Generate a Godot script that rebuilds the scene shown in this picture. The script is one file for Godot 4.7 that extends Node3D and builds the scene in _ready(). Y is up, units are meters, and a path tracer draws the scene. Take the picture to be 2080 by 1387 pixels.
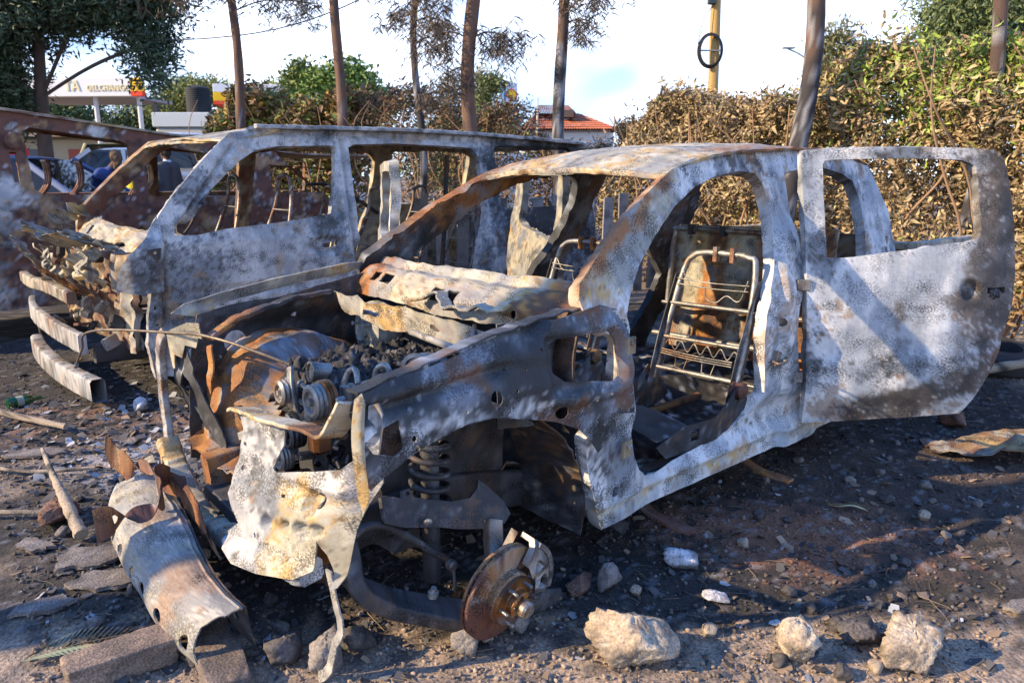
extends Node3D
# A burnt-out double-cab pickup in front of two burnt vans on a scorched yard, hedge and filling station behind.
# World: metres, y up, the camera stands at the origin of the ground plan and looks along -z.
# Vehicle frames: x forward, y up, z to the vehicle's right; the vehicles' left sides face the camera.

var N1 := FastNoiseLite.new()
var N2 := FastNoiseLite.new()
var N3 := FastNoiseLite.new()
var N4 := FastNoiseLite.new()
var NR := FastNoiseLite.new()
var NC := FastNoiseLite.new()
var rng := RandomNumberGenerator.new()
var M := {}
var counts := {}

enum {ASH, SOOT, TAN, RUST, BROWN, DARK, VAN, STEEL, CHAR, SCORCH}

# ------------------------------------------------------------------ mesh collector
class MB:
	var v := PackedVector3Array()
	var c := PackedColorArray()
	var i := PackedInt32Array()
	func p(at: Vector3, col: Color) -> int:
		v.append(at); c.append(col)
		return v.size() - 1
	func t(a: int, b: int, d: int) -> void:
		i.append(a); i.append(b); i.append(d)
	func q(a: int, b: int, d: int, e: int) -> void:
		t(a, b, d); t(a, d, e)
	func mesh() -> ArrayMesh:
		var n := PackedVector3Array(); n.resize(v.size())
		for k in range(0, i.size(), 3):
			var a := i[k]; var b := i[k + 1]; var d := i[k + 2]
			var f := (v[d] - v[a]).cross(v[b] - v[a])
			n[a] += f; n[b] += f; n[d] += f
		for k in n.size():
			n[k] = n[k].normalized() if n[k].length_squared() > 1e-20 else Vector3.UP
		var arr := []
		arr.resize(Mesh.ARRAY_MAX)
		arr[Mesh.ARRAY_VERTEX] = v; arr[Mesh.ARRAY_NORMAL] = n; arr[Mesh.ARRAY_COLOR] = c; arr[Mesh.ARRAY_INDEX] = i
		var m := ArrayMesh.new()
		m.add_surface_from_arrays(Mesh.PRIMITIVE_TRIANGLES, arr)
		return m

func numbered(called: String) -> String:
	counts[called] = counts.get(called, -1) + 1
	return called if counts[called] == 0 else "%s_%03d" % [called, counts[called]]

func tag(o: Node3D, label: String, category: String, group := "", kind := "") -> Node3D:
	if label: o.set_meta("label", label)
	if category: o.set_meta("category", category)
	if group: o.set_meta("group", group)
	if kind: o.set_meta("kind", kind)
	return o

func thing(called: String, label: String, category: String, at := Vector3.ZERO, turn := 0.0, group := "") -> Node3D:
	var o := Node3D.new()
	o.name = numbered(called)
	add_child(o)
	o.position = at; o.rotation.y = turn
	tag(o, label, category, group)
	return o

func part(mb: MB, called: String, mat: Material, parent: Node) -> MeshInstance3D:
	var o := MeshInstance3D.new()
	o.name = called
	o.mesh = mb.mesh()
	o.material_override = mat
	parent.add_child(o, true)
	return o

func solo(mb: MB, called: String, mat: Material, label: String, category: String, at := Vector3.ZERO, turn := 0.0, group := "", kind := "") -> MeshInstance3D:
	var o := MeshInstance3D.new()
	o.name = numbered(called)
	o.mesh = mb.mesh()
	o.material_override = mat
	add_child(o)
	o.position = at; o.rotation.y = turn
	tag(o, label, category, group, kind)
	return o

func swarm(called: String, mesh: Mesh, mat: Material, xf: Array, cols: Array, parent: Node) -> MultiMeshInstance3D:
	var mm := MultiMesh.new()
	mm.transform_format = MultiMesh.TRANSFORM_3D
	mm.use_colors = true
	mm.mesh = mesh
	mm.instance_count = xf.size()
	for k in xf.size():
		mm.set_instance_transform(k, xf[k])
		mm.set_instance_color(k, cols[k])
	var o := MultiMeshInstance3D.new()
	o.multimesh = mm
	o.material_override = mat
	o.name = called if parent != self else numbered(called)
	parent.add_child(o, true)
	return o

# ------------------------------------------------------------------ what burnt surfaces are made of (linear base colours)
func ss(a: float, b: float, x: float) -> float:
	return smoothstep(a, b, x)

func patina(kind: int, p: Vector3) -> Color:
	var a := N1.get_noise_3dv(p)
	var b := N2.get_noise_3dv(p)
	var d := N3.get_noise_3dv(p)
	var e := N4.get_noise_3dv(p)
	var c: Color
	match kind:
		ASH:
			var m := N1.get_noise_3dv(p * 0.7 + Vector3(31, 7, 3))
			var s := N2.get_noise_3dv(p * Vector3(0.9, 0.22, 0.9) + Vector3(5, 9, 1))
			var k := NC.get_noise_3dv(p)
			c = Color(0.38, 0.42, 0.47).lerp(Color(0.72, 0.73, 0.74), ss(-0.32, 0.34, 0.7 * a + 0.9 * s + 0.2 * d))
			c = c.lerp(Color(0.17, 0.20, 0.24), 0.75 * ss(0.10, 0.24, m - 0.4 * s + 0.18 * d + 0.08 * k))
			c = c.lerp(Color(0.075, 0.07, 0.066), 0.85 * ss(0.27, 0.31, m * 0.65 + b * 0.35 + d * 0.25 + k * 0.14 + e * 0.12))
			c = c.lerp(Color(0.10, 0.095, 0.09), 0.6 * ss(0.40, 0.48, e + 0.7 * m + 0.15 * k))
			c = c.lerp(Color(0.34, 0.20, 0.09), 0.6 * ss(0.30, 0.38, a * 0.9 - d * 0.3 - 0.3 * m + 0.1 * k))
		VAN:
			var m := N1.get_noise_3dv(p * 0.7 + Vector3(17, 3, 8))
			var k := NC.get_noise_3dv(p)
			c = Color(0.33, 0.34, 0.36).lerp(Color(0.58, 0.575, 0.58), ss(-0.35, 0.32, b * 0.6 + 0.3 * d + 0.5 * a))
			c = c.lerp(Color(0.15, 0.18, 0.22), 0.75 * ss(0.12, 0.22, m + 0.25 * d + 0.2 * b + 0.08 * k))
			c = c.lerp(Color(0.085, 0.08, 0.078), 0.8 * ss(0.28, 0.32, d * 0.3 + m * 0.6 + e * 0.15 + b * 0.25 + k * 0.14))
			c = c.lerp(Color(0.09, 0.085, 0.085), 0.5 * ss(0.42, 0.50, e + 0.7 * m + 0.15 * k))
			c = c.lerp(Color(0.38, 0.25, 0.14), 0.55 * ss(0.26, 0.36, b * 0.5 - a * 0.7 + 0.1 * k))
		SCORCH:
			c = Color(0.075, 0.066, 0.060).lerp(Color(0.16, 0.14, 0.125), ss(-0.25, 0.3, b + 0.3 * d))
			c = c.lerp(Color(0.50, 0.51, 0.53), 0.6 * ss(0.22, 0.36, a * 0.4 + b * 0.3 + d * 0.3 + e * 0.5))
			c = c.lerp(Color(0.22, 0.10, 0.05), 0.5 * ss(0.25, 0.4, a - 0.3 * d))
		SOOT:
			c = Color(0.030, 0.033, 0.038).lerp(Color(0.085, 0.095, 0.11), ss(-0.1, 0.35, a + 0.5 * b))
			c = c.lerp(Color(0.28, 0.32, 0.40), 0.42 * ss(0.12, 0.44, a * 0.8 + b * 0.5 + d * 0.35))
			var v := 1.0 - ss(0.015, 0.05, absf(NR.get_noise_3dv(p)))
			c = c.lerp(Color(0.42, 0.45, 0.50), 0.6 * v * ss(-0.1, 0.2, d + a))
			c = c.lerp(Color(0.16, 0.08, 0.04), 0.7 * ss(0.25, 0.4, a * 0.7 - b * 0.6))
		TAN:
			c = Color(0.36, 0.33, 0.25).lerp(Color(0.56, 0.53, 0.43), ss(-0.3, 0.3, b * 0.7 + 0.5 * a + 0.3 * d))
			c = c.lerp(Color(0.50, 0.31, 0.09), 0.85 * ss(0.10, 0.30, a * 0.9 + d * 0.45))
			c = c.lerp(Color(0.27, 0.28, 0.28), 0.8 * ss(0.10, 0.24, -a + 0.5 * b + 0.1 * NC.get_noise_3dv(p)))
			c = c.lerp(Color(0.13, 0.10, 0.08), 0.75 * ss(0.27, 0.38, d * 0.7 + e * 0.4 - b * 0.3))
		RUST:
			c = Color(0.30, 0.12, 0.035).lerp(Color(0.46, 0.23, 0.05), ss(-0.1, 0.3, b + 0.4 * d))
			c = c.lerp(Color(0.10, 0.055, 0.035), 0.9 * ss(0.05, 0.3, a + 0.6 * d))
			c = c.lerp(Color(0.20, 0.22, 0.25), 0.8 * ss(0.10, 0.30, b * 0.6 - a * 0.7))
		BROWN:
			c = Color(0.145, 0.06, 0.04).lerp(Color(0.07, 0.04, 0.035), ss(-0.1, 0.3, a + 0.5 * d))
			c = c.lerp(Color(0.46, 0.46, 0.49), 0.8 * ss(0.22, 0.27, a * 0.45 + b * 0.3 + d * 0.35 + e * 0.2 + 0.12 * NC.get_noise_3dv(p)))
			c = c.lerp(Color(0.36, 0.22, 0.11), 0.75 * ss(0.12, 0.28, a - b * 0.6))
		STEEL:
			c = Color(0.24, 0.24, 0.24).lerp(Color(0.46, 0.44, 0.41), ss(-0.1, 0.3, b + d * 0.5))
			c = c.lerp(Color(0.08, 0.072, 0.07), 0.7 * ss(0.10, 0.36, b * 0.6 + d * 0.4 + e * 0.4))
			c = c.lerp(Color(0.24, 0.12, 0.05), 0.6 * ss(0.15, 0.35, a + b * 0.5))
		CHAR:
			c = Color(0.022, 0.021, 0.022).lerp(Color(0.075, 0.07, 0.068), ss(0.0, 0.4, d + e * 0.6))
			c = c.lerp(Color(0.24, 0.24, 0.25), 0.7 * ss(0.28, 0.42, b * 0.6 + e * 0.6))
		_:
			c = Color(0.035, 0.035, 0.04).lerp(Color(0.085, 0.085, 0.095), ss(-0.1, 0.4, b + d * 0.6))
			c = c.lerp(Color(0.12, 0.065, 0.035), 0.7 * ss(0.1, 0.35, a + d * 0.5))
			c = c.lerp(Color(0.22, 0.24, 0.28), 0.5 * ss(0.30, 0.45, b * 0.4 + d * 0.4 + e * 0.5))
	return c * (1.0 + 0.14 * e)

func pal(kind: int) -> Callable:
	return func(p: Vector3) -> Color: return patina(kind, p)

# two kinds of patina in patches: w > 0 is the second kind
func pal2(k1: int, k2: int, w: Callable) -> Callable:
	return func(p: Vector3) -> Color:
		var t: float = ss(-0.12, 0.12, w.call(p) + 0.28 * N2.get_noise_3dv(p) + 0.16 * N3.get_noise_3dv(p))
		if t <= 0.0: return patina(k1, p)
		if t >= 1.0: return patina(k2, p)
		return patina(k1, p).lerp(patina(k2, p), t)

func flat(c: Color, amount := 0.15) -> Callable:
	return func(p: Vector3) -> Color: return c * (1.0 + amount * (N3.get_noise_3dv(p) + N2.get_noise_3dv(p)))

# ------------------------------------------------------------------ shapes
func pv(a: Array) -> PackedVector2Array:
	var r := PackedVector2Array()
	for k in range(0, a.size(), 2): r.append(Vector2(a[k], a[k + 1]))
	return r

func p3(a: Array) -> PackedVector3Array:
	var r := PackedVector3Array()
	for k in range(0, a.size(), 3): r.append(Vector3(a[k], a[k + 1], a[k + 2]))
	return r

func disc2(x: float, y: float, rx: float, ry := 0.0, n := 14) -> PackedVector2Array:
	var r := PackedVector2Array()
	for k in n: r.append(Vector2(x + rx * cos(TAU * k / n), y + (ry if ry > 0.0 else rx) * sin(TAU * k / n)))
	return r

func box2(x0: float, y0: float, x1: float, y1: float) -> PackedVector2Array:
	return PackedVector2Array([Vector2(x0, y0), Vector2(x1, y0), Vector2(x1, y1), Vector2(x0, y1)])

func bounds(o: PackedVector2Array) -> Rect2:
	var r := Rect2(o[0], Vector2.ZERO)
	for q in o: r = r.expand(q)
	return r

# sheet metal: a flat outline with holes, bent by a map from (u, v) to space, given a thickness along its normal
func sheet(mb: MB, outline: PackedVector2Array, holes: Array, cell: float, f: Callable, thick: float, col: Callable) -> void:
	if Geometry2D.is_polygon_clockwise(outline): outline.reverse()
	var bb := bounds(outline)
	var hb := []
	for hh in holes: hb.append(bounds(hh))
	var at := {}
	var e := 0.002
	var put := func(q: Vector2) -> int:
		var key := Vector2i(roundi(q.x * 4000.0), roundi(q.y * 4000.0))
		if at.has(key): return at[key]
		var a: Vector3 = f.call(q)
		var du: Vector3 = f.call(q + Vector2(e, 0)) - a
		var dv: Vector3 = f.call(q + Vector2(0, e)) - a
		var n := du.cross(dv).normalized()
		var b := a + n * thick
		var k := mb.p(a, col.call(a))
		mb.p(b, col.call(b))
		at[key] = k
		return k
	var nx := ceili(bb.size.x / cell); var ny := ceili(bb.size.y / cell)
	for gy in ny:
		for gx in nx:
			var r := Rect2(bb.position + Vector2(gx, gy) * cell, Vector2(cell, cell))
			var polys: Array = Geometry2D.intersect_polygons(box2(r.position.x, r.position.y, r.end.x, r.end.y), outline)
			for k in holes.size():
				if not r.intersects(hb[k]): continue
				var next := []
				for po in polys:
					var parts := [po]
					if r.grow(0.0005).encloses(hb[k]):
						var mx: float = hb[k].get_center().x
						parts = Geometry2D.intersect_polygons(po, box2(r.position.x - 1, r.position.y - 1, mx, r.end.y + 1))
						parts += Geometry2D.intersect_polygons(po, box2(mx, r.position.y - 1, r.end.x + 1, r.end.y + 1))
					for pp in parts:
						for rest in Geometry2D.clip_polygons(pp, holes[k]):
							if not Geometry2D.is_polygon_clockwise(rest): next.append(rest)
				polys = next
			for po in polys:
				if po.size() < 3 or Geometry2D.is_polygon_clockwise(po): continue
				var ids := PackedInt32Array()
				for q in po: ids.append(put.call(q))
				var tri := Geometry2D.triangulate_polygon(po)
				for k in range(0, tri.size(), 3):
					var a := ids[tri[k]]; var b := ids[tri[k + 1]]; var d := ids[tri[k + 2]]
					if a == b or b == d or a == d: continue
					mb.t(a, b, d); mb.t(a + 1, d + 1, b + 1)
	var loops := [outline]
	loops.append_array(holes)
	for lo in loops:
		var prev := -1; var first := -1
		for k in lo.size():
			var a: Vector2 = lo[k]; var b: Vector2 = lo[(k + 1) % lo.size()]
			var steps := maxi(1, ceili(a.distance_to(b) / (cell * 1.5)))
			for s in steps:
				var q := a.lerp(b, float(s) / steps)
				var w: Vector3 = f.call(q)
				var n := (f.call(q + Vector2(e, 0)) - w as Vector3).cross(f.call(q + Vector2(0, e)) - w as Vector3).normalized()
				var id := mb.p(w, col.call(w)); mb.p(w + n * thick, col.call(w + n * thick))
				if prev >= 0: mb.q(prev, prev + 1, id + 1, id)
				else: first = id
				prev = id
		mb.q(prev, prev + 1, first + 1, first)

func tube(mb: MB, pts: PackedVector3Array, r: Variant, col: Callable, sides := 8, closed := false) -> void:
	var up := Vector3(0.31, 0.87, 0.39)
	var base := mb.v.size()
	var n := pts.size()
	for k in n:
		var dir := (pts[mini(k + 1, n - 1)] - pts[maxi(k - 1, 0)])
		if closed: dir = pts[(k + 1) % n] - pts[(k + n - 1) % n]
		dir = dir.normalized()
		var side := up.cross(dir)
		if side.length() < 0.05: side = Vector3(dir.y, -dir.x, 0.2).cross(dir)
		side = side.normalized()
		up = dir.cross(side)
		var rad: float = r if r is float else r[k]
		for s in sides:
			var an := TAU * s / sides
			var q := pts[k] + (side * cos(an) + up * sin(an)) * rad
			mb.p(q, col.call(q))
	var rings := n if closed else n - 1
	for k in rings:
		for s in sides:
			var a := base + k * sides + s; var b := base + k * sides + (s + 1) % sides
			var k2 := (k + 1) % n
			var a2 := base + k2 * sides + s; var b2 := base + k2 * sides + (s + 1) % sides
			mb.q(a, b, b2, a2)
	if not closed:
		for endk in [0, n - 1]:
			var ce := mb.p(pts[endk], col.call(pts[endk]))
			var st := mb.v.size()
			for s in sides: mb.p(mb.v[base + endk * sides + s], col.call(pts[endk]))
			for s in sides:
				if endk == 0: mb.t(ce, st + (s + 1) % sides, st + s)
				else: mb.t(ce, st + s, st + (s + 1) % sides)

# a smooth line through the given points
func smooth(a: Array, step := 0.03) -> PackedVector3Array:
	var cu := Curve3D.new()
	var p := p3(a)
	for k in p.size():
		var d := (p[mini(k + 1, p.size() - 1)] - p[maxi(k - 1, 0)]) / 5.0
		cu.add_point(p[k], -d, d)
	cu.bake_interval = step
	return cu.get_baked_points()

# a beam or strap: a rectangle w x h swept along a line, edges chamfered; wob bends it
func beam(mb: MB, pts: PackedVector3Array, w: float, h: float, side: Vector3, col: Callable, wob := 0.0, hollow := false) -> void:
	var base := mb.v.size()
	var n := pts.size()
	var ch := minf(w, h) * 0.18
	var ring := [Vector2(-w / 2 + ch, -h / 2), Vector2(w / 2 - ch, -h / 2), Vector2(w / 2, -h / 2 + ch), Vector2(w / 2, h / 2 - ch), Vector2(w / 2 - ch, h / 2), Vector2(-w / 2 + ch, h / 2), Vector2(-w / 2, h / 2 - ch), Vector2(-w / 2, -h / 2 + ch)]
	for k in n:
		var dir := (pts[mini(k + 1, n - 1)] - pts[maxi(k - 1, 0)]).normalized()
		var sd := (side - dir * side.dot(dir)).normalized()
		var up := dir.cross(sd)
		var o := pts[k]
		if wob > 0.0:
			o += sd * N2.get_noise_3dv(o * 1.7) * wob + up * N2.get_noise_3dv(o * 1.7 + Vector3(9, 3, 5)) * wob
			sd = sd.rotated(dir, N1.get_noise_3dv(o * 2.0) * wob * 14.0); up = dir.cross(sd)
		for q in ring:
			var w3: Vector3 = o + sd * q.x + up * q.y
			mb.p(w3, col.call(w3))
	for k in n - 1:
		for s in 8:
			mb.q(base + k * 8 + s, base + k * 8 + (s + 1) % 8, base + (k + 1) * 8 + (s + 1) % 8, base + (k + 1) * 8 + s)
	if not hollow:
		for endk in [0, n - 1]:
			var st := mb.v.size()
			for s in 8: mb.p(mb.v[base + endk * 8 + s], mb.c[base + endk * 8 + s])
			for s in range(1, 7):
				if endk == 0: mb.t(st, st + s + 1, st + s)
				else: mb.t(st, st + s, st + s + 1)

func block(mb: MB, xf: Transform3D, size: Vector3, col: Callable, ch := 0.06) -> void:
	var b := minf(size.x, minf(size.y, size.z)) * ch
	var h := size / 2.0
	for ax in 3:
		for sg in [-1.0, 1.0]:
			var u := (ax + 1) % 3; var v := (ax + 2) % 3
			var ids := []
			for k in 4:
				var o := Vector3.ZERO
				o[ax] = h[ax] * sg
				o[u] = (h[u] - b) * (-1.0 if k == 0 or k == 3 else 1.0)
				o[v] = (h[v] - b) * (-1.0 if k < 2 else 1.0)
				var w := xf * o
				ids.append(mb.p(w, col.call(w)))
			if sg < 0: mb.q(ids[0], ids[1], ids[2], ids[3])
			else: mb.q(ids[3], ids[2], ids[1], ids[0])
	for ax in 3:
		var u := (ax + 1) % 3; var v := (ax + 2) % 3
		for su in [-1.0, 1.0]:
			for sv in [-1.0, 1.0]:
				var ids := []
				for k in 4:
					var o := Vector3.ZERO
					o[ax] = (h[ax] - b) * (-1.0 if k == 0 or k == 3 else 1.0)
					o[u] = (h[u] - (0.0 if k < 2 else b)) * su
					o[v] = (h[v] - (b if k < 2 else 0.0)) * sv
					var w := xf * o
					ids.append(mb.p(w, col.call(w)))
				if su * sv > 0: mb.q(ids[0], ids[1], ids[2], ids[3])
				else: mb.q(ids[3], ids[2], ids[1], ids[0])

func here(x: float, y: float, z: float, ry := 0.0, rx := 0.0, rz := 0.0) -> Transform3D:
	return Transform3D(Basis.from_euler(Vector3(rx, ry, rz)), Vector3(x, y, z))

# turned shape: profile of (radius, height) pairs round an axis
func lathe(mb: MB, at: Vector3, axis: Vector3, prof: Array, col: Callable, sides := 20) -> void:
	var ax := axis.normalized()
	var u := ax.cross(Vector3(0.2, 0.9, 0.3)).normalized()
	var w := ax.cross(u)
	for k in prof.size() - 1:
		var base := mb.v.size()
		for e in 2:
			var pr: Vector2 = prof[k + e]
			for s in sides:
				var q := at + ax * pr.y + (u * cos(TAU * s / sides) + w * sin(TAU * s / sides)) * pr.x
				mb.p(q, col.call(q))
		for s in sides:
			mb.q(base + s, base + (s + 1) % sides, base + sides + (s + 1) % sides, base + sides + s)

func v2(a: Array) -> Array:
	var r := []
	for k in range(0, a.size(), 2): r.append(Vector2(a[k], a[k + 1]))
	return r

# a broken stone: a ball cut by random planes, roughened
func stone(mb: MB, at: Vector3, size: Vector3, sd: int, col: Callable, rough := 0.05, cuts := 9, res := 16) -> void:
	var g := RandomNumberGenerator.new(); g.seed = sd
	var pl := []
	for k in cuts:
		pl.append([Vector3(g.randfn(), g.randfn(), g.randfn()).normalized(), g.randf_range(0.50, 0.82)])
	var base := mb.v.size()
	var turn := Basis.from_euler(Vector3(0, g.randf() * TAU, 0))
	for j in res + 1:
		for k in res * 2:
			var th := PI * j / res; var ph := PI * k / res
			var d := Vector3(sin(th) * cos(ph), cos(th), sin(th) * sin(ph))
			var r := 1.0
			for c in pl:
				var dn: float = d.dot(c[0])
				if dn > 0.01: r = minf(r, c[1] / dn)
			r *= 1.0 + rough * 2.0 * N3.get_noise_3dv(d * 0.12 + Vector3(sd, 0, 0)) + rough * 1.6 * N4.get_noise_3dv(d * 0.10 + Vector3(sd, 5, 0))
			var w := at + turn * (d * r * size * 0.62)
			mb.p(w, col.call(w))
	for j in res:
		for k in res * 2:
			var a := base + j * res * 2 + k; var b := base + j * res * 2 + (k + 1) % (res * 2)
			mb.q(a, b, b + res * 2, a + res * 2)

# ------------------------------------------------------------------ camera, sky, sun, materials
func setup() -> void:
	var cam := Camera3D.new()
	cam.name = "camera"
	add_child(cam)
	cam.position = Vector3(0, 1.45, 0)
	cam.rotation.x = -atan(330.0 / 1500.0)
	cam.fov = 49.62
	cam.near = 0.05
	cam.far = 900.0
	var lens := CameraAttributesPhysical.new()
	lens.frustum_focal_length = 26.0
	lens.frustum_focus_distance = 2.9
	lens.exposure_aperture = 5.6
	cam.attributes = lens

	var env := Environment.new()
	env.background_mode = Environment.BG_SKY
	env.tonemap_mode = Environment.TONE_MAPPER_LINEAR
	env.tonemap_exposure = 2.25
	env.sdfgi_enabled = true
	env.ssao_enabled = true
	env.ssil_enabled = true
	var sm := ProceduralSkyMaterial.new()
	sm.sky_top_color = Color(0.33, 0.55, 0.87)
	sm.sky_horizon_color = Color(0.80, 0.88, 0.96)
	sm.sky_curve = 0.13
	sm.ground_bottom_color = Color(0.16, 0.14, 0.12)
	sm.ground_horizon_color = Color(0.45, 0.45, 0.45)
	sm.sky_energy_multiplier = 0.95
	sm.sun_angle_max = 20.0
	sm.sky_cover = clouds()
	var sky := Sky.new()
	sky.sky_material = sm
	env.sky = sky
	var we := WorldEnvironment.new()
	we.name = "environment"
	we.environment = env
	add_child(we)

	var sun := DirectionalLight3D.new()
	sun.name = "sun"
	add_child(sun)
	var to_sun := Vector3(-0.966 * cos(deg_to_rad(27)), sin(deg_to_rad(27)), 0.259 * cos(deg_to_rad(27)))
	sun.look_at_from_position(to_sun * 20.0, Vector3.ZERO)
	sun.light_energy = 1.4
	sun.light_color = Color(1.0, 0.89, 0.72)
	sun.light_angular_distance = 0.55
	sun.shadow_enabled = true

	for a in [[N1, 2.2, 11, 5], [N2, 7.0, 12, 5], [N3, 26.0, 13, 4], [N4, 90.0, 14, 2], [NR, 14.0, 15, 4]]:
		var n: FastNoiseLite = a[0]
		n.noise_type = FastNoiseLite.TYPE_SIMPLEX_SMOOTH
		n.frequency = a[1]; n.seed = a[2]
		n.fractal_octaves = a[3]
	NC.noise_type = FastNoiseLite.TYPE_CELLULAR
	NC.cellular_return_type = FastNoiseLite.RETURN_CELL_VALUE
	NC.frequency = 30.0
	NC.seed = 16
	NC.fractal_type = FastNoiseLite.FRACTAL_NONE
	NC.domain_warp_enabled = true
	NC.domain_warp_amplitude = 0.03
	NC.domain_warp_frequency = 40.0
	rng.seed = 7
	M.metal = mat("metal", 0.74, 0.08, 1.7)
	M.soot = mat("metal", 0.66, 0.10, 1.7)
	M.raw = mat("metal", 0.45, 0.55, 2.6)
	M.char = mat("char", 0.95, 0.0, 3.0)
	M.earth = mat("char", 0.97, 0.0, 1.3)
	M.earth.uv1_world_triplanar = true
	M.stone = mat("char", 0.93, 0.0, 2.2)
	M.wood = mat("metal", 0.9, 0.0, 1.5)
	M.wood.uv1_scale = Vector3(1.0, 1.0, 1.0)
	M.paint = StandardMaterial3D.new()
	M.paint.vertex_color_use_as_albedo = true
	M.paint.roughness = 0.32
	M.paint.clearcoat_enabled = true
	M.paint.clearcoat = 0.5
	M.dull = StandardMaterial3D.new()
	M.dull.vertex_color_use_as_albedo = true
	M.dull.roughness = 0.85
	M.leaf = StandardMaterial3D.new()
	M.leaf.vertex_color_use_as_albedo = true
	M.leaf.roughness = 0.65
	M.leaf.backlight_enabled = true
	M.leaf.backlight = Color(0.16, 0.16, 0.10)
	M.leaf.cull_mode = BaseMaterial3D.CULL_DISABLED
	M.glass = StandardMaterial3D.new()
	M.glass.albedo_color = Color(0.03, 0.04, 0.05, 0.75)
	M.glass.transparency = BaseMaterial3D.TRANSPARENCY_ALPHA
	M.glass.roughness = 0.04
	M.bottle = StandardMaterial3D.new()
	M.bottle.albedo_color = Color(0.03, 0.28, 0.10, 0.7)
	M.bottle.transparency = BaseMaterial3D.TRANSPARENCY_ALPHA
	M.bottle.roughness = 0.06
	M.cloth = StandardMaterial3D.new()
	M.cloth.vertex_color_use_as_albedo = true
	M.cloth.roughness = 0.9

func mat(grain: String, rough: float, metal: float, scale: float) -> StandardMaterial3D:
	var m := StandardMaterial3D.new()
	m.vertex_color_use_as_albedo = true
	m.roughness = rough
	m.metallic = metal
	m.uv1_triplanar = true
	m.uv1_scale = Vector3.ONE * scale
	m.albedo_texture = grain_map(grain)
	m.normal_enabled = true
	m.normal_texture = bump_map(grain)
	m.normal_scale = 0.45 if grain == "metal" else 0.75
	return m

func grain_map(kind: String) -> Texture2D:
	if M.has("grain_" + kind): return M["grain_" + kind]
	if kind == "metal":
		M.grain_metal = flecks()
		return M.grain_metal
	var n := FastNoiseLite.new()
	n.noise_type = FastNoiseLite.TYPE_SIMPLEX
	n.seed = 31 if kind == "metal" else 32
	n.frequency = 0.045 if kind == "metal" else 0.05
	n.fractal_octaves = 5
	n.fractal_gain = 0.66
	var t := NoiseTexture2D.new()
	t.width = 768; t.height = 768
	t.seamless = true
	t.noise = n
	var g := Gradient.new()
	if kind == "metal":
		g.offsets = PackedFloat32Array([0.0, 0.25, 0.36, 0.55, 0.75, 1.0])
		g.colors = PackedColorArray([Color(0.66, 0.64, 0.62), Color(0.84, 0.83, 0.82), Color(0.93, 0.93, 0.93), Color(0.96, 0.96, 0.96), Color(1, 1, 1), Color(0.98, 0.97, 0.96)])
	else:
		g.offsets = PackedFloat32Array([0.0, 0.3, 0.5, 0.7, 1.0])
		g.colors = PackedColorArray([Color(0.45, 0.44, 0.43), Color(0.74, 0.73, 0.72), Color(0.88, 0.87, 0.86), Color(1, 1, 1), Color(1, 1, 1)])
	t.color_ramp = g
	M["grain_" + kind] = t
	return t

# burnt paint: fine crisp flecks in clusters, thin runs and scratches, on an almost even ground
func flecks() -> ImageTexture:
	var w := 768
	var im := []
	for a in [[0.0042, 2, 51], [0.07, 4, 52], [0.022, 4, 53]]:
		var n := FastNoiseLite.new()
		n.noise_type = FastNoiseLite.TYPE_SIMPLEX
		n.frequency = a[0]; n.fractal_octaves = a[1]; n.seed = a[2]
		im.append(n.get_seamless_image(w, w if a[2] != 53 else w / 5))
	im[2].resize(w, w, Image.INTERPOLATE_BILINEAR)
	for k in 3: im[k].convert(Image.FORMAT_L8)
	var lo: PackedByteArray = im[0].get_data(); var hi: PackedByteArray = im[1].get_data(); var run: PackedByteArray = im[2].get_data()
	var out := PackedByteArray(); out.resize(w * w * 3)
	for k in w * w:
		var v := 244.0 - 26.0 * absf(run[k] - 128) / 128.0
		var d := hi[k] * 0.62 + lo[k] * 0.80 - 226.0
		if d > 0.0: v *= 1.0 - 0.45 * minf(d / 8.0, 1.0)
		d = 62.0 - hi[k] * 0.8 + (lo[k] - 128) * 0.1
		if d > 0.0: v = minf(v * (1.0 + 0.25 * minf(d / 8.0, 1.0)), 255.0)
		out[k * 3] = int(v); out[k * 3 + 1] = int(v * 0.99); out[k * 3 + 2] = int(v * 0.975)
	return ImageTexture.create_from_image(Image.create_from_data(w, w, false, Image.FORMAT_RGB8, out))

func bump_map(kind: String) -> Texture2D:
	if M.has("bump_" + kind): return M["bump_" + kind]
	var n := FastNoiseLite.new()
	n.noise_type = FastNoiseLite.TYPE_SIMPLEX
	n.seed = 41
	n.frequency = 0.03 if kind == "metal" else 0.04
	n.fractal_octaves = 5
	n.fractal_gain = 0.6
	var t := NoiseTexture2D.new()
	t.width = 768; t.height = 768
	t.seamless = true
	t.as_normal_map = true
	t.bump_strength = 3.0 if kind == "metal" else 4.5
	t.noise = n
	M["bump_" + kind] = t
	return t

func clouds() -> ImageTexture:
	var w := 1024; var h := 512
	var im := Image.create(w, h, false, Image.FORMAT_RGBA8)
	var n := FastNoiseLite.new()
	n.seed = 5; n.frequency = 1.5; n.fractal_octaves = 5
	for y in range(0, h / 2 + 4):
		var el := PI * (0.5 - (y + 0.5) / h)
		for x in w:
			var az := TAU * (x + 0.5) / w
			var d := Vector3(cos(az) * cos(el), sin(el) * 2.6, sin(az) * cos(el))
			var c := n.get_noise_3dv(d)
			var a := clampf((c + 0.24) * 2.4, 0.0, 1.0) * (1.0 - smoothstep(0.30, 0.75, el))
			im.set_pixel(x, y, Color(0.92, 0.92, 0.90, a * 0.75))
	return ImageTexture.create_from_image(im)

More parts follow.
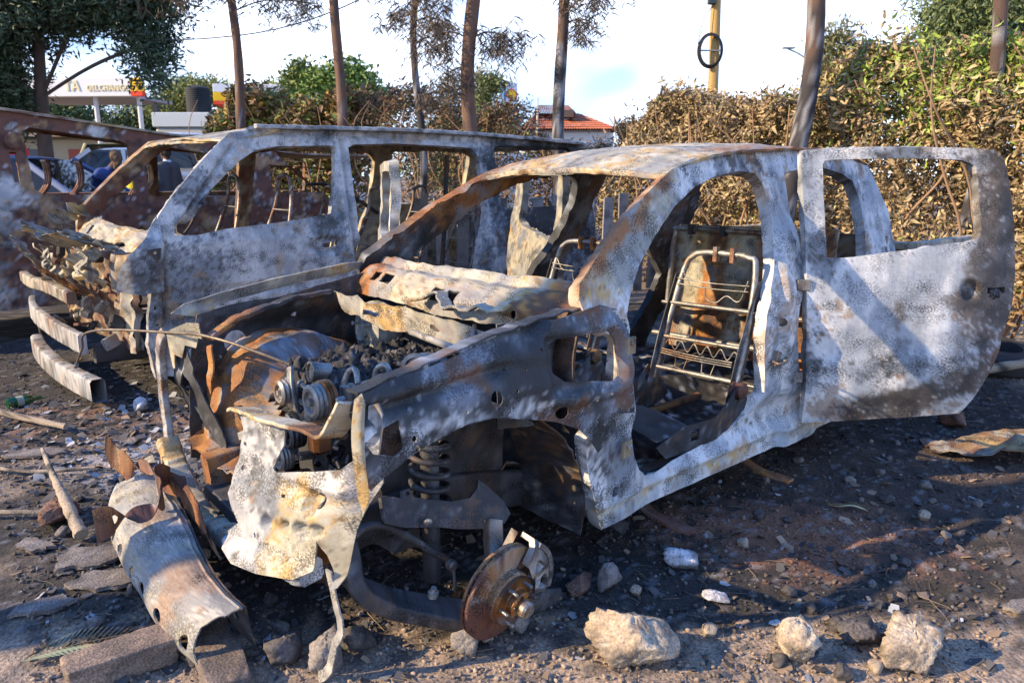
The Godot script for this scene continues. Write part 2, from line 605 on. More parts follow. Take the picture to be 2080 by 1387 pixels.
# ------------------------------------------------------------------ ground
func pickup_xf() -> Transform3D:
	return Transform3D(Basis(Vector3.UP, deg_to_rad(-138.71)), Vector3(-0.686, 0, -2.651))

func van_xf() -> Transform3D:
	return Transform3D(Basis(Vector3.UP, deg_to_rad(-137.0)), Vector3(-2.853, 0, -5.182))

func gh(x: float, z: float) -> float:
	var d := -z
	var y := 0.72 * smoothstep(9.0, 18.0, d)
	if d < 9.0 and d > -1.0:
		var p := Vector3(x, 0, z)
		y += 0.016 * N2.get_noise_3dv(p * 0.35) + 0.012 * N2.get_noise_3dv(p) + 0.007 * N3.get_noise_3dv(p)
	return y

func gcol(x: float, z: float) -> Color:
	var p := Vector3(x, 0, z)
	var a := N1.get_noise_3dv(p * 0.6)
	var b := N2.get_noise_3dv(p)
	var c := N3.get_noise_3dv(p)
	var e := N4.get_noise_3dv(p)
	var tan := Color(0.40, 0.305, 0.225).lerp(Color(0.25, 0.195, 0.155), ss(-0.2, 0.3, b + c * 0.5))
	var soot := Color(0.017, 0.0165, 0.018).lerp(Color(0.042, 0.036, 0.033), ss(-0.1, 0.35, b + c))
	var lp: Vector3 = pickup_xf().affine_inverse() * p
	var dx := maxf(maxf(lp.x - 0.75, -4.6 - lp.x), 0.0); var dz := maxf(maxf(lp.z - 1.0, -1.75 - lp.z), 0.0)
	var near := sqrt(dx * dx + dz * dz)
	var lv: Vector3 = van_xf().affine_inverse() * p
	dx = maxf(maxf(lv.x - 0.7, -5.0 - lv.x), 0.0); dz = maxf(maxf(lv.z - 5.5, -1.0 - lv.z), 0.0)
	near = minf(near, sqrt(dx * dx + dz * dz))
	var k := 1.0 - ss(0.15, 0.75, near + 0.55 * a + 0.25 * b)
	k *= ss(1.98, 2.25, -z + 0.35 * b + 0.2 * a)
	var col := tan.lerp(soot, 0.96 * k)
	# baked red earth showing through the soot
	var r := Vector2((x - 1.22) / 0.75, (z + 2.86) / 0.42).length()
	col = col.lerp(Color(0.25, 0.115, 0.065), 0.92 * (1.0 - ss(0.35, 1.0, r - 0.6 * b - 0.3 * c)))
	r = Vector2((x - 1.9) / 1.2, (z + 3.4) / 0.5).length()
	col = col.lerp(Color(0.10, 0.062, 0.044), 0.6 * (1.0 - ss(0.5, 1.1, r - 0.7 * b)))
	# pale ash lying in patches by the van's nose
	r = Vector2((x + 1.75) / 0.75, (z + 3.7) / 0.55).length()
	col = col.lerp(Color(0.42, 0.42, 0.45), 0.8 * (1.0 - ss(0.4, 1.0, r)) * ss(-0.05, 0.25, b + c))
	r = Vector2((x + 2.6) / 1.2, (z + 4.3) / 0.6).length()
	col = col.lerp(Color(0.34, 0.19, 0.12), 0.5 * (1.0 - ss(0.4, 1.0, r)) * ss(-0.1, 0.2, a + b))
	col = col.lerp(Color(0.30, 0.31, 0.34), 0.5 * ss(0.36, 0.50, e + 0.35 * c + 0.35 * b) * k)
	if z < -8.5: col = col.lerp(Color(0.26, 0.19, 0.14), ss(8.5, 11.0, -z))
	return col

func ground() -> void:
	var xs := []; var zs := []
	var x := -4.5
	while x < 4.5: xs.append(x); x += 0.025
	while x < 6.5: xs.append(x); x += 0.07
	var s := 0.1
	while x < 420.0: xs.append(x); x += s; s = minf(s * 1.25, 40.0)
	x = -4.5
	while x > -7.0: x -= 0.07; xs.push_front(x)
	s = 0.1
	while x > -420.0: x -= s; xs.push_front(x); s = minf(s * 1.25, 40.0)
	var z := -1.2
	while z > -5.0: zs.append(z); z -= 0.025
	while z > -9.0: zs.append(z); z -= 0.05
	s = 0.08
	while z > -600.0: zs.append(z); z -= s; s = minf(s * 1.2, 50.0)
	z = -1.2; s = 0.05
	while z < 60.0: z += s; zs.push_front(z); s = minf(s * 1.3, 20.0)
	var mb := MB.new()
	for zz in zs:
		for xx in xs:
			mb.p(Vector3(xx, gh(xx, zz), zz), gcol(xx, zz))
	var w := xs.size()
	for j in zs.size() - 1:
		for k in w - 1:
			var a := j * w + k
			mb.q(a, a + w, a + w + 1, a + 1)
	solo(mb, "ground", M.earth, "", "", Vector3.ZERO, 0.0, "", "structure")

# outlines of the sheet metal in vehicle coordinates (metres)
const D := {
	"pk_side": [-0.620, 0.220, -0.589, 0.366, -0.565, 0.484, -0.560, 0.570, -0.64, 0.62, -0.715, 0.68, -0.725, 0.823, -0.725, 0.90, -0.66, 0.93, -0.585, 0.985, -0.572, 1.05, -0.589, 1.101, -0.749, 1.210, -0.929, 1.323, -1.115, 1.419, -1.260, 1.486, -1.406, 1.529, -1.638, 1.564, -1.928, 1.586, -2.294, 1.598, -2.704, 1.591, -3.069, 1.532, -3.136, 1.400, -3.193, 1.269, -3.160, 1.162, -3.136, 1.029, -3.160, 0.900, -3.140, 0.620, -2.980, 0.500, -2.860, 0.360, -2.800, 0.220],
	"pk_fdoor": [-0.975, 0.325, -0.908, 0.337, -0.853, 0.379, -0.820, 0.446, -0.801, 0.537, -0.828, 0.607, -0.802, 0.761, -0.783, 0.874, -0.790, 0.978, -0.841, 1.058, -0.924, 1.138, -1.054, 1.237, -1.223, 1.342, -1.390, 1.417, -1.552, 1.461, -1.755, 1.485, -1.872, 1.475, -1.917, 1.431, -1.930, 1.326, -1.897, 1.196, -1.843, 1.070, -1.770, 0.970, -1.717, 0.868, -1.704, 0.759, -1.722, 0.599, -1.727, 0.507, -1.676, 0.425, -1.524, 0.368, -1.303, 0.350, -1.101, 0.339],
	"pk_rdoor": [-2.135, 1.476, -2.298, 1.498, -2.526, 1.508, -2.731, 1.477, -2.824, 1.441, -2.864, 1.345, -2.828, 1.184, -2.762, 1.053, -2.980, 0.800, -2.840, 0.580, -2.700, 0.440, -2.500, 0.360, -2.200, 0.340, -2.135, 0.352, -2.047, 0.445, -1.960, 0.605, -1.928, 0.750, -1.941, 0.886, -2.021, 1.057, -2.085, 1.232, -2.115, 1.390],
	"pk_apron": [-0.746, 1.001, -0.665, 1.024, -0.574, 1.014, -0.461, 1.001, -0.359, 0.996, -0.246, 0.975, -0.153, 0.957, -0.053, 0.936, 0.033, 0.921, 0.105, 0.913, 0.180, 0.908, 0.241, 0.892, 0.288, 0.882, 0.317, 0.870, 0.310, 0.800, 0.307, 0.715, 0.302, 0.650, 0.286, 0.624, 0.236, 0.654, 0.166, 0.683, 0.112, 0.702, 0.061, 0.716, 0.006, 0.727, -0.053, 0.737, -0.151, 0.734, -0.275, 0.704, -0.408, 0.668, -0.480, 0.635, -0.545, 0.579, -0.581, 0.527, -0.618, 0.551, -0.653, 0.649, -0.720, 0.639, -0.772, 0.632, -0.768, 0.680, -0.750, 0.756, -0.736, 0.874],
	"pk_apron_win": [-0.402, 0.920, -0.440, 0.938, -0.668, 0.938, -0.687, 0.913, -0.693, 0.780, -0.649, 0.770, -0.437, 0.801, -0.405, 0.830],
	"pk_apron_slot": [0.263, 0.779, 0.184, 0.800, 0.179, 0.715, 0.209, 0.703, 0.272, 0.723, 0.297, 0.761],
	"pk_front": [-0.287, 0.745, -0.379, 0.758, -0.443, 0.764, -0.482, 0.741, -0.470, 0.689, -0.435, 0.643, -0.428, 0.613, -0.459, 0.608, -0.592, 0.636, -0.688, 0.663, -0.730, 0.697, -0.751, 0.748, -0.758, 0.853, -0.782, 0.863, -0.794, 0.833, -0.774, 0.718, -0.783, 0.635, -0.751, 0.570, -0.725, 0.488, -0.712, 0.409, -0.695, 0.319, -0.680, 0.310, -0.652, 0.406, -0.624, 0.444, -0.609, 0.346, -0.558, 0.312, -0.394, 0.278, -0.281, 0.276, -0.239, 0.315, -0.233, 0.364, -0.286, 0.405, -0.258, 0.462, -0.248, 0.495, -0.266, 0.529, -0.251, 0.578, -0.268, 0.620, -0.298, 0.707],
	"pk_door": [0.024, 0.321, 0.015, 0.486, 0.002, 0.700, -0.013, 0.930, -0.027, 1.154, -0.050, 1.372, -0.070, 1.559, -0.054, 1.575, 0.073, 1.584, 0.285, 1.588, 0.497, 1.585, 0.687, 1.581, 0.772, 1.572, 0.815, 1.537, 0.855, 1.436, 0.890, 1.309, 0.917, 1.157, 0.927, 1.024, 0.922, 0.889, 0.898, 0.752, 0.850, 0.612, 0.807, 0.517, 0.764, 0.409, 0.746, 0.377, 0.531, 0.356, 0.281, 0.339],
	"pk_door_win": [0.070, 1.099, 0.057, 1.220, 0.028, 1.510, 0.035, 1.527, 0.077, 1.533, 0.290, 1.537, 0.502, 1.537, 0.630, 1.531, 0.686, 1.510, 0.708, 1.468, 0.731, 1.330, 0.744, 1.222, 0.735, 1.191, 0.698, 1.176, 0.549, 1.156, 0.334, 1.127, 0.183, 1.106],
	"pk_farapron": [-0.604, 1.025, -0.328, 0.978, -0.135, 0.944, 0.045, 0.926, 0.214, 0.892, 0.240, 0.790, 0.261, 0.644, 0.284, 0.453, 0.290, 0.276, 0.102, 0.227, -0.176, 0.156, -0.600, 0.046, -0.627, 0.640],
	"vn_side": [-0.000, 0.200, 0.030, 0.431, 0.012, 0.617, -0.042, 0.860, -0.094, 1.041, -0.098, 1.131, -0.125, 1.220, -0.212, 1.324, -0.379, 1.492, -0.533, 1.636, -0.669, 1.752, -0.864, 1.786, -1.162, 1.813, -1.521, 1.822, -2.005, 1.825, -2.495, 1.818, -3.041, 1.805, -3.657, 1.796, -4.063, 1.781, -4.253, 1.730, -4.264, 1.563, -4.231, 1.275, -4.240, 0.938, -4.251, 0.641, -4.200, 0.500, -4.050, 0.280, -3.600, 0.280, -3.500, 0.500, -3.200, 0.620, -2.900, 0.500, -2.800, 0.250, -2.600, 0.200, -1.300, 0.200],
	"vn_win": [-0.202, 1.102, -0.218, 1.141, -0.356, 1.275, -0.563, 1.445, -0.721, 1.575, -0.838, 1.643, -0.986, 1.671, -1.413, 1.690, -1.452, 1.677, -1.423, 1.534, -1.387, 1.391, -1.325, 1.201, -0.888, 1.151, -0.538, 1.127, -0.339, 1.095],
	"vn_slide": [-1.569, 1.680, -1.624, 1.703, -1.984, 1.722, -2.473, 1.717, -2.765, 1.709, -2.843, 1.632, -2.833, 1.381, -2.815, 1.172, -2.730, 0.966, -2.678, 0.800, -2.653, 0.632, -2.650, 0.400, -2.550, 0.270, -1.600, 0.270, -1.520, 0.350, -1.493, 0.882, -1.544, 1.173, -1.555, 1.463],
	"vn_qwin": [-3.038, 1.712, -3.084, 1.734, -3.517, 1.751, -3.984, 1.746, -4.080, 1.702, -4.085, 1.514, -4.071, 1.278, -4.011, 1.208, -3.518, 1.197, -3.080, 1.191, -3.027, 1.218, -3.014, 1.422],
}

# ------------------------------------------------------------------ the burnt pickup in front
func pk_half(y: float) -> float:
	return 0.80 - 0.22 * maxf(y - 0.93, 0.0) / 0.60 + 0.012 * sin(clampf(y / 0.95, 0.0, 1.0) * PI)

func pk_near(q: Vector2) -> Vector3:
	var z := -pk_half(q.y)
	# door jamb: the pillar steps out behind a wavy line, and the sill carries two grooves
	var bp := -1.90 + 0.07 * sin((q.y - 0.55) * 5.2) + 0.22 * maxf(0.62 - q.y, 0.0)
	z += 0.035 * (1.0 - ss(bp - 0.02, bp + 0.012, q.x)) * -1.0 * ss(1.30, 1.15, q.y) * ss(-2.3, -2.12, q.x) + 0.02
	z += 0.012 * exp(-pow((q.y - 0.275) / 0.012, 2.0)) + 0.010 * exp(-pow((q.y - 0.315) / 0.01, 2.0))
	z += 0.045 * ss(0.30, 0.36, q.y) * ss(-0.85, -1.0, q.x) * ss(0.5, 0.4, q.y)
	z -= 0.03 * ss(0.45, 0.22, q.y) * ss(-0.95, -0.7, q.x)
	var p := Vector3(q.x, q.y, z)
	return p + Vector3(0, 0, 0.005 * N2.get_noise_3dv(p * 0.8))

func pk_far(q: Vector2) -> Vector3:
	var p := Vector3(q.x, q.y, pk_half(q.y))
	return p + Vector3(0, 0, 0.012 * N2.get_noise_3dv(p * 0.8))

func pk_roof_y(x: float) -> float:
	var xs := [-0.9, -1.10, -1.26, -1.406, -1.638, -1.928, -2.294, -2.704, -2.95, -3.12]
	var ys := [1.33, 1.425, 1.486, 1.529, 1.564, 1.586, 1.598, 1.591, 1.555, 1.51]
	for k in xs.size() - 1:
		if x >= xs[k + 1]: return lerpf(ys[k], ys[k + 1], (x - xs[k]) / (xs[k + 1] - xs[k]))
	return 1.51

func pickup() -> void:
	var root := thing("burnt_pickup", "burnt-out double-cab pickup shell with its rear door hanging open", "pickup")
	root.transform = pickup_xf()
	var mb := MB.new()
	var side_pal := pal2(ASH, TAN, func(p: Vector3) -> float:
		return maxf(0.6 - 2.2 * absf(p.y - 1.30 - 0.62 * (-p.x - 0.93)) - 2.0 * maxf(-p.x - 1.15, 0.0) - 2.0 * maxf(1.1 - p.y, 0.0), 0.35 - absf(p.y - 0.27) * 6.0) - 0.25)
	var near_pal := func(p: Vector3) -> Color:
		var off := absf((p.y - 1.10) - 0.575 * (-0.589 - p.x)) * 0.867
		var t := ss(0.055, 0.0, off + 0.05 * N2.get_noise_3dv(p) + 0.02 * N3.get_noise_3dv(p)) * ss(1.02, 1.10, p.y) * ss(-1.32, -1.2, p.x)
		return (side_pal.call(p) as Color).lerp(patina(RUST, p), 0.9 * t)
	sheet(mb, pv(D.pk_side), [pv(D.pk_fdoor), pv(D.pk_rdoor), disc2(-0.70, 0.585, 0.018, 0.026), disc2(-0.765, 0.74, 0.014, 0.05), disc2(-0.71, 0.335, 0.02, 0.022), disc2(-0.765, 0.94, 0.011), disc2(-1.83, 0.82, 0.013, 0.02)], 0.013, pk_near, 0.055, near_pal)
	part(mb, "cab_side", M.metal, root)
	mb = MB.new()
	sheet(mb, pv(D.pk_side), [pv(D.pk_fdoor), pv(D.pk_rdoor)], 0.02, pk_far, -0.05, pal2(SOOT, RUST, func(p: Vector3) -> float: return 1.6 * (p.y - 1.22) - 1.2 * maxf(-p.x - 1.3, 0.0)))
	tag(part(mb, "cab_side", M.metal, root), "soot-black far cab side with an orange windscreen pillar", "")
	# inner skins of the hinge pillar and sill
	mb = MB.new()
	beam(mb, smooth([-0.80, 0.25, -0.70, -1.5, 0.25, -0.70, -2.9, 0.25, -0.70]), 0.10, 0.12, Vector3.BACK, pal(DARK))
	part(mb, "sill_beam", M.soot, root)
	mb = MB.new()
	beam(mb, smooth([-0.80, 0.25, 0.72, -2.9, 0.25, 0.72]), 0.10, 0.12, Vector3.BACK, pal(DARK))
	part(mb, "sill_beam", M.soot, root)
	for hy in [0.50, 0.88]:
		mb = MB.new()
		block(mb, here(-0.74, hy, -0.825, 0.1), Vector3(0.05, 0.06, 0.012), flat(Color(0.30, 0.24, 0.15), 0.5))
		lathe(mb, Vector3(-0.74, hy + 0.012, -0.83), Vector3.FORWARD, v2([0.009, 0, 0.009, 0.012, 0.0, 0.013]), pal(STEEL), 8)
		part(mb, "door_hinge", M.metal, root)
	mb = MB.new()
	block(mb, here(-1.79, 0.66, -0.80, 0.0, 0.0, 0.3), Vector3(0.035, 0.07, 0.03), pal(STEEL))
	tube(mb, smooth([-1.76, 0.655, -0.80, -1.73, 0.655, -0.85, -1.80, 0.655, -0.85, -1.80, 0.655, -0.80], 0.01), 0.006, pal(STEEL), 6)
	part(mb, "door_striker", M.raw, root)
	# roof
	mb = MB.new()
	var rf := func(q: Vector2) -> Vector3:
		var fwd: float = 0.10 * (1.0 - pow(q.y / 0.57, 2.0)) * ss(-1.8, -1.2, q.x)
		var y := pk_roof_y(q.x) + 0.035 * (1.0 - pow(q.y / 0.575, 2.0)) * ss(-1.15, -1.6, q.x)
		y += 0.012 * N1.get_noise_3dv(Vector3(q.x, 0, q.y)) + 0.006 * N2.get_noise_3dv(Vector3(q.x, 0, q.y))
		return Vector3(q.x + fwd * 0.4, y, q.y)
	sheet(mb, pv([-1.235, -0.575, -3.11, -0.565, -3.11, 0.565, -1.235, 0.575]), [], 0.022, rf, 0.012, pal2(TAN, RUST, func(p: Vector3) -> float: return 0.22 * ss(0.2, 0.5, p.z) + 0.35 * ss(-1.5, -1.7, p.x) * ss(-0.25, -0.5, p.z) - 0.22))
	part(mb, "roof", M.metal, root)
	mb = MB.new()
	beam(mb, smooth([-1.27, 1.455, -0.56, -1.24, 1.478, -0.3, -1.23, 1.485, 0, -1.24, 1.478, 0.3, -1.27, 1.455, 0.56]), 0.07, 0.028, Vector3.RIGHT, pal2(TAN, RUST, func(p: Vector3) -> float: return -0.05), 0.006)
	part(mb, "windscreen_header", M.metal, root)
	for rx in [-1.75, -2.25, -2.7]:
		mb = MB.new()
		beam(mb, smooth([rx, 1.53, -0.55, rx, 1.565, 0, rx, 1.53, 0.55]), 0.06, 0.02, Vector3.RIGHT, pal(DARK), 0.01)
		part(mb, "roof_bow", M.soot, root)
	# cowl under the windscreen
	mb = MB.new()
	var cw := func(q: Vector2) -> Vector3:
		var z: float = q.x
		var t: float = q.y
		var bow := 0.07 * (1.0 - pow(z / 0.68, 2.0))
		var x := -0.72 - 0.10 * z / -0.68 * 0.3 + bow + 0.27 * minf(t, 0.62) + 0.05 * maxf(t - 0.62, 0.0)
		var y := 1.078 - 0.035 * ss(0.0, 0.15, t) - 0.05 * ss(0.3, 0.62, t) - 0.14 * maxf(t - 0.58, 0.0) / 0.42
		var p := Vector3(x, y, z)
		return p + Vector3(0.012 * N2.get_noise_3dv(p), 0.014 * N2.get_noise_3dv(p + Vector3(4, 0, 0)), 0)
	sheet(mb, pv([-0.70, 0.0, 0.68, 0.0, 0.68, 0.80, 0.3, 0.76, -0.2, 0.82, -0.66, 0.78]), [box2(-0.14, 0.50, -0.07, 0.66), box2(-0.05, 0.50, 0.02, 0.66), box2(0.36, 0.42, 0.44, 0.58), box2(0.47, 0.42, 0.55, 0.58), disc2(-0.45, 0.66, 0.012, 0.04), disc2(0.2, 0.2, 0.008, 0.03)], 0.025, cw, 0.006, pal2(TAN, RUST, func(p: Vector3) -> float: return -0.12 + 0.4 * ss(0.40, 0.6, absf(p.z)) - 2.4 * maxf(p.y - 1.055, -0.03)))
	part(mb, "cowl_panel", M.metal, root)
	mb = MB.new()
	var ts := func(q: Vector2) -> Vector3:
		var t: float = q.x
		var p := Vector3(-0.38 + 0.05 * sin(t * 5.0), 0.955 - 0.05 * ss(0.4, 1.0, t) - 0.01, 0.64 - 1.18 * t)
		p += Vector3(0.05 * q.y, -0.85 * absf(q.y) if q.y < 0.0 else 0.3 * q.y, 0)
		return p + Vector3(0.03 * N2.get_noise_3dv(p * 0.7), 0.022 * N2.get_noise_3dv(p * 0.9 + Vector3(3, 0, 0)), 0)
	sheet(mb, pv([0.0, 0.02, 0.0, -0.01, 0.12, -0.10, 0.3, -0.085, 0.42, -0.115, 0.6, -0.10, 0.75, -0.12, 0.92, -0.09, 1.0, -0.02, 1.0, 0.03, 0.7, 0.03, 0.4, 0.025]), [box2(0.30, -0.06, 0.40, -0.03), disc2(0.66, -0.05, 0.02, 0.015), disc2(0.2, 0.0, 0.006), disc2(0.85, 0.01, 0.006)], 0.02, ts, 0.005, pal2(TAN, RUST, func(p: Vector3) -> float: return -0.10))
	tag(part(mb, "torn_cowl_flange", M.metal, root), "torn yellowish strip of the cowl bent over the engine", "")
	mb = MB.new()
	beam(mb, smooth([-0.42, 0.975, 0.05, -0.47, 1.0, -0.05, -0.44, 0.97, -0.2, -0.48, 0.99, -0.45]), 0.05, 0.012, Vector3.RIGHT, pal(TAN), 0.03)
	part(mb, "cowl_rail", M.metal, root)
	mb = MB.new()
	tube(mb, smooth([-0.40, 0.90, 0.55, -0.38, 0.86, 0.1, -0.36, 0.84, -0.3, -0.40, 0.82, -0.5]), 0.014, pal(STEEL), 7)
	part(mb, "wiper_linkage", M.metal, root)
	# firewall and floor
	mb = MB.new()
	sheet(mb, box2(-0.70, 0.30, 0.70, 0.98), [disc2(0.0, 0.62, 0.05), disc2(-0.35, 0.75, 0.03)], 0.04, func(q: Vector2) -> Vector3: return Vector3(-0.60 + 0.04 * N1.get_noise_3dv(Vector3(q.x, q.y, 2)), q.y, q.x), 0.01, pal(DARK))
	part(mb, "firewall", M.soot, root)
	mb = MB.new()
	sheet(mb, box2(-3.05, -0.70, -0.62, 0.70), [], 0.03, func(q: Vector2) -> Vector3: return Vector3(q.x, 0.30 + 0.10 * exp(-pow(q.y / 0.16, 2.0)) + 0.03 * N2.get_noise_3dv(Vector3(q.x, 0, q.y)) + 0.015 * N3.get_noise_3dv(Vector3(q.x, 0, q.y)), q.y), 0.01, pal2(CHAR, ASH, func(p: Vector3) -> float: return -0.32 + 0.7 * N3.get_noise_3dv(p)))
	part(mb, "cab_floor", M.char, root)
	# back wall of the cab and the rear seat shell
	mb = MB.new()
	sheet(mb, box2(-0.72, 0.32, 0.72, 1.14), [], 0.03, func(q: Vector2) -> Vector3: return Vector3(-3.06 + 0.02 * sin(q.x * 26.0), q.y, q.x), 0.02, pal2(TAN, BROWN, func(p: Vector3) -> float: return 0.3 * N1.get_noise_3dv(p)))
	part(mb, "cab_back_wall", M.metal, root)
	mb = MB.new()
	var rs := func(q: Vector2) -> Vector3:
		var p := Vector3(-2.56 - 0.10 * (q.y - 0.4), q.y, q.x)
		p.x += 0.018 * sin(q.x * 21.0) * ss(0.5, 0.6, q.y) * ss(1.0, 0.95, q.y) + 0.02 * exp(-pow((q.y - 0.98) / 0.02, 2.0))
		return p + Vector3(0.012 * N2.get_noise_3dv(p), 0, 0)
	sheet(mb, pv([-0.66, 0.42, 0.36, 0.42, 0.37, 1.17, -0.64, 1.19]), [disc2(0.22, 1.06, 0.02), disc2(-0.3, 1.06, 0.015), box2(-0.5, 0.9, -0.44, 0.93)], 0.02, rs, -0.012, pal2(TAN, RUST, func(p: Vector3) -> float: return 0.35 * sin(p.z * 19.0) - 0.1 + 0.3 * ss(1.0, 0.7, p.y)))
	tag(part(mb, "rear_seat_shell", M.metal, root), "rusty ribbed shell of the rear seat back", "")
	mb = MB.new()
	tube(mb, smooth([-2.50, 0.60, 0.34, -2.52, 0.90, 0.34, -2.53, 1.12, 0.32, -2.53, 1.155, 0.26, -2.53, 1.155, -0.3, -2.53, 1.14, -0.62]), 0.017, pal(STEEL), 8)
	part(mb, "rear_seat_frame", M.raw, root)
	mb = MB.new()
	tube(mb, p3([-2.48, 0.70, 0.36, -2.48, 0.72, -0.64]), 0.014, pal(STEEL), 7)
	part(mb, "rear_seat_bar", M.raw, root)
	mb = MB.new()
	tube(mb, p3([-2.40, 0.52, 0.36, -2.40, 0.54, -0.64]), 0.018, pal(STEEL), 7)
	part(mb, "rear_seat_bar", M.raw, root)
	for zz in [0.20, -0.02, -0.35]:
		mb = MB.new()
		block(mb, here(-2.52, 1.155, zz), Vector3(0.045, 0.06, 0.03), pal(DARK))
		part(mb, "headrest_socket", M.soot, root)
	# front seats
	for sz in [-0.47, 0.40]: pk_seat(root, sz)
	# cargo bed behind the cab
	mb = MB.new()
	for sg in [-1.0, 1.0]:
		sheet(mb, box2(-4.62, 0.48, -3.28, 1.06), [], 0.06, func(q: Vector2) -> Vector3: return Vector3(q.x, q.y, sg * 0.79 + 0.02 * N1.get_noise_3dv(Vector3(q.x, q.y, sg))), 0.03, pal(BROWN))
	sheet(mb, box2(-0.78, 0.48, 0.78, 1.06), [], 0.06, func(q: Vector2) -> Vector3: return Vector3(-3.27, q.y, q.x), 0.02, pal(BROWN))
	sheet(mb, box2(-4.6, -0.78, -3.28, 0.78), [], 0.08, func(q: Vector2) -> Vector3: return Vector3(q.x, 0.5, q.y), 0.02, pal(DARK))
	part(mb, "cargo_bed", M.metal, root)
	mb = MB.new()
	for sg in [-1.0, 1.0]:
		mb = MB.new()
		beam(mb, smooth([-3.25, 1.075, sg * 0.78, -4.62, 1.065, sg * 0.78]), 0.055, 0.045, Vector3.BACK, pal(TAN), 0.006)
		part(mb, "bed_rail", M.metal, root)
	mb = MB.new()
	beam(mb, smooth([-3.27, 1.075, -0.75, -3.27, 1.075, 0.75]), 0.05, 0.045, Vector3.RIGHT, pal(TAN), 0.006)
	part(mb, "bed_rail", M.metal, root)
	pk_nose(root)
	pk_engine(root)
	pk_running_gear(root)
	pk_door(root)
	far_door(root, Vector3(-1.99, 0, 0.83), 68.0, "pale far rear door swung open", TAN, SOOT)
	far_door(root, Vector3(-0.76, 0, 0.81), 62.0, "far front door swung open, ash pale", TAN, ASH, 0.95)

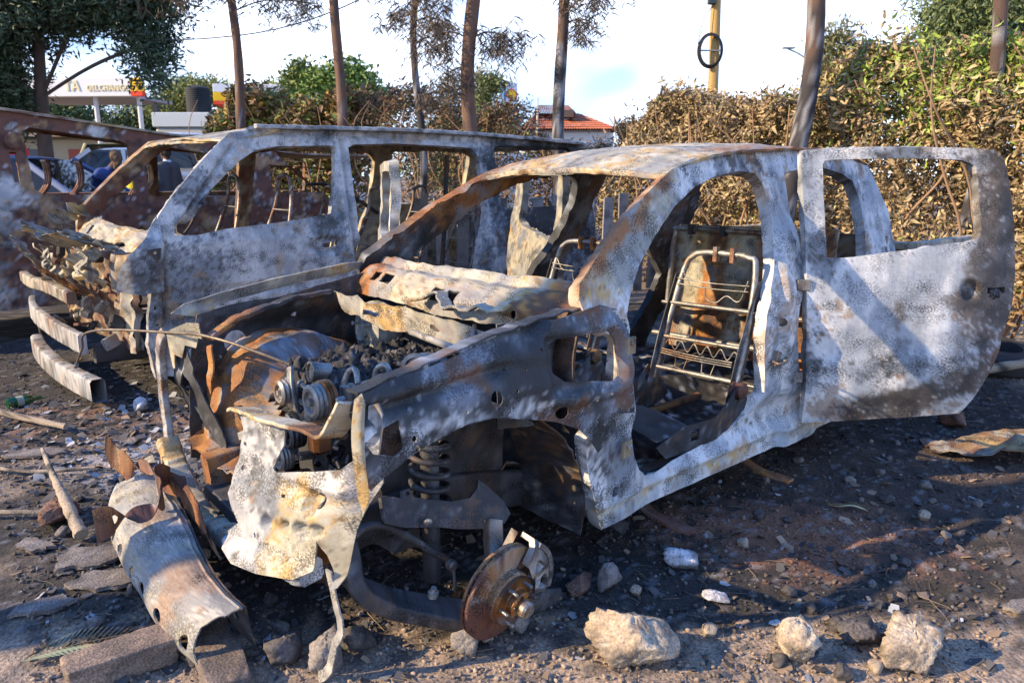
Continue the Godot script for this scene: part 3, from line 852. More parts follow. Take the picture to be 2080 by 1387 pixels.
func pk_seat(root: Node3D, cz: float) -> void:
	var s := Node3D.new()
	s.name = "front_seat"
	root.add_child(s, true)
	var st := pal(STEEL)
	var mb := MB.new()
	tube(mb, smooth([-1.60, 0.50, cz + 0.20, -1.70, 0.80, cz + 0.19, -1.76, 1.02, cz + 0.165, -1.775, 1.085, cz + 0.13, -1.78, 1.108, cz + 0.06, -1.78, 1.108, cz - 0.10, -1.775, 1.10, cz - 0.17, -1.77, 1.06, cz - 0.21, -1.70, 0.80, cz - 0.235, -1.60, 0.52, cz - 0.245], 0.02), 0.014, st, 9)
	for zz in [0.0, -0.09]: block(mb, here(-1.775, 1.105, cz + zz), Vector3(0.03, 0.07, 0.022), pal(RUST))
	part(mb, "back_frame", M.raw, s)
	for sg in [0.20, -0.24]:
		mb = MB.new()
		var holes := []
		for k in 7: holes.append(disc2(-0.005 + 0.018 * (k % 2), 0.66 + 0.05 * k, 0.007, 0.008, 8))
		sheet(mb, pv([-0.05, 0.50, 0.05, 0.48, 0.055, 0.70, 0.03, 1.0, -0.012, 1.0, -0.04, 0.70]), holes, 0.015, func(q: Vector2) -> Vector3: return Vector3(-1.60 - 0.33 * (q.y - 0.5) + q.x - 0.01, q.y, cz + sg), 0.004, pal(SOOT))
		part(mb, "side_plate", M.soot, s)
	mb = MB.new()
	for a in [[0.86, -1.71], [0.70, -1.66], [0.555, -1.61]]:
		mb = MB.new()
		tube(mb, p3([a[1], a[0], cz + 0.20, a[1], a[0] + 0.01, cz - 0.24]), 0.010, st, 7)
		part(mb, "cross_bar", M.raw, s)
	mb = MB.new()
	tube(mb, p3([-1.95, 0.45, cz + 0.24, -1.95, 0.46, cz - 0.28]), 0.016, st, 8)
	part(mb, "cross_bar", M.raw, s)
	mb = MB.new()
	var z1 := []
	for k in 61:
		var t := k / 60.0
		z1.append_array([-1.66, 0.665 + 0.022 * sin(t * TAU * 5.5), cz + 0.18 - 0.40 * t])
	tube(mb, p3(z1), 0.0035, st, 5)
	part(mb, "spring_wire", M.raw, s)
	mb = MB.new()
	for yy in [0.98, 0.955, 0.625, 0.635, 0.645]:
		mb = MB.new()
		tube(mb, smooth([-1.73 + (0.98 - yy) * 0.3, yy, cz + 0.18, -1.74 + (0.98 - yy) * 0.3, yy - 0.008, cz, -1.73 + (0.98 - yy) * 0.3, yy, cz - 0.21]), 0.0028, st, 5)
		part(mb, "spring_wire", M.raw, s)
	mb = MB.new()
	tube(mb, smooth([-1.75, 1.03, cz + 0.17, -1.74, 0.96, cz + 0.12, -1.74, 0.945, cz + 0.07, -1.74, 0.95, cz + 0.03, -1.74, 0.90, cz + 0.02, -1.73, 0.885, cz - 0.04, -1.74, 0.92, cz - 0.09, -1.74, 0.90, cz - 0.15, -1.74, 0.95, cz - 0.18, -1.75, 1.0, cz - 0.19], 0.015), 0.0032, st, 5)
	part(mb, "spring_wire", M.raw, s)
	for o in [0.08, -0.07]:
		mb = MB.new()
		tube(mb, p3([-1.65, 0.625, cz + o + 0.03, -1.64, 0.565, cz + o + 0.025, -1.63, 0.56, cz + o - 0.03, -1.64, 0.62, cz + o - 0.045]), 0.0032, st, 5)
		part(mb, "spring_wire", M.raw, s)
	mb = MB.new()
	for sg in [0.23, -0.27]:
		mb = MB.new()
		sheet(mb, pv([-1.98, 0.40, -1.90, 0.36, -1.30, 0.36, -1.24, 0.42, -1.40, 0.475, -1.62, 0.47, -1.72, 0.52, -1.80, 0.58, -1.86, 0.56, -1.90, 0.48]), [box2(-1.5, 0.40, -1.45, 0.45), disc2(-1.80, 0.52, 0.02)], 0.025, func(q: Vector2) -> Vector3: return Vector3(q.x + 0.2, q.y - 0.02, cz + sg + 0.01 * sin(q.x * 9.0)), 0.006, pal2(BROWN, SOOT, func(p: Vector3) -> float: return 0.15))
		part(mb, "base_side", M.soot, s)
	mb = MB.new()
	sheet(mb, box2(-0.25, -1.3, 0.21, -1.05), [], 0.03, func(q: Vector2) -> Vector3: return Vector3(q.y, 0.43 + 0.02 * cos(q.x * 9.0), cz + q.x), 0.006, pal(SOOT))
	part(mb, "seat_base", M.soot, s)
	mb = MB.new()
	for sg in [0.17, -0.20]:
		mb = MB.new()
		beam(mb, p3([-1.95, 0.345, cz + sg, -1.25, 0.345, cz + sg]), 0.035, 0.03, Vector3.BACK, pal(RUST))
		block(mb, here(-1.27, 0.36, cz + sg), Vector3(0.07, 0.07, 0.05), pal(RUST))
		part(mb, "seat_rail", M.metal, s)
	mb = MB.new()
	lathe(mb, Vector3(-1.62, 0.53, cz - 0.26), Vector3.FORWARD, v2([0.0, 0.028, 0.03, 0.028, 0.038, 0.02, 0.038, -0.01, 0.05, -0.012, 0.05, -0.02, 0.0, -0.02]), pal(BROWN), 16)
	part(mb, "recliner", M.metal, s)

func pk_nose(root: Node3D) -> void:
	# inner fender of the near side, the outer skin burnt away
	var mb := MB.new()
	var ap := func(q: Vector2) -> Vector3:
		var crease: float = 0.86 + 0.05 * ss(0.3, -0.4, q.x)
		var z := -0.765 + 0.055 * ss(crease - 0.02, crease + 0.09, q.y) - 0.02 * ss(crease - 0.03, crease - 0.12, q.y)
		z += 0.03 * exp(-pow((q.y - crease + 0.025) / 0.016, 2.0)) * ss(-0.30, -0.15, q.x)
		# raised frame round the opening
		var dx: float = maxf(absf(q.x + 0.545) - 0.145, 0.0); var dy: float = maxf(absf(q.y - 0.855) - 0.075, 0.0)
		z -= 0.018 * ss(0.075, 0.045, sqrt(dx * dx + dy * dy)) - 0.03 * ss(0.03, 0.0, sqrt(dx * dx + dy * dy))
		z -= 0.045 * ss(-0.34, -0.50, q.x)
		var p := Vector3(q.x, q.y, z)
		return p + Vector3(0, 0.003 * N2.get_noise_3dv(p + Vector3(7, 0, 0)), 0.006 * N2.get_noise_3dv(p * 0.8))
	var hl := [pv(D.pk_apron_win), pv(D.pk_apron_slot), disc2(-0.165, 0.79, 0.022, 0.026)]
	for a in [[-0.07, 0.87, 0.005], [-0.22, 0.87, 0.004], [-0.30, 0.86, 0.005], [-0.25, 0.80, 0.006], [-0.05, 0.775, 0.005], [0.13, 0.705, 0.009], [0.14, 0.735, 0.009], [-0.42, 0.70, 0.022], [-0.56, 0.72, 0.006], [-0.62, 0.735, 0.006], [-0.36, 0.915, 0.006]]:
		hl.append(disc2(a[0], a[1], a[2], a[2] * 1.1, 9))
	sheet(mb, pv(D.pk_apron), hl, 0.012, ap, 0.005, pal2(SOOT, ASH, func(p: Vector3) -> float: return 0.06 - 4.2 * absf(p.y - 0.75 - 0.06 * p.x) - 0.5 * ss(-0.35, -0.5, p.x)))
	tag(part(mb, "inner_fender", M.soot, root), "soot-blackened inner fender with a rectangular opening", "")
	# top flange of that fender and folded front corner
	mb = MB.new()
	beam(mb, smooth([-0.74, 1.012, -0.70, -0.5, 1.012, -0.705, -0.15, 0.965, -0.70, 0.1, 0.918, -0.70, 0.29, 0.885, -0.71]), 0.055, 0.007, Vector3.BACK, pal(SOOT), 0.012)
	part(mb, "fender_flange", M.soot, root)
	mb = MB.new()
	sheet(mb, pv([0.0, 0.0, 0.03, -0.02, 0.075, 0.02, 0.085, 0.09, 0.05, 0.20, 0.035, 0.30, 0.0, 0.36, -0.02, 0.30, -0.01, 0.18]), [], 0.012, func(q: Vector2) -> Vector3: return Vector3(0.318 - q.x * 0.35 + 0.010 * sin(q.y * 14.0), 0.885 - q.y * 0.92, -0.775 - 0.02 * sin(q.x * 30.0)), 0.005, pal(TAN))
	part(mb, "folded_corner", M.metal, root)
	# wheel house lining
	mb = MB.new()
	sheet(mb, box2(-0.25, -0.76, 1.75, -0.42), [disc2(0.9, -0.55, 0.012), disc2(0.6, -0.5, 0.01)], 0.03, func(q: Vector2) -> Vector3:
		var r := 0.45 + 0.015 * N2.get_noise_3dv(Vector3(q.x, q.y, 0))
		return Vector3(-0.14 - r * cos(q.x), 0.30 + r * sin(q.x) * 0.98, q.y), 0.006, pal2(DARK, TAN, func(p: Vector3) -> float: return -0.28 + 0.5 * N3.get_noise_3dv(p * Vector3(1, 0.15, 1))))
	part(mb, "wheel_house", M.soot, root)
	mb = MB.new()
	sheet(mb, pv([-0.5, 0.30, -0.5, 0.62, -0.25, 0.80, 0.0, 0.74, 0.06, 0.5, 0.02, 0.36]), [disc2(-0.30, 0.6, 0.02), disc2(-0.1, 0.66, 0.025)], 0.03, func(q: Vector2) -> Vector3: return Vector3(q.x, q.y, -0.42 + 0.02 * N1.get_noise_3dv(Vector3(q.x, q.y, 0))), 0.006, pal(DARK))
	part(mb, "inner_panel", M.soot, root)
	mb = MB.new()
	sheet(mb, pv([-0.34, 0.60, -0.34, 0.97, -0.55, 0.99, -0.70, 0.97, -0.72, 0.60]), [disc2(-0.45, 0.70, 0.015)], 0.025, func(q: Vector2) -> Vector3: return Vector3(q.x, q.y, -0.60 + 0.03 * sin(q.x * 16.0) + 0.01 * N2.get_noise_3dv(Vector3(q.x, q.y, 2))), 0.006, pal(SOOT))
	part(mb, "cowl_side_panel", M.soot, root)
	# headlamp and radiator support panel
	mb = MB.new()
	var fp := func(q: Vector2) -> Vector3:
		var x: float = 0.30 + 0.14 * clampf((q.x + 0.78) / 0.5, -0.2, 1.1)
		x += 0.035 * ss(0.60, 0.52, q.y) * ss(-0.72, -0.62, q.x) + 0.03 * ss(0.36, 0.31, q.y)
		x += 0.022 * exp(-pow((q.y - 0.60) / 0.018, 2.0)) * ss(-0.74, -0.70, q.x) * ss(-0.40, -0.45, q.x)
		for a in [[-0.565, 0.462, 0.030, 0.017], [-0.50, 0.452, 0.017, 0.018], [-0.625, 0.475, 0.018, 0.018], [-0.42, 0.445, 0.018, 0.018], [-0.60, 0.55, 0.022, 0.035]]:
			x -= 0.024 * ss(1.15, 0.85, Vector2((q.x - a[0]) / a[2], (q.y - a[1]) / a[3]).length())
		x += 0.05 * ss(-0.70, -0.78, q.x) * -1.0
		var p := Vector3(x, q.y, q.x)
		return p + Vector3(0.004 * N2.get_noise_3dv(p * 0.8), 0, 0)
	sheet(mb, pv(D.pk_front), [disc2(-0.632, 0.565, 0.016, 0.024), disc2(-0.49, 0.545, 0.008, 0.005), disc2(-0.30, 0.66, 0.007), disc2(-0.285, 0.58, 0.008), disc2(-0.36, 0.385, 0.005, 0.01)], 0.011, fp, 0.006, pal2(VAN, TAN, func(p: Vector3) -> float: return 2.6 * (0.58 - p.y) - 0.02 - 0.9 * ss(-0.50, -0.36, p.z)))
	tag(part(mb, "headlamp_panel", M.metal, root), "pale yellowish pressed panel that held the headlamp", "")
	mb = MB.new()
	for a in [[0.43, 0.50, -0.245], [0.41, 0.515, -0.40]]:
		mb = MB.new()
		lathe(mb, Vector3(a[0], a[1], a[2]), Vector3.RIGHT, v2([0.007, -0.03, 0.007, 0.0, 0.018, 0.0, 0.018, 0.005, 0.009, 0.007, 0.009, 0.016, 0.0, 0.017]), pal(STEEL), 10)
		part(mb, "bolt", M.raw, root)
	# crumpled upper tie bar
	mb = MB.new()
	beam(mb, smooth([0.42, 0.748, -0.235, 0.42, 0.762, -0.29, 0.41, 0.765, -0.40, 0.38, 0.765, -0.53, 0.36, 0.768, -0.62, 0.345, 0.765, -0.675, 0.33, 0.81, -0.715, 0.315, 0.868, -0.745], 0.015), 0.075, 0.012, Vector3(1, 0.15, 0), pal2(TAN, RUST, func(p: Vector3) -> float: return 0.5 - 7.0 * absf(p.z + 0.62)), 0.006)
	part(mb, "upper_tie_bar", M.metal, root)
	# lower tie bar, bent up towards the far side
	mb = MB.new()
	beam(mb, smooth([0.345, 0.345, 0.83, 0.35, 0.27, 0.75, 0.36, 0.18, 0.58, 0.365, 0.145, 0.37, 0.37, 0.17, 0.13, 0.40, 0.225, -0.11, 0.41, 0.285, -0.32, 0.37, 0.31, -0.56], 0.02), 0.085, 0.07, Vector3.RIGHT, pal2(TAN, ASH, func(p: Vector3) -> float: return 0.5 * ss(0.3, -0.1, p.z) - 0.2), 0.016)
	lathe(mb, Vector3(0.385, 0.205, 0.05), Vector3(0.1, 1, 0.1), v2([0.035, 0.0, 0.03, 0.035, 0.018, 0.035, 0.014, 0.01]), pal(TAN), 14)
	part(mb, "lower_tie_bar", M.metal, root)
	# far headlamp post with torn flanges
	mb = MB.new()
	beam(mb, smooth([0.33, 0.83, 0.76, 0.345, 0.78, 0.79, 0.335, 0.62, 0.87, 0.34, 0.47, 0.85, 0.345, 0.33, 0.82], 0.02), 0.03, 0.055, Vector3.RIGHT, pal2(BROWN, VAN, func(p: Vector3) -> float: return 0.12), 0.005)
	part(mb, "far_post", M.metal, root)
	mb = MB.new()
	sheet(mb, pv([0.0, 0.0, 0.05, 0.02, 0.16, 0.05, 0.26, 0.03, 0.25, -0.03, 0.20, -0.02, 0.18, -0.06, 0.14, -0.04, 0.12, -0.09, 0.09, -0.07, 0.07, -0.13, 0.02, -0.12, -0.01, -0.06]), [disc2(0.05, -0.03, 0.007), disc2(0.14, 0.01, 0.006)], 0.013, func(q: Vector2) -> Vector3: return Vector3(0.31 - 0.12 * q.x + 0.03 * sin(q.x * 22.0) + 0.12 * q.y, 0.79 + q.y + 0.25 * q.x, 0.80 - q.x), 0.004, pal(TAN))
	tag(part(mb, "torn_flange", M.metal, root), "jagged torn flange at the far front corner", "")
	mb = MB.new()
	beam(mb, smooth([0.24, 0.80, 0.52, 0.25, 0.70, 0.50, 0.26, 0.58, 0.54, 0.25, 0.52, 0.58]), 0.05, 0.008, Vector3.BACK, pal(RUST), 0.01)
	part(mb, "bracket", M.metal, root)
	mb = MB.new()
	beam(mb, smooth([0.23, 0.82, 0.54, 0.12, 0.885, 0.56, -0.1, 0.925, 0.60, -0.35, 0.95, 0.64]), 0.06, 0.02, Vector3.BACK, pal2(RUST, DARK, func(p: Vector3) -> float: return 0.1 - p.x * 1.5), 0.012)
	part(mb, "bracket", M.metal, root)
	mb = MB.new()
	sheet(mb, pv([0.40, 0.32, 0.82, 0.34, 0.84, 0.78, 0.70, 0.80, 0.62, 0.72, 0.52, 0.62, 0.46, 0.50]), [disc2(0.68, 0.58, 0.06, 0.085, 18), disc2(0.6, 0.42, 0.012)], 0.02, func(q: Vector2) -> Vector3: return Vector3(0.27 + 0.03 * sin(q.y * 12.0) + 0.02 * N2.get_noise_3dv(Vector3(q.x, q.y, 6)), q.y, q.x), 0.006, pal2(DARK, SOOT, func(p: Vector3) -> float: return 0.3 * N1.get_noise_3dv(p)))
	part(mb, "far_lamp_panel", M.soot, root)
	# far inner fender with its round hole and top flange
	mb = MB.new()
	sheet(mb, pv(D.pk_farapron), [disc2(0.06, 0.755, 0.05, 0.052, 20), disc2(-0.2, 0.85, 0.012), disc2(0.13, 0.70, 0.007)], 0.02, func(q: Vector2) -> Vector3:
		var z := 0.72 - 0.07 * ss(0.80, 0.9, q.y) * ss(0.1, -0.15, q.x)
		return Vector3(q.x, q.y, z + 0.015 * N2.get_noise_3dv(Vector3(q.x, q.y, 3))), 0.006, pal2(SOOT, DARK, func(p: Vector3) -> float: return 0.4 * N1.get_noise_3dv(p)))
	part(mb, "inner_fender", M.soot, root)
	mb = MB.new()
	sheet(mb, pv([0.30, 0.90, 0.24, 0.935, 0.12, 0.965, -0.15, 1.015, -0.5, 1.06, -0.62, 1.06, -0.62, 1.03, -0.15, 0.965, 0.10, 0.918, 0.16, 0.87, 0.16, 0.82, 0.24, 0.74, 0.25, 0.76, 0.19, 0.83, 0.20, 0.875]), [], 0.015, func(q: Vector2) -> Vector3: return Vector3(q.x, q.y, 0.78 - 0.5 * (q.y - 0.95) * ss(0.9, 0.95, q.y) + 0.01 * N2.get_noise_3dv(Vector3(q.x, q.y, 0))), -0.006, pal2(STEEL, TAN, func(p: Vector3) -> float: return 0.0))
	part(mb, "fender_edge", M.metal, root)
	# far wheel house, rusted through heat
	mb = MB.new()
	sheet(mb, box2(-0.35, 0.30, 2.6, 0.74), [], 0.025, func(q: Vector2) -> Vector3:
		var r := 0.40 + 0.02 * N1.get_noise_3dv(Vector3(q.x, q.y, 9)) - 0.14 * ss(0.50, 0.30, q.y) + 0.03 * exp(-pow((q.x - 1.0) / 0.3, 2.0))
		return Vector3(-0.15 + r * cos(q.x) * 0.95, 0.385 + r * sin(q.x), q.y), 0.006, pal2(RUST, SOOT, func(p: Vector3) -> float: return -0.12 + 0.6 * N1.get_noise_3dv(p)))
	tag(part(mb, "wheel_house", M.metal, root), "orange rusted wheel-house hump on the far side", "")

func pk_engine(root: Node3D) -> void:
	var e := Node3D.new()
	e.name = "engine"
	root.add_child(e, true)
	var mb := MB.new()
	block(mb, here(-0.22, 0.50, 0.02), Vector3(0.58, 0.36, 0.30), pal(CHAR), 0.12)
	block(mb, here(-0.20, 0.66, -0.16), Vector3(0.42, 0.14, 0.16), pal(STEEL), 0.15)
	block(mb, here(0.05, 0.52, -0.05), Vector3(0.06, 0.34, 0.34), pal(CHAR), 0.2)
	block(mb, here(-0.15, 0.29, 0.0), Vector3(0.45, 0.14, 0.26), pal(DARK), 0.2)
	part(mb, "block", M.char, e)
	mb = MB.new()
	sheet(mb, box2(-0.56, -0.24, 0.10, 0.30), [], 0.013, func(q: Vector2) -> Vector3:
		var p := Vector3(q.x, 0, q.y)
		var edge: float = ss(0.0, 0.07, minf(minf(q.x + 0.56, 0.10 - q.x), minf(q.y + 0.24, 0.30 - q.y)))
		return Vector3(q.x, 0.62 + 0.14 * edge + 0.035 * N2.get_noise_3dv(p) + 0.045 * N3.get_noise_3dv(p * 0.8) * edge + 0.018 * N4.get_noise_3dv(p * 0.7), q.y), 0.03, pal(CHAR))
	tag(part(mb, "melted_cover", M.char, e), "black crusted remains of the plastic engine cover", "")
	# pulleys
	var wheel := func(at: Vector3, r: float, w: float, kind: int) -> void:
		var b := MB.new()
		lathe(b, at, Vector3.RIGHT, v2([0.0, w * 0.7, r * 0.22, w * 0.7, r * 0.24, w * 0.45, r * 0.55, w * 0.40, r * 0.62, w * 0.62, r * 0.8, w * 0.65, r, w * 0.5, r * 0.90, w * 0.3, r, w * 0.15, r * 0.90, 0.0, r, -w * 0.15, r * 0.98, -w * 0.5, r * 0.5, -w * 0.5]), pal(kind), 26)
		part(b, "pulley", M.raw, e)
	wheel.call(Vector3(0.13, 0.685, 0.075), 0.047, 0.05, STEEL)
	wheel.call(Vector3(0.13, 0.705, -0.175), 0.062, 0.05, STEEL)
	wheel.call(Vector3(0.10, 0.705, -0.18), 0.072, 0.03, RUST)
	wheel.call(Vector3(0.17, 0.565, -0.06), 0.052, 0.05, DARK)
	wheel.call(Vector3(0.19, 0.47, -0.005), 0.050, 0.04, STEEL)
	wheel.call(Vector3(0.16, 0.36, -0.09), 0.075, 0.05, DARK)
	mb = MB.new()
	beam(mb, smooth([0.10, 0.77, 0.09, 0.12, 0.72, 0.05, 0.12, 0.64, 0.03, 0.11, 0.60, 0.02]), 0.03, 0.016, Vector3.BACK, pal(STEEL))
	part(mb, "bracket", M.raw, e)
	mb = MB.new()
	beam(mb, smooth([0.12, 0.66, -0.10, 0.13, 0.62, -0.12, 0.12, 0.55, -0.14]), 0.05, 0.03, Vector3.BACK, pal(STEEL))
	part(mb, "bracket", M.raw, e)
	mb = MB.new()
	block(mb, here(0.16, 0.60, -0.24), Vector3(0.07, 0.11, 0.07), pal(RUST), 0.2)
	part(mb, "bracket", M.raw, e)
	# thermostat neck, hoses and metal pipes
	mb = MB.new()
	tube(mb, p3([0.02, 0.765, -0.06, 0.075, 0.775, -0.05, 0.085, 0.776, -0.048]), 0.034, pal(STEEL), 16)
	lathe(mb, Vector3(0.09, 0.777, -0.047), Vector3(1, 0.15, 0.1), v2([0.037, -0.02, 0.037, 0.0, 0.03, 0.002, 0.028, -0.05, 0.0, -0.05]), pal(STEEL), 16)
	part(mb, "water_neck", M.raw, e)
	var hoses := [[0.06, 0.70, -0.20, 0.03, 0.79, -0.21, 0.02, 0.81, -0.25, 0.03, 0.77, -0.28], [-0.04, 0.70, -0.26, -0.05, 0.80, -0.27, -0.07, 0.82, -0.31, -0.06, 0.77, -0.34], [-0.06, 0.70, -0.30, -0.10, 0.78, -0.33, -0.17, 0.79, -0.34, -0.22, 0.73, -0.33], [0.02, 0.66, -0.30, -0.12, 0.73, -0.38, -0.2, 0.76, -0.36, -0.26, 0.74, -0.30]]
	for hpts in hoses:
		mb = MB.new()
		tube(mb, smooth(hpts, 0.015), 0.011, pal(STEEL), 8)
		part(mb, "pipe", M.raw, e)
	mb = MB.new()
	block(mb, here(-0.02, 0.715, -0.27, 0.2), Vector3(0.09, 0.10, 0.09), pal(STEEL), 0.2)
	lathe(mb, Vector3(0.03, 0.70, -0.21), Vector3.UP, v2([0.028, -0.05, 0.028, 0.05, 0.02, 0.055, 0.0, 0.055]), pal(STEEL), 14)
	lathe(mb, Vector3(-0.10, 0.73, -0.33), Vector3(0.4, 0.2, -1), v2([0.022, -0.05, 0.022, 0.03, 0.013, 0.032, 0.013, 0.05, 0.0, 0.05]), pal(STEEL), 6)
	part(mb, "pump", M.raw, e)
	mb = MB.new()
	tube(mb, smooth([-0.26, 0.79, -0.29, -0.22, 0.80, -0.31, -0.18, 0.80, -0.33]), 0.045, pal(STEEL), 16)
	lathe(mb, Vector3(-0.165, 0.80, -0.335), Vector3(1, 0.1, -0.5), v2([0.055, -0.015, 0.055, 0.0, 0.04, 0.002, 0.036, -0.06, 0.0, -0.06]), pal(STEEL), 18)
	block(mb, here(-0.30, 0.76, -0.28), Vector3(0.08, 0.10, 0.07), pal(STEEL), 0.2)
	tube(mb, smooth([-0.40, 0.74, -0.36, -0.38, 0.80, -0.38, -0.41, 0.90, -0.36, -0.43, 0.92, -0.34]), 0.009, pal(RUST), 7)
	part(mb, "throttle_body", M.raw, e)
	# small fittings: studs, clips and stubs over the front and near side of the block
	mb = MB.new()
	var g := RandomNumberGenerator.new(); g.seed = 77
	for k in 70:
		var at := Vector3(g.randf_range(-0.35, 0.14), g.randf_range(0.42, 0.74), g.randf_range(-0.30, 0.18))
		if g.randf() < 0.5: at.x = g.randf_range(0.07, 0.13)
		else: at.z = g.randf_range(-0.34, -0.24)
		var ax := Vector3(g.randfn(), g.randfn(), g.randfn()).normalized()
		if g.randf() < 0.55: lathe(mb, at, ax, v2([0.009, -0.02, 0.009, 0.012, 0.014, 0.012, 0.014, 0.022, 0.0, 0.022]), pal(STEEL if g.randf() < 0.6 else DARK), 7)
		else: block(mb, Transform3D(Basis(ax, g.randf() * TAU), at), Vector3(g.randf_range(0.02, 0.06), g.randf_range(0.01, 0.03), g.randf_range(0.02, 0.05)), pal(STEEL if g.randf() < 0.5 else CHAR), 0.2)
	tag(part(mb, "fittings", M.raw, e), "", "", "", "stuff")
	# brake servo on the bulkhead
	mb = MB.new()
	lathe(mb, Vector3(-0.56, 0.765, 0.52), Vector3(1, 0.05, 0.05), v2([0.115, -0.04, 0.13, 0.0, 0.13, 0.05, 0.118, 0.085, 0.085, 0.098, 0.078, 0.088, 0.04, 0.09, 0.036, 0.105, 0.0, 0.105]), pal2(ASH, TAN, func(p: Vector3) -> float: return 0.0), 32)
	for k in 3:
		var an := TAU * k / 3.0 + 0.5
		lathe(mb, Vector3(-0.465, 0.77 + 0.055 * sin(an), 0.525 + 0.055 * cos(an)), Vector3.RIGHT, v2([0.006, 0, 0.006, 0.03, 0.01, 0.03, 0.01, 0.036, 0, 0.036]), pal(STEEL), 8)
	part(mb, "brake_servo", M.metal, root)
	# loose parts lying in the bay
	mb = MB.new()
	beam(mb, smooth([-0.25, 0.74, 0.52, -0.15, 0.76, 0.50, -0.12, 0.70, 0.50]), 0.05, 0.02, Vector3.BACK, pal(SOOT), 0.02)
	part(mb, "loose_bracket", M.metal, root)
	mb = MB.new()
	beam(mb, smooth([0.10, 0.50, 0.42, 0.02, 0.53, 0.28, -0.02, 0.52, 0.20]), 0.04, 0.02, Vector3.UP, pal(BROWN), 0.01)
	part(mb, "loose_bracket", M.metal, root)
	mb = MB.new()
	block(mb, here(0.16, 0.46, 0.36, 0.6, 0.2), Vector3(0.10, 0.03, 0.06), pal(TAN))
	part(mb, "loose_bracket", M.metal, root)
	mb = MB.new()
	block(mb, here(0.14, 0.52, 0.46, 0.2, 0.2), Vector3(0.09, 0.06, 0.06), pal(SOOT))
	part(mb, "loose_bracket", M.metal, root)
	mb = MB.new()
	sheet(mb, box2(-0.6, -0.42, 0.3, 0.72), [box2(-0.3, -0.2, 0.2, 0.2)], 0.03, func(q: Vector2) -> Vector3: return Vector3(q.x, 0.36 + 0.05 * N2.get_noise_3dv(Vector3(q.x, 0, q.y)) + 0.16 * ss(0.2, 0.6, q.y) * ss(0.3, 0.0, q.x), q.y), 0.01, pal2(CHAR, RUST, func(p: Vector3) -> float: return -0.1 + 0.5 * ss(0.1, 0.35, p.x)))
	part(mb, "engine_bay_floor", M.char, root)

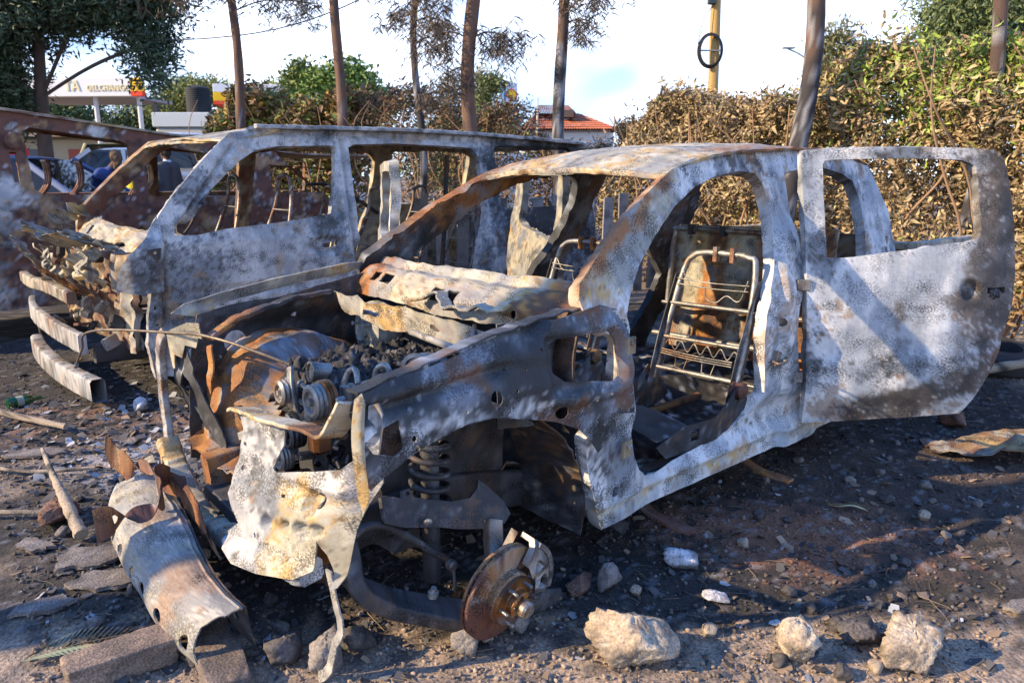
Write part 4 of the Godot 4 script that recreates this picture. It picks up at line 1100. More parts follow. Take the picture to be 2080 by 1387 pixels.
func pk_running_gear(root: Node3D) -> void:
	for z in [-0.40, 0.42]:
		var mb := MB.new()
		beam(mb, smooth([0.33, 0.31, z, 0.2, 0.32, z, -0.2, 0.34, z, -0.6, 0.26, z, -0.95, 0.20, z, -2.2, 0.20, z, -3.2, 0.30, z, -4.3, 0.32, z]), 0.08, 0.15, Vector3.BACK, pal2(DARK, RUST, func(p: Vector3) -> float: return -0.5 + 1.6 * ss(0.1, 0.4, p.x)))
		part(mb, "frame_rail", M.soot, root)
	var mb := MB.new()
	beam(mb, p3([0.30, 0.24, 0.42, 0.30, 0.22, 0.0, 0.30, 0.24, -0.42]), 0.09, 0.06, Vector3.RIGHT, pal(DARK))
	part(mb, "cross_member", M.soot, root)
	mb = MB.new()
	beam(mb, p3([-0.05, 0.22, 0.42, -0.05, 0.18, 0.0, -0.05, 0.22, -0.42]), 0.12, 0.07, Vector3.RIGHT, pal(DARK))
	part(mb, "cross_member", M.soot, root)
	mb = MB.new()
	beam(mb, p3([-1.3, 0.20, 0.42, -1.3, 0.20, -0.42]), 0.12, 0.07, Vector3.RIGHT, pal(DARK))
	part(mb, "cross_member", M.soot, root)
	mb = MB.new()
	beam(mb, smooth([-0.62, 0.30, -0.42, -0.75, 0.22, -0.50, -0.85, 0.13, -0.60, -0.90, 0.09, -0.70]), 0.14, 0.05, Vector3(1, 0.5, 0), pal(DARK), 0.01)
	part(mb, "body_mount", M.soot, root)
	# coil spring on its damper
	var pts := []
	for k in 121:
		var t := k / 120.0
		pts.append_array([-0.09 + 0.062 * cos(t * TAU * 5.5), 0.36 + 0.27 * t, -0.52 + 0.062 * sin(t * TAU * 5.5)])
	mb = MB.new()
	tube(mb, p3(pts), 0.0105, pal(DARK), 8)
	part(mb, "coil_spring", M.soot, root)
	mb = MB.new()
	tube(mb, p3([-0.09, 0.10, -0.52, -0.09, 0.66, -0.52]), 0.032, pal(DARK), 12)
	part(mb, "damper", M.soot, root)
	mb = MB.new()
	sheet(mb, pv([0.14, 0.03, 0.15, -0.06, 0.08, -0.10, 0.0, -0.125, -0.10, -0.14, -0.20, -0.14, -0.27, -0.12, -0.30, -0.08, -0.285, -0.03, -0.24, 0.03, -0.215, 0.05, -0.205, 0.02, -0.17, -0.02, -0.10, -0.035, -0.02, -0.025, 0.03, -0.005, 0.035, 0.03, 0.06, 0.03, 0.068, 0.002, 0.10, 0.02]), [disc2(0.048, 0.015, 0.007)], 0.015, func(q: Vector2) -> Vector3: return Vector3(q.x, 0.47 + q.y * 0.8 + 0.22 * minf(q.x, 0.0), -0.60 + q.y * 0.35 + 0.25 * minf(q.x + 0.05, 0.0)), 0.02, pal(DARK))
	for a in [[-0.20, 0.33], [-0.245, 0.33], [0.02, 0.40]]: lathe(mb, Vector3(a[0], a[1], -0.66), Vector3(0, 0.5, -1), v2([0.010, -0.01, 0.010, 0.008, 0.006, 0.01, 0.006, 0.02, 0, 0.02]), pal(STEEL), 6)
	part(mb, "upper_arm", M.soot, root)
	mb = MB.new()
	beam(mb, smooth([0.24, 0.34, -0.52, 0.24, 0.24, -0.58, 0.17, 0.17, -0.62, 0.06, 0.12, -0.68, -0.05, 0.09, -0.76]), 0.10, 0.06, Vector3(0, 0.3, 1), pal(DARK))
	lathe(mb, Vector3(0.02, 0.15, -0.68), Vector3(0, 1, -0.2), v2([0.018, 0, 0.018, 0.02, 0.01, 0.022, 0.01, 0.035, 0, 0.035]), pal(STEEL), 6)
	part(mb, "lower_arm", M.soot, root)
	mb = MB.new()
	tube(mb, smooth([0.31, 0.25, -0.55, 0.30, 0.33, -0.58, 0.245, 0.405, -0.60, 0.17, 0.415, -0.60, 0.08, 0.36, -0.60, -0.02, 0.27, -0.61, -0.085, 0.215, -0.62], 0.02), 0.0135, pal(DARK), 9)
	part(mb, "stabilizer_bar", M.soot, root)
	mb = MB.new()
	tube(mb, p3([-0.085, 0.20, -0.65, -0.09, 0.03, -0.66]), 0.006, pal(STEEL), 7)
	lathe(mb, Vector3(-0.085, 0.205, -0.64), Vector3(0, 0, -1), v2([0.018, -0.012, 0.018, 0.012, 0.012, 0.016, 0.0, 0.016]), pal(STEEL), 10)
	lathe(mb, Vector3(-0.10, 0.07, -0.66), Vector3.UP, v2([0.026, -0.03, 0.03, 0.0, 0.024, 0.03, 0.015, 0.05, 0.0, 0.05]), pal(RUST), 12)
	part(mb, "stabilizer_link", M.raw, root)
	mb = MB.new()
	beam(mb, smooth([-0.23, 0.33, -0.68, -0.20, 0.27, -0.72, -0.16, 0.20, -0.78, -0.13, 0.12, -0.79]), 0.06, 0.05, Vector3.RIGHT, pal(STEEL))
	part(mb, "knuckle", M.raw, root)
	# brake disc with hub, studs and caliper
	var dc := Node3D.new()
	dc.name = "brake_disc"
	root.add_child(dc, true)
	dc.position = Vector3(-0.135, 0.175, -0.84)
	dc.basis = Basis(Vector3.UP, 0.10) * Basis(Vector3.RIGHT, -0.16)
	var dcol := pal2(RUST, BROWN, func(p: Vector3) -> float: return 0.16)
	mb = MB.new()
	lathe(mb, Vector3.ZERO, Vector3.FORWARD, v2([0.075, -0.026, 0.158, -0.026, 0.160, -0.023, 0.160, -0.014, 0.150, -0.013, 0.150, -0.006, 0.160, -0.005, 0.160, 0.005, 0.157, 0.008, 0.092, 0.008, 0.088, 0.012, 0.088, 0.036, 0.085, 0.042, 0.040, 0.042]), dcol, 48)
	for k in 36:
		var an := TAU * k / 36.0
		block(mb, Transform3D(Basis(Vector3.BACK, an), Vector3(0.152 * cos(an), 0.152 * sin(an), 0.0095)), Vector3(0.012, 0.004, 0.012), dcol)
	part(mb, "rotor", M.metal, dc)
	mb = MB.new()
	lathe(mb, Vector3.ZERO, Vector3.FORWARD, v2([0.082, 0.0425, 0.080, 0.054, 0.050, 0.056, 0.046, 0.060, 0.046, 0.080, 0.041, 0.086, 0.030, 0.088, 0.028, 0.108, 0.023, 0.116, 0.0, 0.119]), pal2(RUST, STEEL, func(p: Vector3) -> float: return 30.0 * (-p.z - 0.095)), 28)
	for k in 6:
		var an := TAU * k / 6.0 + 0.3
		lathe(mb, Vector3(0.037 * cos(an), 0.037 * sin(an), -0.084), Vector3.FORWARD, v2([0.006, 0, 0.006, 0.006, 0, 0.006]), pal(DARK), 6)
	part(mb, "hub", M.raw, dc)
	for k in 6:
		var an := TAU * k / 6.0
		mb = MB.new()
		lathe(mb, Vector3(0.065 * cos(an), 0.065 * sin(an), -0.05), Vector3.FORWARD, v2([0.0062, 0, 0.0062, 0.034, 0.0045, 0.038, 0, 0.038]), pal(STEEL), 9)
		part(mb, "wheel_stud", M.raw, dc)
	mb = MB.new()
	sheet(mb, box2(-0.62, 0.098, 0.72, 0.185), [disc2(0.36, 0.138, 0.16, 0.022), disc2(-0.26, 0.138, 0.15, 0.02)], 0.02, func(q: Vector2) -> Vector3:
		var r: float = q.y + 0.012 * cos(q.x * 9.0)
		return Vector3(-r * cos(q.x), r * sin(q.x), -0.052 + 0.9 * maxf(q.y - 0.165, 0.0) + 0.010 * cos(q.x * 9.0)), 0.022, pal(STEEL))
	sheet(mb, box2(-0.55, -0.045, 0.65, 0.035), [], 0.02, func(q: Vector2) -> Vector3: return Vector3(-0.178 * cos(q.x), 0.178 * sin(q.x), q.y), -0.016, pal(STEEL))
	sheet(mb, box2(-0.55, 0.10, 0.65, 0.185), [], 0.03, func(q: Vector2) -> Vector3: return Vector3(-q.y * cos(q.x), q.y * sin(q.x), 0.05), 0.03, pal(DARK))
	part(mb, "caliper", M.raw, dc).rotation.z = -0.35
	# step brackets under the sill
	for x in [-1.02, -1.77]:
		mb = MB.new()
		beam(mb, smooth([x, 0.24, -0.55, x, 0.17, -0.66, x, 0.125, -0.76, x, 0.12, -0.93]), 0.055, 0.014, Vector3.RIGHT, pal2(BROWN, RUST, func(p: Vector3) -> float: return -0.1 if x > -1.5 else 0.4))
		part(mb, "step_bracket", M.metal, root)
	# hanging strap at the front corner
	mb = MB.new()
	beam(mb, smooth([0.36, 0.36, -0.66, 0.35, 0.26, -0.67, 0.345, 0.17, -0.68, 0.36, 0.13, -0.67, 0.375, 0.05, -0.655, 0.39, 0.012, -0.62]), 0.035, 0.006, Vector3.BACK, pal(STEEL), 0.008)
	part(mb, "hanging_strap", M.metal, root)

func pk_door(root: Node3D) -> void:
	var d := Node3D.new()
	d.name = "rear_door"
	root.add_child(d, true)
	d.set_meta("label", "open rear door with an empty window frame, ash white and scorched")
	var a := deg_to_rad(43.0)
	var e := Vector3(-cos(a), 0, -sin(a)); var n := Vector3(sin(a), 0, -cos(a)); var h0 := Vector3(-1.985, 0, -0.825)
	var skin := func(q: Vector2) -> Vector3:
		var o: float = 0.035 * sin(clampf((q.y - 0.30) / 0.85, 0.0, 1.0) * PI) - 0.03 * ss(1.1, 1.55, q.y)
		o += 0.018 * ss(0.66, 0.58, q.y - 0.10 * q.x) * ss(0.35, 0.48, q.y)
		o -= 0.035 * ss(1.15, 0.75, Vector2((q.x - 0.72) / 0.038, (q.y - 0.956) / 0.046).length())
		o -= 0.03 * ss(0.80, 0.93, q.x)
		var p: Vector3 = h0 + e * q.x + Vector3(0, q.y, 0)
		o += 0.004 * N2.get_noise_3dv(p * 0.7) + 0.012 * N1.get_noise_3dv(p * 0.8)
		return p + n * o
	var burn := func(p: Vector3) -> float:
		var s: float = (p - h0).dot(e)
		var w := 0.62 - 0.55 * absf(s - 0.93 + 0.55 * ss(0.62, 0.40, p.y)) * 4.0
		w = maxf(w, 0.42 - Vector2((s - 0.72) / 0.16, (p.y - 0.90) / 0.12).length() * 0.5)
		w = maxf(w, 0.14 - Vector2((s - 0.42) / 0.30, (p.y - 0.86) / 0.16).length() * 0.32)
		return w - 0.12
	var mb := MB.new()
	sheet(mb, pv(D.pk_door), [pv(D.pk_door_win), box2(0.79, 0.945, 0.882, 0.972)], 0.012, skin, -0.055, pal2(ASH, SCORCH, burn))
	part(mb, "door_skin", M.metal, d)
	mb = MB.new()
	var hp: Vector3 = h0 + e * 0.83 + n * 0.0 + Vector3(0, 0.945, 0)
	stone(mb, hp, Vector3(0.07, 0.05, 0.05), 5, pal(CHAR), 0.2)
	part(mb, "melted_handle", M.char, d)
	for y in [0.55, 0.98]:
		mb = MB.new()
		block(mb, here(-1.955, y, -0.815, -a), Vector3(0.06, 0.05, 0.03), pal(STEEL))
		part(mb, "hinge", M.raw, d)

# ------------------------------------------------------------------ the pale burnt van behind the pickup
const VF := 1.12   # half width of the far side

func vn_half(y: float) -> float:
	return 0.85 - 0.17 * maxf(y - 1.05, 0.0) / 0.70

func far_door(root: Node3D, hinge: Vector3, deg: float, label: String, k1: int, k2: int, tall := 1.0) -> void:
	var d := Node3D.new()
	d.name = "front_door" if hinge.x > -1.5 else "rear_door"
	root.add_child(d, true)
	d.set_meta("label", label)
	var a := deg_to_rad(deg)
	var e := Vector3(-cos(a), 0, sin(a)); var n := Vector3(sin(a), 0, cos(a))
	var mb := MB.new()
	sheet(mb, pv(D.pk_door), [pv(D.pk_door_win)], 0.022, func(q: Vector2) -> Vector3:
		var o: float = -0.04 * ss(1.05, 1.55, q.y) + 0.02 * sin(q.y * 4.0)
		var p: Vector3 = hinge + e * (q.x * tall - 0.10 * ss(1.0, 1.55, q.y) * (q.x - 0.45)) + Vector3(0, q.y * 0.97, 0)
		return p + n * (o + 0.012 * N2.get_noise_3dv(p)), 0.05, pal2(k1, k2, func(p: Vector3) -> float: return 0.25 * N1.get_noise_3dv(p) - 0.05))
	part(mb, "door_skin", M.metal, d)

func van() -> void:
	var root := thing("burnt_van", "pale ash-coated burnt van with crumpled nose and empty windows", "van")
	root.transform = van_xf()
	var mb := MB.new()
	var near := func(q: Vector2) -> Vector3:
		var z := -vn_half(q.y)
		z -= 0.02 * sin(clampf((q.y - 0.2) / 0.9, 0.0, 1.0) * PI)
		z += 0.045 * exp(-pow((q.x + 0.092 + 0.03 * (q.y - 0.6)) / 0.013, 2.0)) * ss(1.12, 1.06, q.y)
		z += 0.045 * exp(-pow((q.x + 1.50 + 0.04 * maxf(q.y - 1.2, 0.0)) / 0.013, 2.0)) * ss(1.76, 1.72, q.y)
		var dl: float = 1.765 - q.y + 0.0 * q.x
		z += 0.018 * exp(-pow((dl - 0.0) / 0.010, 2.0)) * ss(-0.75, -0.9, q.x)
		z += 0.014 * ss(0.05, 0.02, absf(q.y - 0.72)) * ss(-1.45, -1.35, q.x) * ss(-0.2, -0.3, q.x)
		z += 0.014 * exp(-pow((q.y - 0.86) / 0.012, 2.0)) * ss(-2.9, -3.0, q.x)
		z += 0.018 * ss(1.3, 0.9, Vector2((q.x + 1.26) / 0.13, (q.y - 0.975) / 0.055).length())
		# A-pillar gutter
		z += 0.035 * exp(-pow((q.y - 1.10 - 1.17 * (-q.x - 0.19)) / 0.014, 2.0)) * ss(1.10, 1.16, q.y) * ss(1.70, 1.64, q.y)
		var p := Vector3(q.x, q.y, z)
		return p + Vector3(0, 0, 0.014 * N1.get_noise_3dv(p * 0.7) + 0.004 * N2.get_noise_3dv(p))
	sheet(mb, pv(D.vn_side), [pv(D.vn_win), pv(D.vn_slide), pv(D.vn_qwin), pv([-1.22, 0.985, -1.36, 1.005, -1.35, 0.965, -1.25, 0.955]), disc2(-0.03, 0.66, 0.012), disc2(-0.035, 0.55, 0.007), disc2(-0.03, 0.52, 0.006)], 0.013, near, 0.05, pal2(VAN, SOOT, func(p: Vector3) -> float: return -0.42 + 0.75 * ss(-2.6, -3.1, p.x) - 0.25 * ss(1.7, 1.78, p.y) - 0.3 * ss(1.0, 0.6, p.y)))
	tag(part(mb, "body_side", M.metal, root), "lavender-grey side with a closed front door", "")
	mb = MB.new()
	sheet(mb, pv(D.vn_side), [pv([-0.18, 0.35, -0.17, 1.07, -0.30, 1.22, -0.60, 1.54, -0.74, 1.67, -0.85, 1.735, -1.0, 1.76, -1.42, 1.77, -1.40, 0.35]), pv(D.vn_slide), pv(D.vn_qwin)], 0.035, func(q: Vector2) -> Vector3:
		var p := Vector3(q.x, q.y, VF - (0.85 - vn_half(q.y)))
		return p + Vector3(0, 0, 0.02 * N1.get_noise_3dv(p)), -0.06, pal2(BROWN, TAN, func(p: Vector3) -> float: return -0.12 + 0.3 * ss(-1.0, -2.5, p.x)))
	part(mb, "body_side", M.metal, root)
	# roof with raised edges
	mb = MB.new()
	sheet(mb, pv([-0.64, -0.69, -4.26, -0.69, -4.26, VF - 0.17, -0.64, VF - 0.17]), [], 0.04, func(q: Vector2) -> Vector3:
		var c: float = (q.y - (VF - 0.86) / 2.0) / 0.9
		var y := 1.815 - 0.12 * ss(-1.25, -0.60, q.x) - 0.04 * ss(-4.0, -4.26, q.x) + 0.035 * (1.0 - c * c) + 0.015 * N1.get_noise_3dv(Vector3(q.x, 0, q.y)) - 0.03 * ss(0.93, 1.0, absf(c))
		return Vector3(q.x + 0.10 * (1.0 - c * c) * ss(-1.2, -0.64, q.x), y, q.y), 0.014, pal2(TAN, VAN, func(p: Vector3) -> float: return 0.55 * ss(-1.2, -1.9, p.x) - 0.25))
	part(mb, "roof", M.metal, root)
	mb = MB.new()
	beam(mb, smooth([-0.70, 1.70, -0.66, -0.60, 1.70, -0.3, -0.56, 1.705, 0.15, -0.60, 1.70, 0.6, -0.70, 1.70, VF - 0.19]), 0.07, 0.02, Vector3.RIGHT, pal2(RUST, TAN, func(p: Vector3) -> float: return 0.1), 0.008)
	part(mb, "windscreen_header", M.metal, root)
	mb = MB.new()
	beam(mb, smooth([-0.85, 1.80, -0.70, -2.5, 1.828, -0.70, -4.2, 1.79, -0.70]), 0.05, 0.03, Vector3.BACK, pal2(VAN, BROWN, func(p: Vector3) -> float: return -0.3), 0.006)
	part(mb, "roof_gutter", M.metal, root)
	# tail frame
	mb = MB.new()
	beam(mb, smooth([-4.22, 0.30, -0.80, -4.25, 1.0, -0.80, -4.24, 1.70, -0.66, -4.24, 1.76, -0.55, -4.24, 1.76, VF - 0.3, -4.24, 1.70, VF - 0.18, -4.22, 0.9, VF - 0.06, -4.2, 0.3, VF - 0.06]), 0.07, 0.05, Vector3.RIGHT, pal(VAN), 0.01)
	part(mb, "tail_frame", M.metal, root)
	mb = MB.new()
	sheet(mb, box2(-4.2, -0.80, -0.2, VF - 0.06), [], 0.06, func(q: Vector2) -> Vector3: return Vector3(q.x, 0.28 + 0.05 * N2.get_noise_3dv(Vector3(q.x, 0, q.y)), q.y), 0.01, pal(CHAR))
	part(mb, "floor", M.char, root)
	# scuttle and dash pressing
	mb = MB.new()
	sheet(mb, pv([-0.80, 0.0, VF - 0.04, 0.0, VF - 0.06, 1.0, 0.5, 0.8, 0.0, 1.0, -0.74, 0.9]), [disc2(-0.3, 0.75, 0.05, 0.08), box2(0.45, 0.4, 0.52, 0.7), box2(0.60, 0.4, 0.66, 0.7), box2(0.74, 0.4, 0.79, 0.7)], 0.03, func(q: Vector2) -> Vector3:
		var b: float = 0.16 * (1.0 - pow((q.x - 0.14) / 0.95, 2.0))
		var p := Vector3(-0.30 + b + 0.20 * q.y, 1.115 - 0.02 * q.y - 0.13 * pow(q.y, 2.0) + 0.03 * q.x, q.x)
		return p + Vector3(0.02, 0.025, 0) * N2.get_noise_3dv(p), 0.008, pal2(TAN, RUST, func(p: Vector3) -> float: return -0.1))
	part(mb, "scuttle_panel", M.metal, root)
	# rounded remnant of the front fender with its mirror socket
	mb = MB.new()
	sheet(mb, pv([0.17, 0.775, 0.155, 0.86, 0.135, 0.93, 0.095, 1.0, 0.03, 1.06, -0.02, 1.10, -0.07, 1.17, -0.115, 1.22, -0.125, 1.15, -0.105, 1.07, -0.095, 0.95, -0.08, 0.765, 0.05, 0.755]), [disc2(-0.055, 1.005, 0.012)], 0.016, func(q: Vector2) -> Vector3:
		var p := Vector3(q.x, q.y, -0.885 - 0.035 * ss(0.19, 0.02, q.x) + 0.06 * ss(0.08, 0.17, q.x) + 0.10 * ss(1.02, 1.2, q.y))
		return p + Vector3(0, 0, 0.01 * N2.get_noise_3dv(p)), 0.012, pal(VAN))
	part(mb, "fender_remnant", M.metal, root)
	mb = MB.new()
	sheet(mb, pv([-0.075, 0.965, -0.085, 1.035, 0.0, 1.025, -0.03, 0.99, -0.055, 0.955]), [disc2(-0.045, 1.008, 0.012)], 0.01, func(q: Vector2) -> Vector3: return Vector3(q.x, q.y, -0.928), 0.008, pal(DARK))
	part(mb, "mirror_socket", M.soot, root)
	# crumpled nose: torn strips of bonnet and lock panel
	var g := RandomNumberGenerator.new(); g.seed = 21
	var strips := [
		[0.15, 1.06, 0.95, 0.25, 1.05, 0.45, 0.27, 1.03, 0.10, 0.22, 1.06, -0.25, 0.14, 1.04, -0.55],
		[0.05, 1.04, 0.6, 0.12, 1.07, 0.1, 0.16, 1.06, -0.2, 0.10, 1.03, -0.5],
		[0.32, 0.99, 1.15, 0.32, 0.92, 0.85, 0.31, 0.86, 0.6, 0.29, 0.77, 0.45, 0.30, 0.70, 0.40],
		[0.20, 0.98, -0.35, 0.24, 0.90, -0.25, 0.26, 0.82, -0.10, 0.28, 0.76, 0.05, 0.30, 0.74, 0.25],
		[0.28, 0.78, 0.40, 0.30, 0.80, 0.15, 0.28, 0.76, -0.10, 0.24, 0.77, -0.40],
		[0.10, 1.10, 0.85, 0.05, 1.16, 0.80, 0.0, 1.20, 0.72, -0.10, 1.22, 0.75],
		[0.18, 1.02, -0.45, 0.20, 0.92, -0.48, 0.20, 0.80, -0.40],
		[0.22, 0.97, 0.65, 0.24, 0.88, 0.62, 0.22, 0.80, 0.66]]
	var wd := [0.26, 0.20, 0.09, 0.10, 0.15, 0.14, 0.07, 0.07]
	for k in strips.size():
		mb = MB.new()
		var line := smooth(strips[k], 0.025)
		var ww: float = wd[k]
		sheet(mb, pv([0, -0.5, line.size() - 1.0, -0.35, line.size() - 1.0, 0.4, 0, 0.5]), [], 0.5 if line.size() > 30 else 0.34, func(q: Vector2) -> Vector3:
			var i := clampi(int(q.x), 0, line.size() - 2)
			var o := line[i].lerp(line[i + 1], clampf(q.x - i, 0.0, 1.0))
			var w := q.y * ww * (1.0 + 0.5 * sin(q.x * 0.9 + k))
			var p := o + Vector3(w * 0.75, w * (0.65 if k > 1 else 0.3), 0)
			return p + Vector3(N2.get_noise_3dv(p * 1.3 + Vector3(k, 0, 0)), N2.get_noise_3dv(p * 1.3 + Vector3(0, k, 4)), 0.5 * N3.get_noise_3dv(p)) * 0.055, 0.004, pal2(TAN, SCORCH, func(p: Vector3) -> float: return -0.02 + 0.5 * N2.get_noise_3dv(p)) if k != 4 else pal(RUST))
		part(mb, "torn_strip", M.metal, root)
	# dangling shreds
	for k in 11:
		mb = MB.new()
		var at := Vector3(g.randf_range(0.14, 0.28), g.randf_range(0.92, 1.03), g.randf_range(-0.5, 0.8))
		var pts := PackedVector3Array()
		for s in 7: pts.append(at + Vector3(0.03 * sin(s * 1.1 + k), -0.028 * s, 0.02 * sin(s * 0.8 + k * 2.0)))
		beam(mb, pts, g.randf_range(0.015, 0.035), 0.004, Vector3(0.3, 0, 1), pal(TAN), 0.02)
		part(mb, "metal_shred", M.metal, root)
	# radiator pack and dark engine hole behind
	mb = MB.new()
	sheet(mb, box2(-0.70, 0.35, 0.9, 0.98), [], 0.03, func(q: Vector2) -> Vector3: return Vector3(0.06 + 0.05 * sin(q.x * 40.0) * ss(0.5, 0.7, q.y) * 0.4 + 0.05 * N2.get_noise_3dv(Vector3(q.x, q.y, 0)), q.y, q.x), 0.05, pal2(BROWN, TAN, func(p: Vector3) -> float: return -0.05 + 0.3 * N2.get_noise_3dv(p * Vector3(1, 0.2, 1))))
	part(mb, "radiator", M.metal, root)
	mb = MB.new()
	for k in 26:
		var at := Vector3(g.randf_range(0.08, 0.25), g.randf_range(0.40, 0.95), g.randf_range(-0.6, 0.8))
		block(mb, Transform3D(Basis.from_euler(Vector3(g.randf() * 3, g.randf() * 3, g.randf() * 3)), at), Vector3(g.randf_range(0.03, 0.12), g.randf_range(0.03, 0.10), g.randf_range(0.02, 0.06)), pal([STEEL, TAN, CHAR, BROWN][k % 4]), 0.2)
	tag(part(mb, "nose_debris", M.metal, root), "", "", "", "stuff")
	# bumper beams and frame horns
	mb = MB.new()
	beam(mb, smooth([0.30, 0.70, 1.15, 0.33, 0.70, 0.72, 0.33, 0.72, 0.2, 0.31, 0.70, -0.35]), 0.06, 0.085, Vector3.RIGHT, pal2(TAN, SCORCH, func(p: Vector3) -> float: return -0.05 + 0.5 * N1.get_noise_3dv(p)), 0.005)
	part(mb, "lock_carrier", M.metal, root)
	mb = MB.new()
	beam(mb, smooth([0.29, 0.50, 1.0, 0.33, 0.46, 0.75, 0.34, 0.44, 0.2, 0.33, 0.43, -0.2, 0.31, 0.42, -0.5]), 0.05, 0.13, Vector3.RIGHT, pal2(VAN, SCORCH, func(p: Vector3) -> float: return -0.05 + 0.5 * N1.get_noise_3dv(p)), 0.005)
	part(mb, "bumper_beam", M.metal, root)
	mb = MB.new()
	beam(mb, smooth([0.29, 0.17, 1.05, 0.32, 0.15, 0.75, 0.33, 0.13, 0.25, 0.32, 0.135, -0.25, 0.30, 0.15, -0.70]), 0.09, 0.15, Vector3.RIGHT, pal2(VAN, SCORCH, func(p: Vector3) -> float: return -0.05 + 0.5 * N1.get_noise_3dv(p)), 0.003, true)
	tag(part(mb, "lower_bumper_beam", M.metal, root), "pale box-section bumper beam sagging to the ground", "")
	for z in [-0.45, 0.75]:
		mb = MB.new()
		beam(mb, p3([0.24, 0.34, z, -0.6, 0.30, z, -3.8, 0.30, z]), 0.07, 0.13, Vector3.BACK, pal(DARK))
		part(mb, "frame_rail", M.soot, root)
	mb = MB.new()
	tube(mb, p3([0.29, 0.52, 0.98, 0.27, 0.26, 1.0]), 0.010, pal(STEEL), 6)
	part(mb, "strut", M.raw, root)
	# steering column, pillars seen inside, seats
	mb = MB.new()
	tube(mb, p3([-0.25, 0.95, 0.55, -0.75, 1.15, 0.55]), 0.02, pal(DARK), 8)
	var ring := PackedVector3Array()
	for k in 24: ring.append(Vector3(-0.78, 1.16, 0.55) + Basis(Vector3.BACK, 0.4) * Vector3(0, 0.17 * cos(TAU * k / 24), 0.17 * sin(TAU * k / 24)))
	tube(mb, ring, 0.011, pal(DARK), 7, true)
	part(mb, "steering_wheel", M.soot, root)
	for a in [[-1.05, -0.38], [-1.05, 0.55], [-1.95, -0.25], [-1.95, 0.55], [-2.95, -0.3], [-2.95, 0.5]]: van_seat(root, a[0], a[1], 0.0 if a[0] > -1.5 else -0.1)
	mb = MB.new()
	beam(mb, smooth([-2.0, 1.40, VF - 0.25, -2.4, 1.36, VF - 0.15, -2.9, 1.1, VF - 0.12]), 0.05, 0.03, Vector3.BACK, pal(SOOT))
	part(mb, "inner_rail", M.soot, root)
	mb = MB.new()
	beam(mb, smooth([-2.75, 0.3, -0.2, -2.75, 0.8, -0.3, -2.70, 1.65, -0.45]), 0.04, 0.03, Vector3.BACK, pal(DARK))
	part(mb, "inner_rail", M.soot, root)

func van_seat(root: Node3D, x: float, cz: float, low: float) -> void:
	var s := Node3D.new()
	s.name = "seat_frame"
	root.add_child(s, true)
	var mb := MB.new()
	tube(mb, smooth([x + 0.10, 0.62 + low, cz + 0.22, x - 0.02, 0.95 + low, cz + 0.20, x - 0.12, 1.25 + low, cz + 0.13, x - 0.14, 1.42 + low, cz + 0.10, x - 0.14, 1.47 + low, cz + 0.05, x - 0.14, 1.47 + low, cz - 0.05, x - 0.14, 1.42 + low, cz - 0.10, x - 0.12, 1.25 + low, cz - 0.13, x - 0.02, 0.95 + low, cz - 0.20, x + 0.10, 0.62 + low, cz - 0.22], 0.025), 0.016, pal2(STEEL, BROWN, func(p: Vector3) -> float: return 0.0), 8)
	part(mb, "back_tube", M.raw, s)
	mb = MB.new()
	for yy in [0.78, 1.0, 1.22]:
		mb = MB.new()
		tube(mb, p3([x + 0.04 - (yy - 0.78) * 0.32, yy + low, cz + 0.2 - (yy - 0.78) * 0.15, x + 0.04 - (yy - 0.78) * 0.32, yy + low, cz - 0.2 + (yy - 0.78) * 0.15]), 0.007, pal(STEEL), 6)
		part(mb, "cross_bar", M.raw, s)
	mb = MB.new()
	block(mb, here(x + 0.28, 0.58 + low, cz), Vector3(0.46, 0.06, 0.46), pal(BROWN), 0.2)
	for o in [-0.2, 0.2]: beam(mb, p3([x + 0.45, 0.30, cz + o, x + 0.40, 0.56 + low, cz + o]), 0.03, 0.03, Vector3.BACK, pal(DARK))
	part(mb, "seat_pan", M.metal, s)

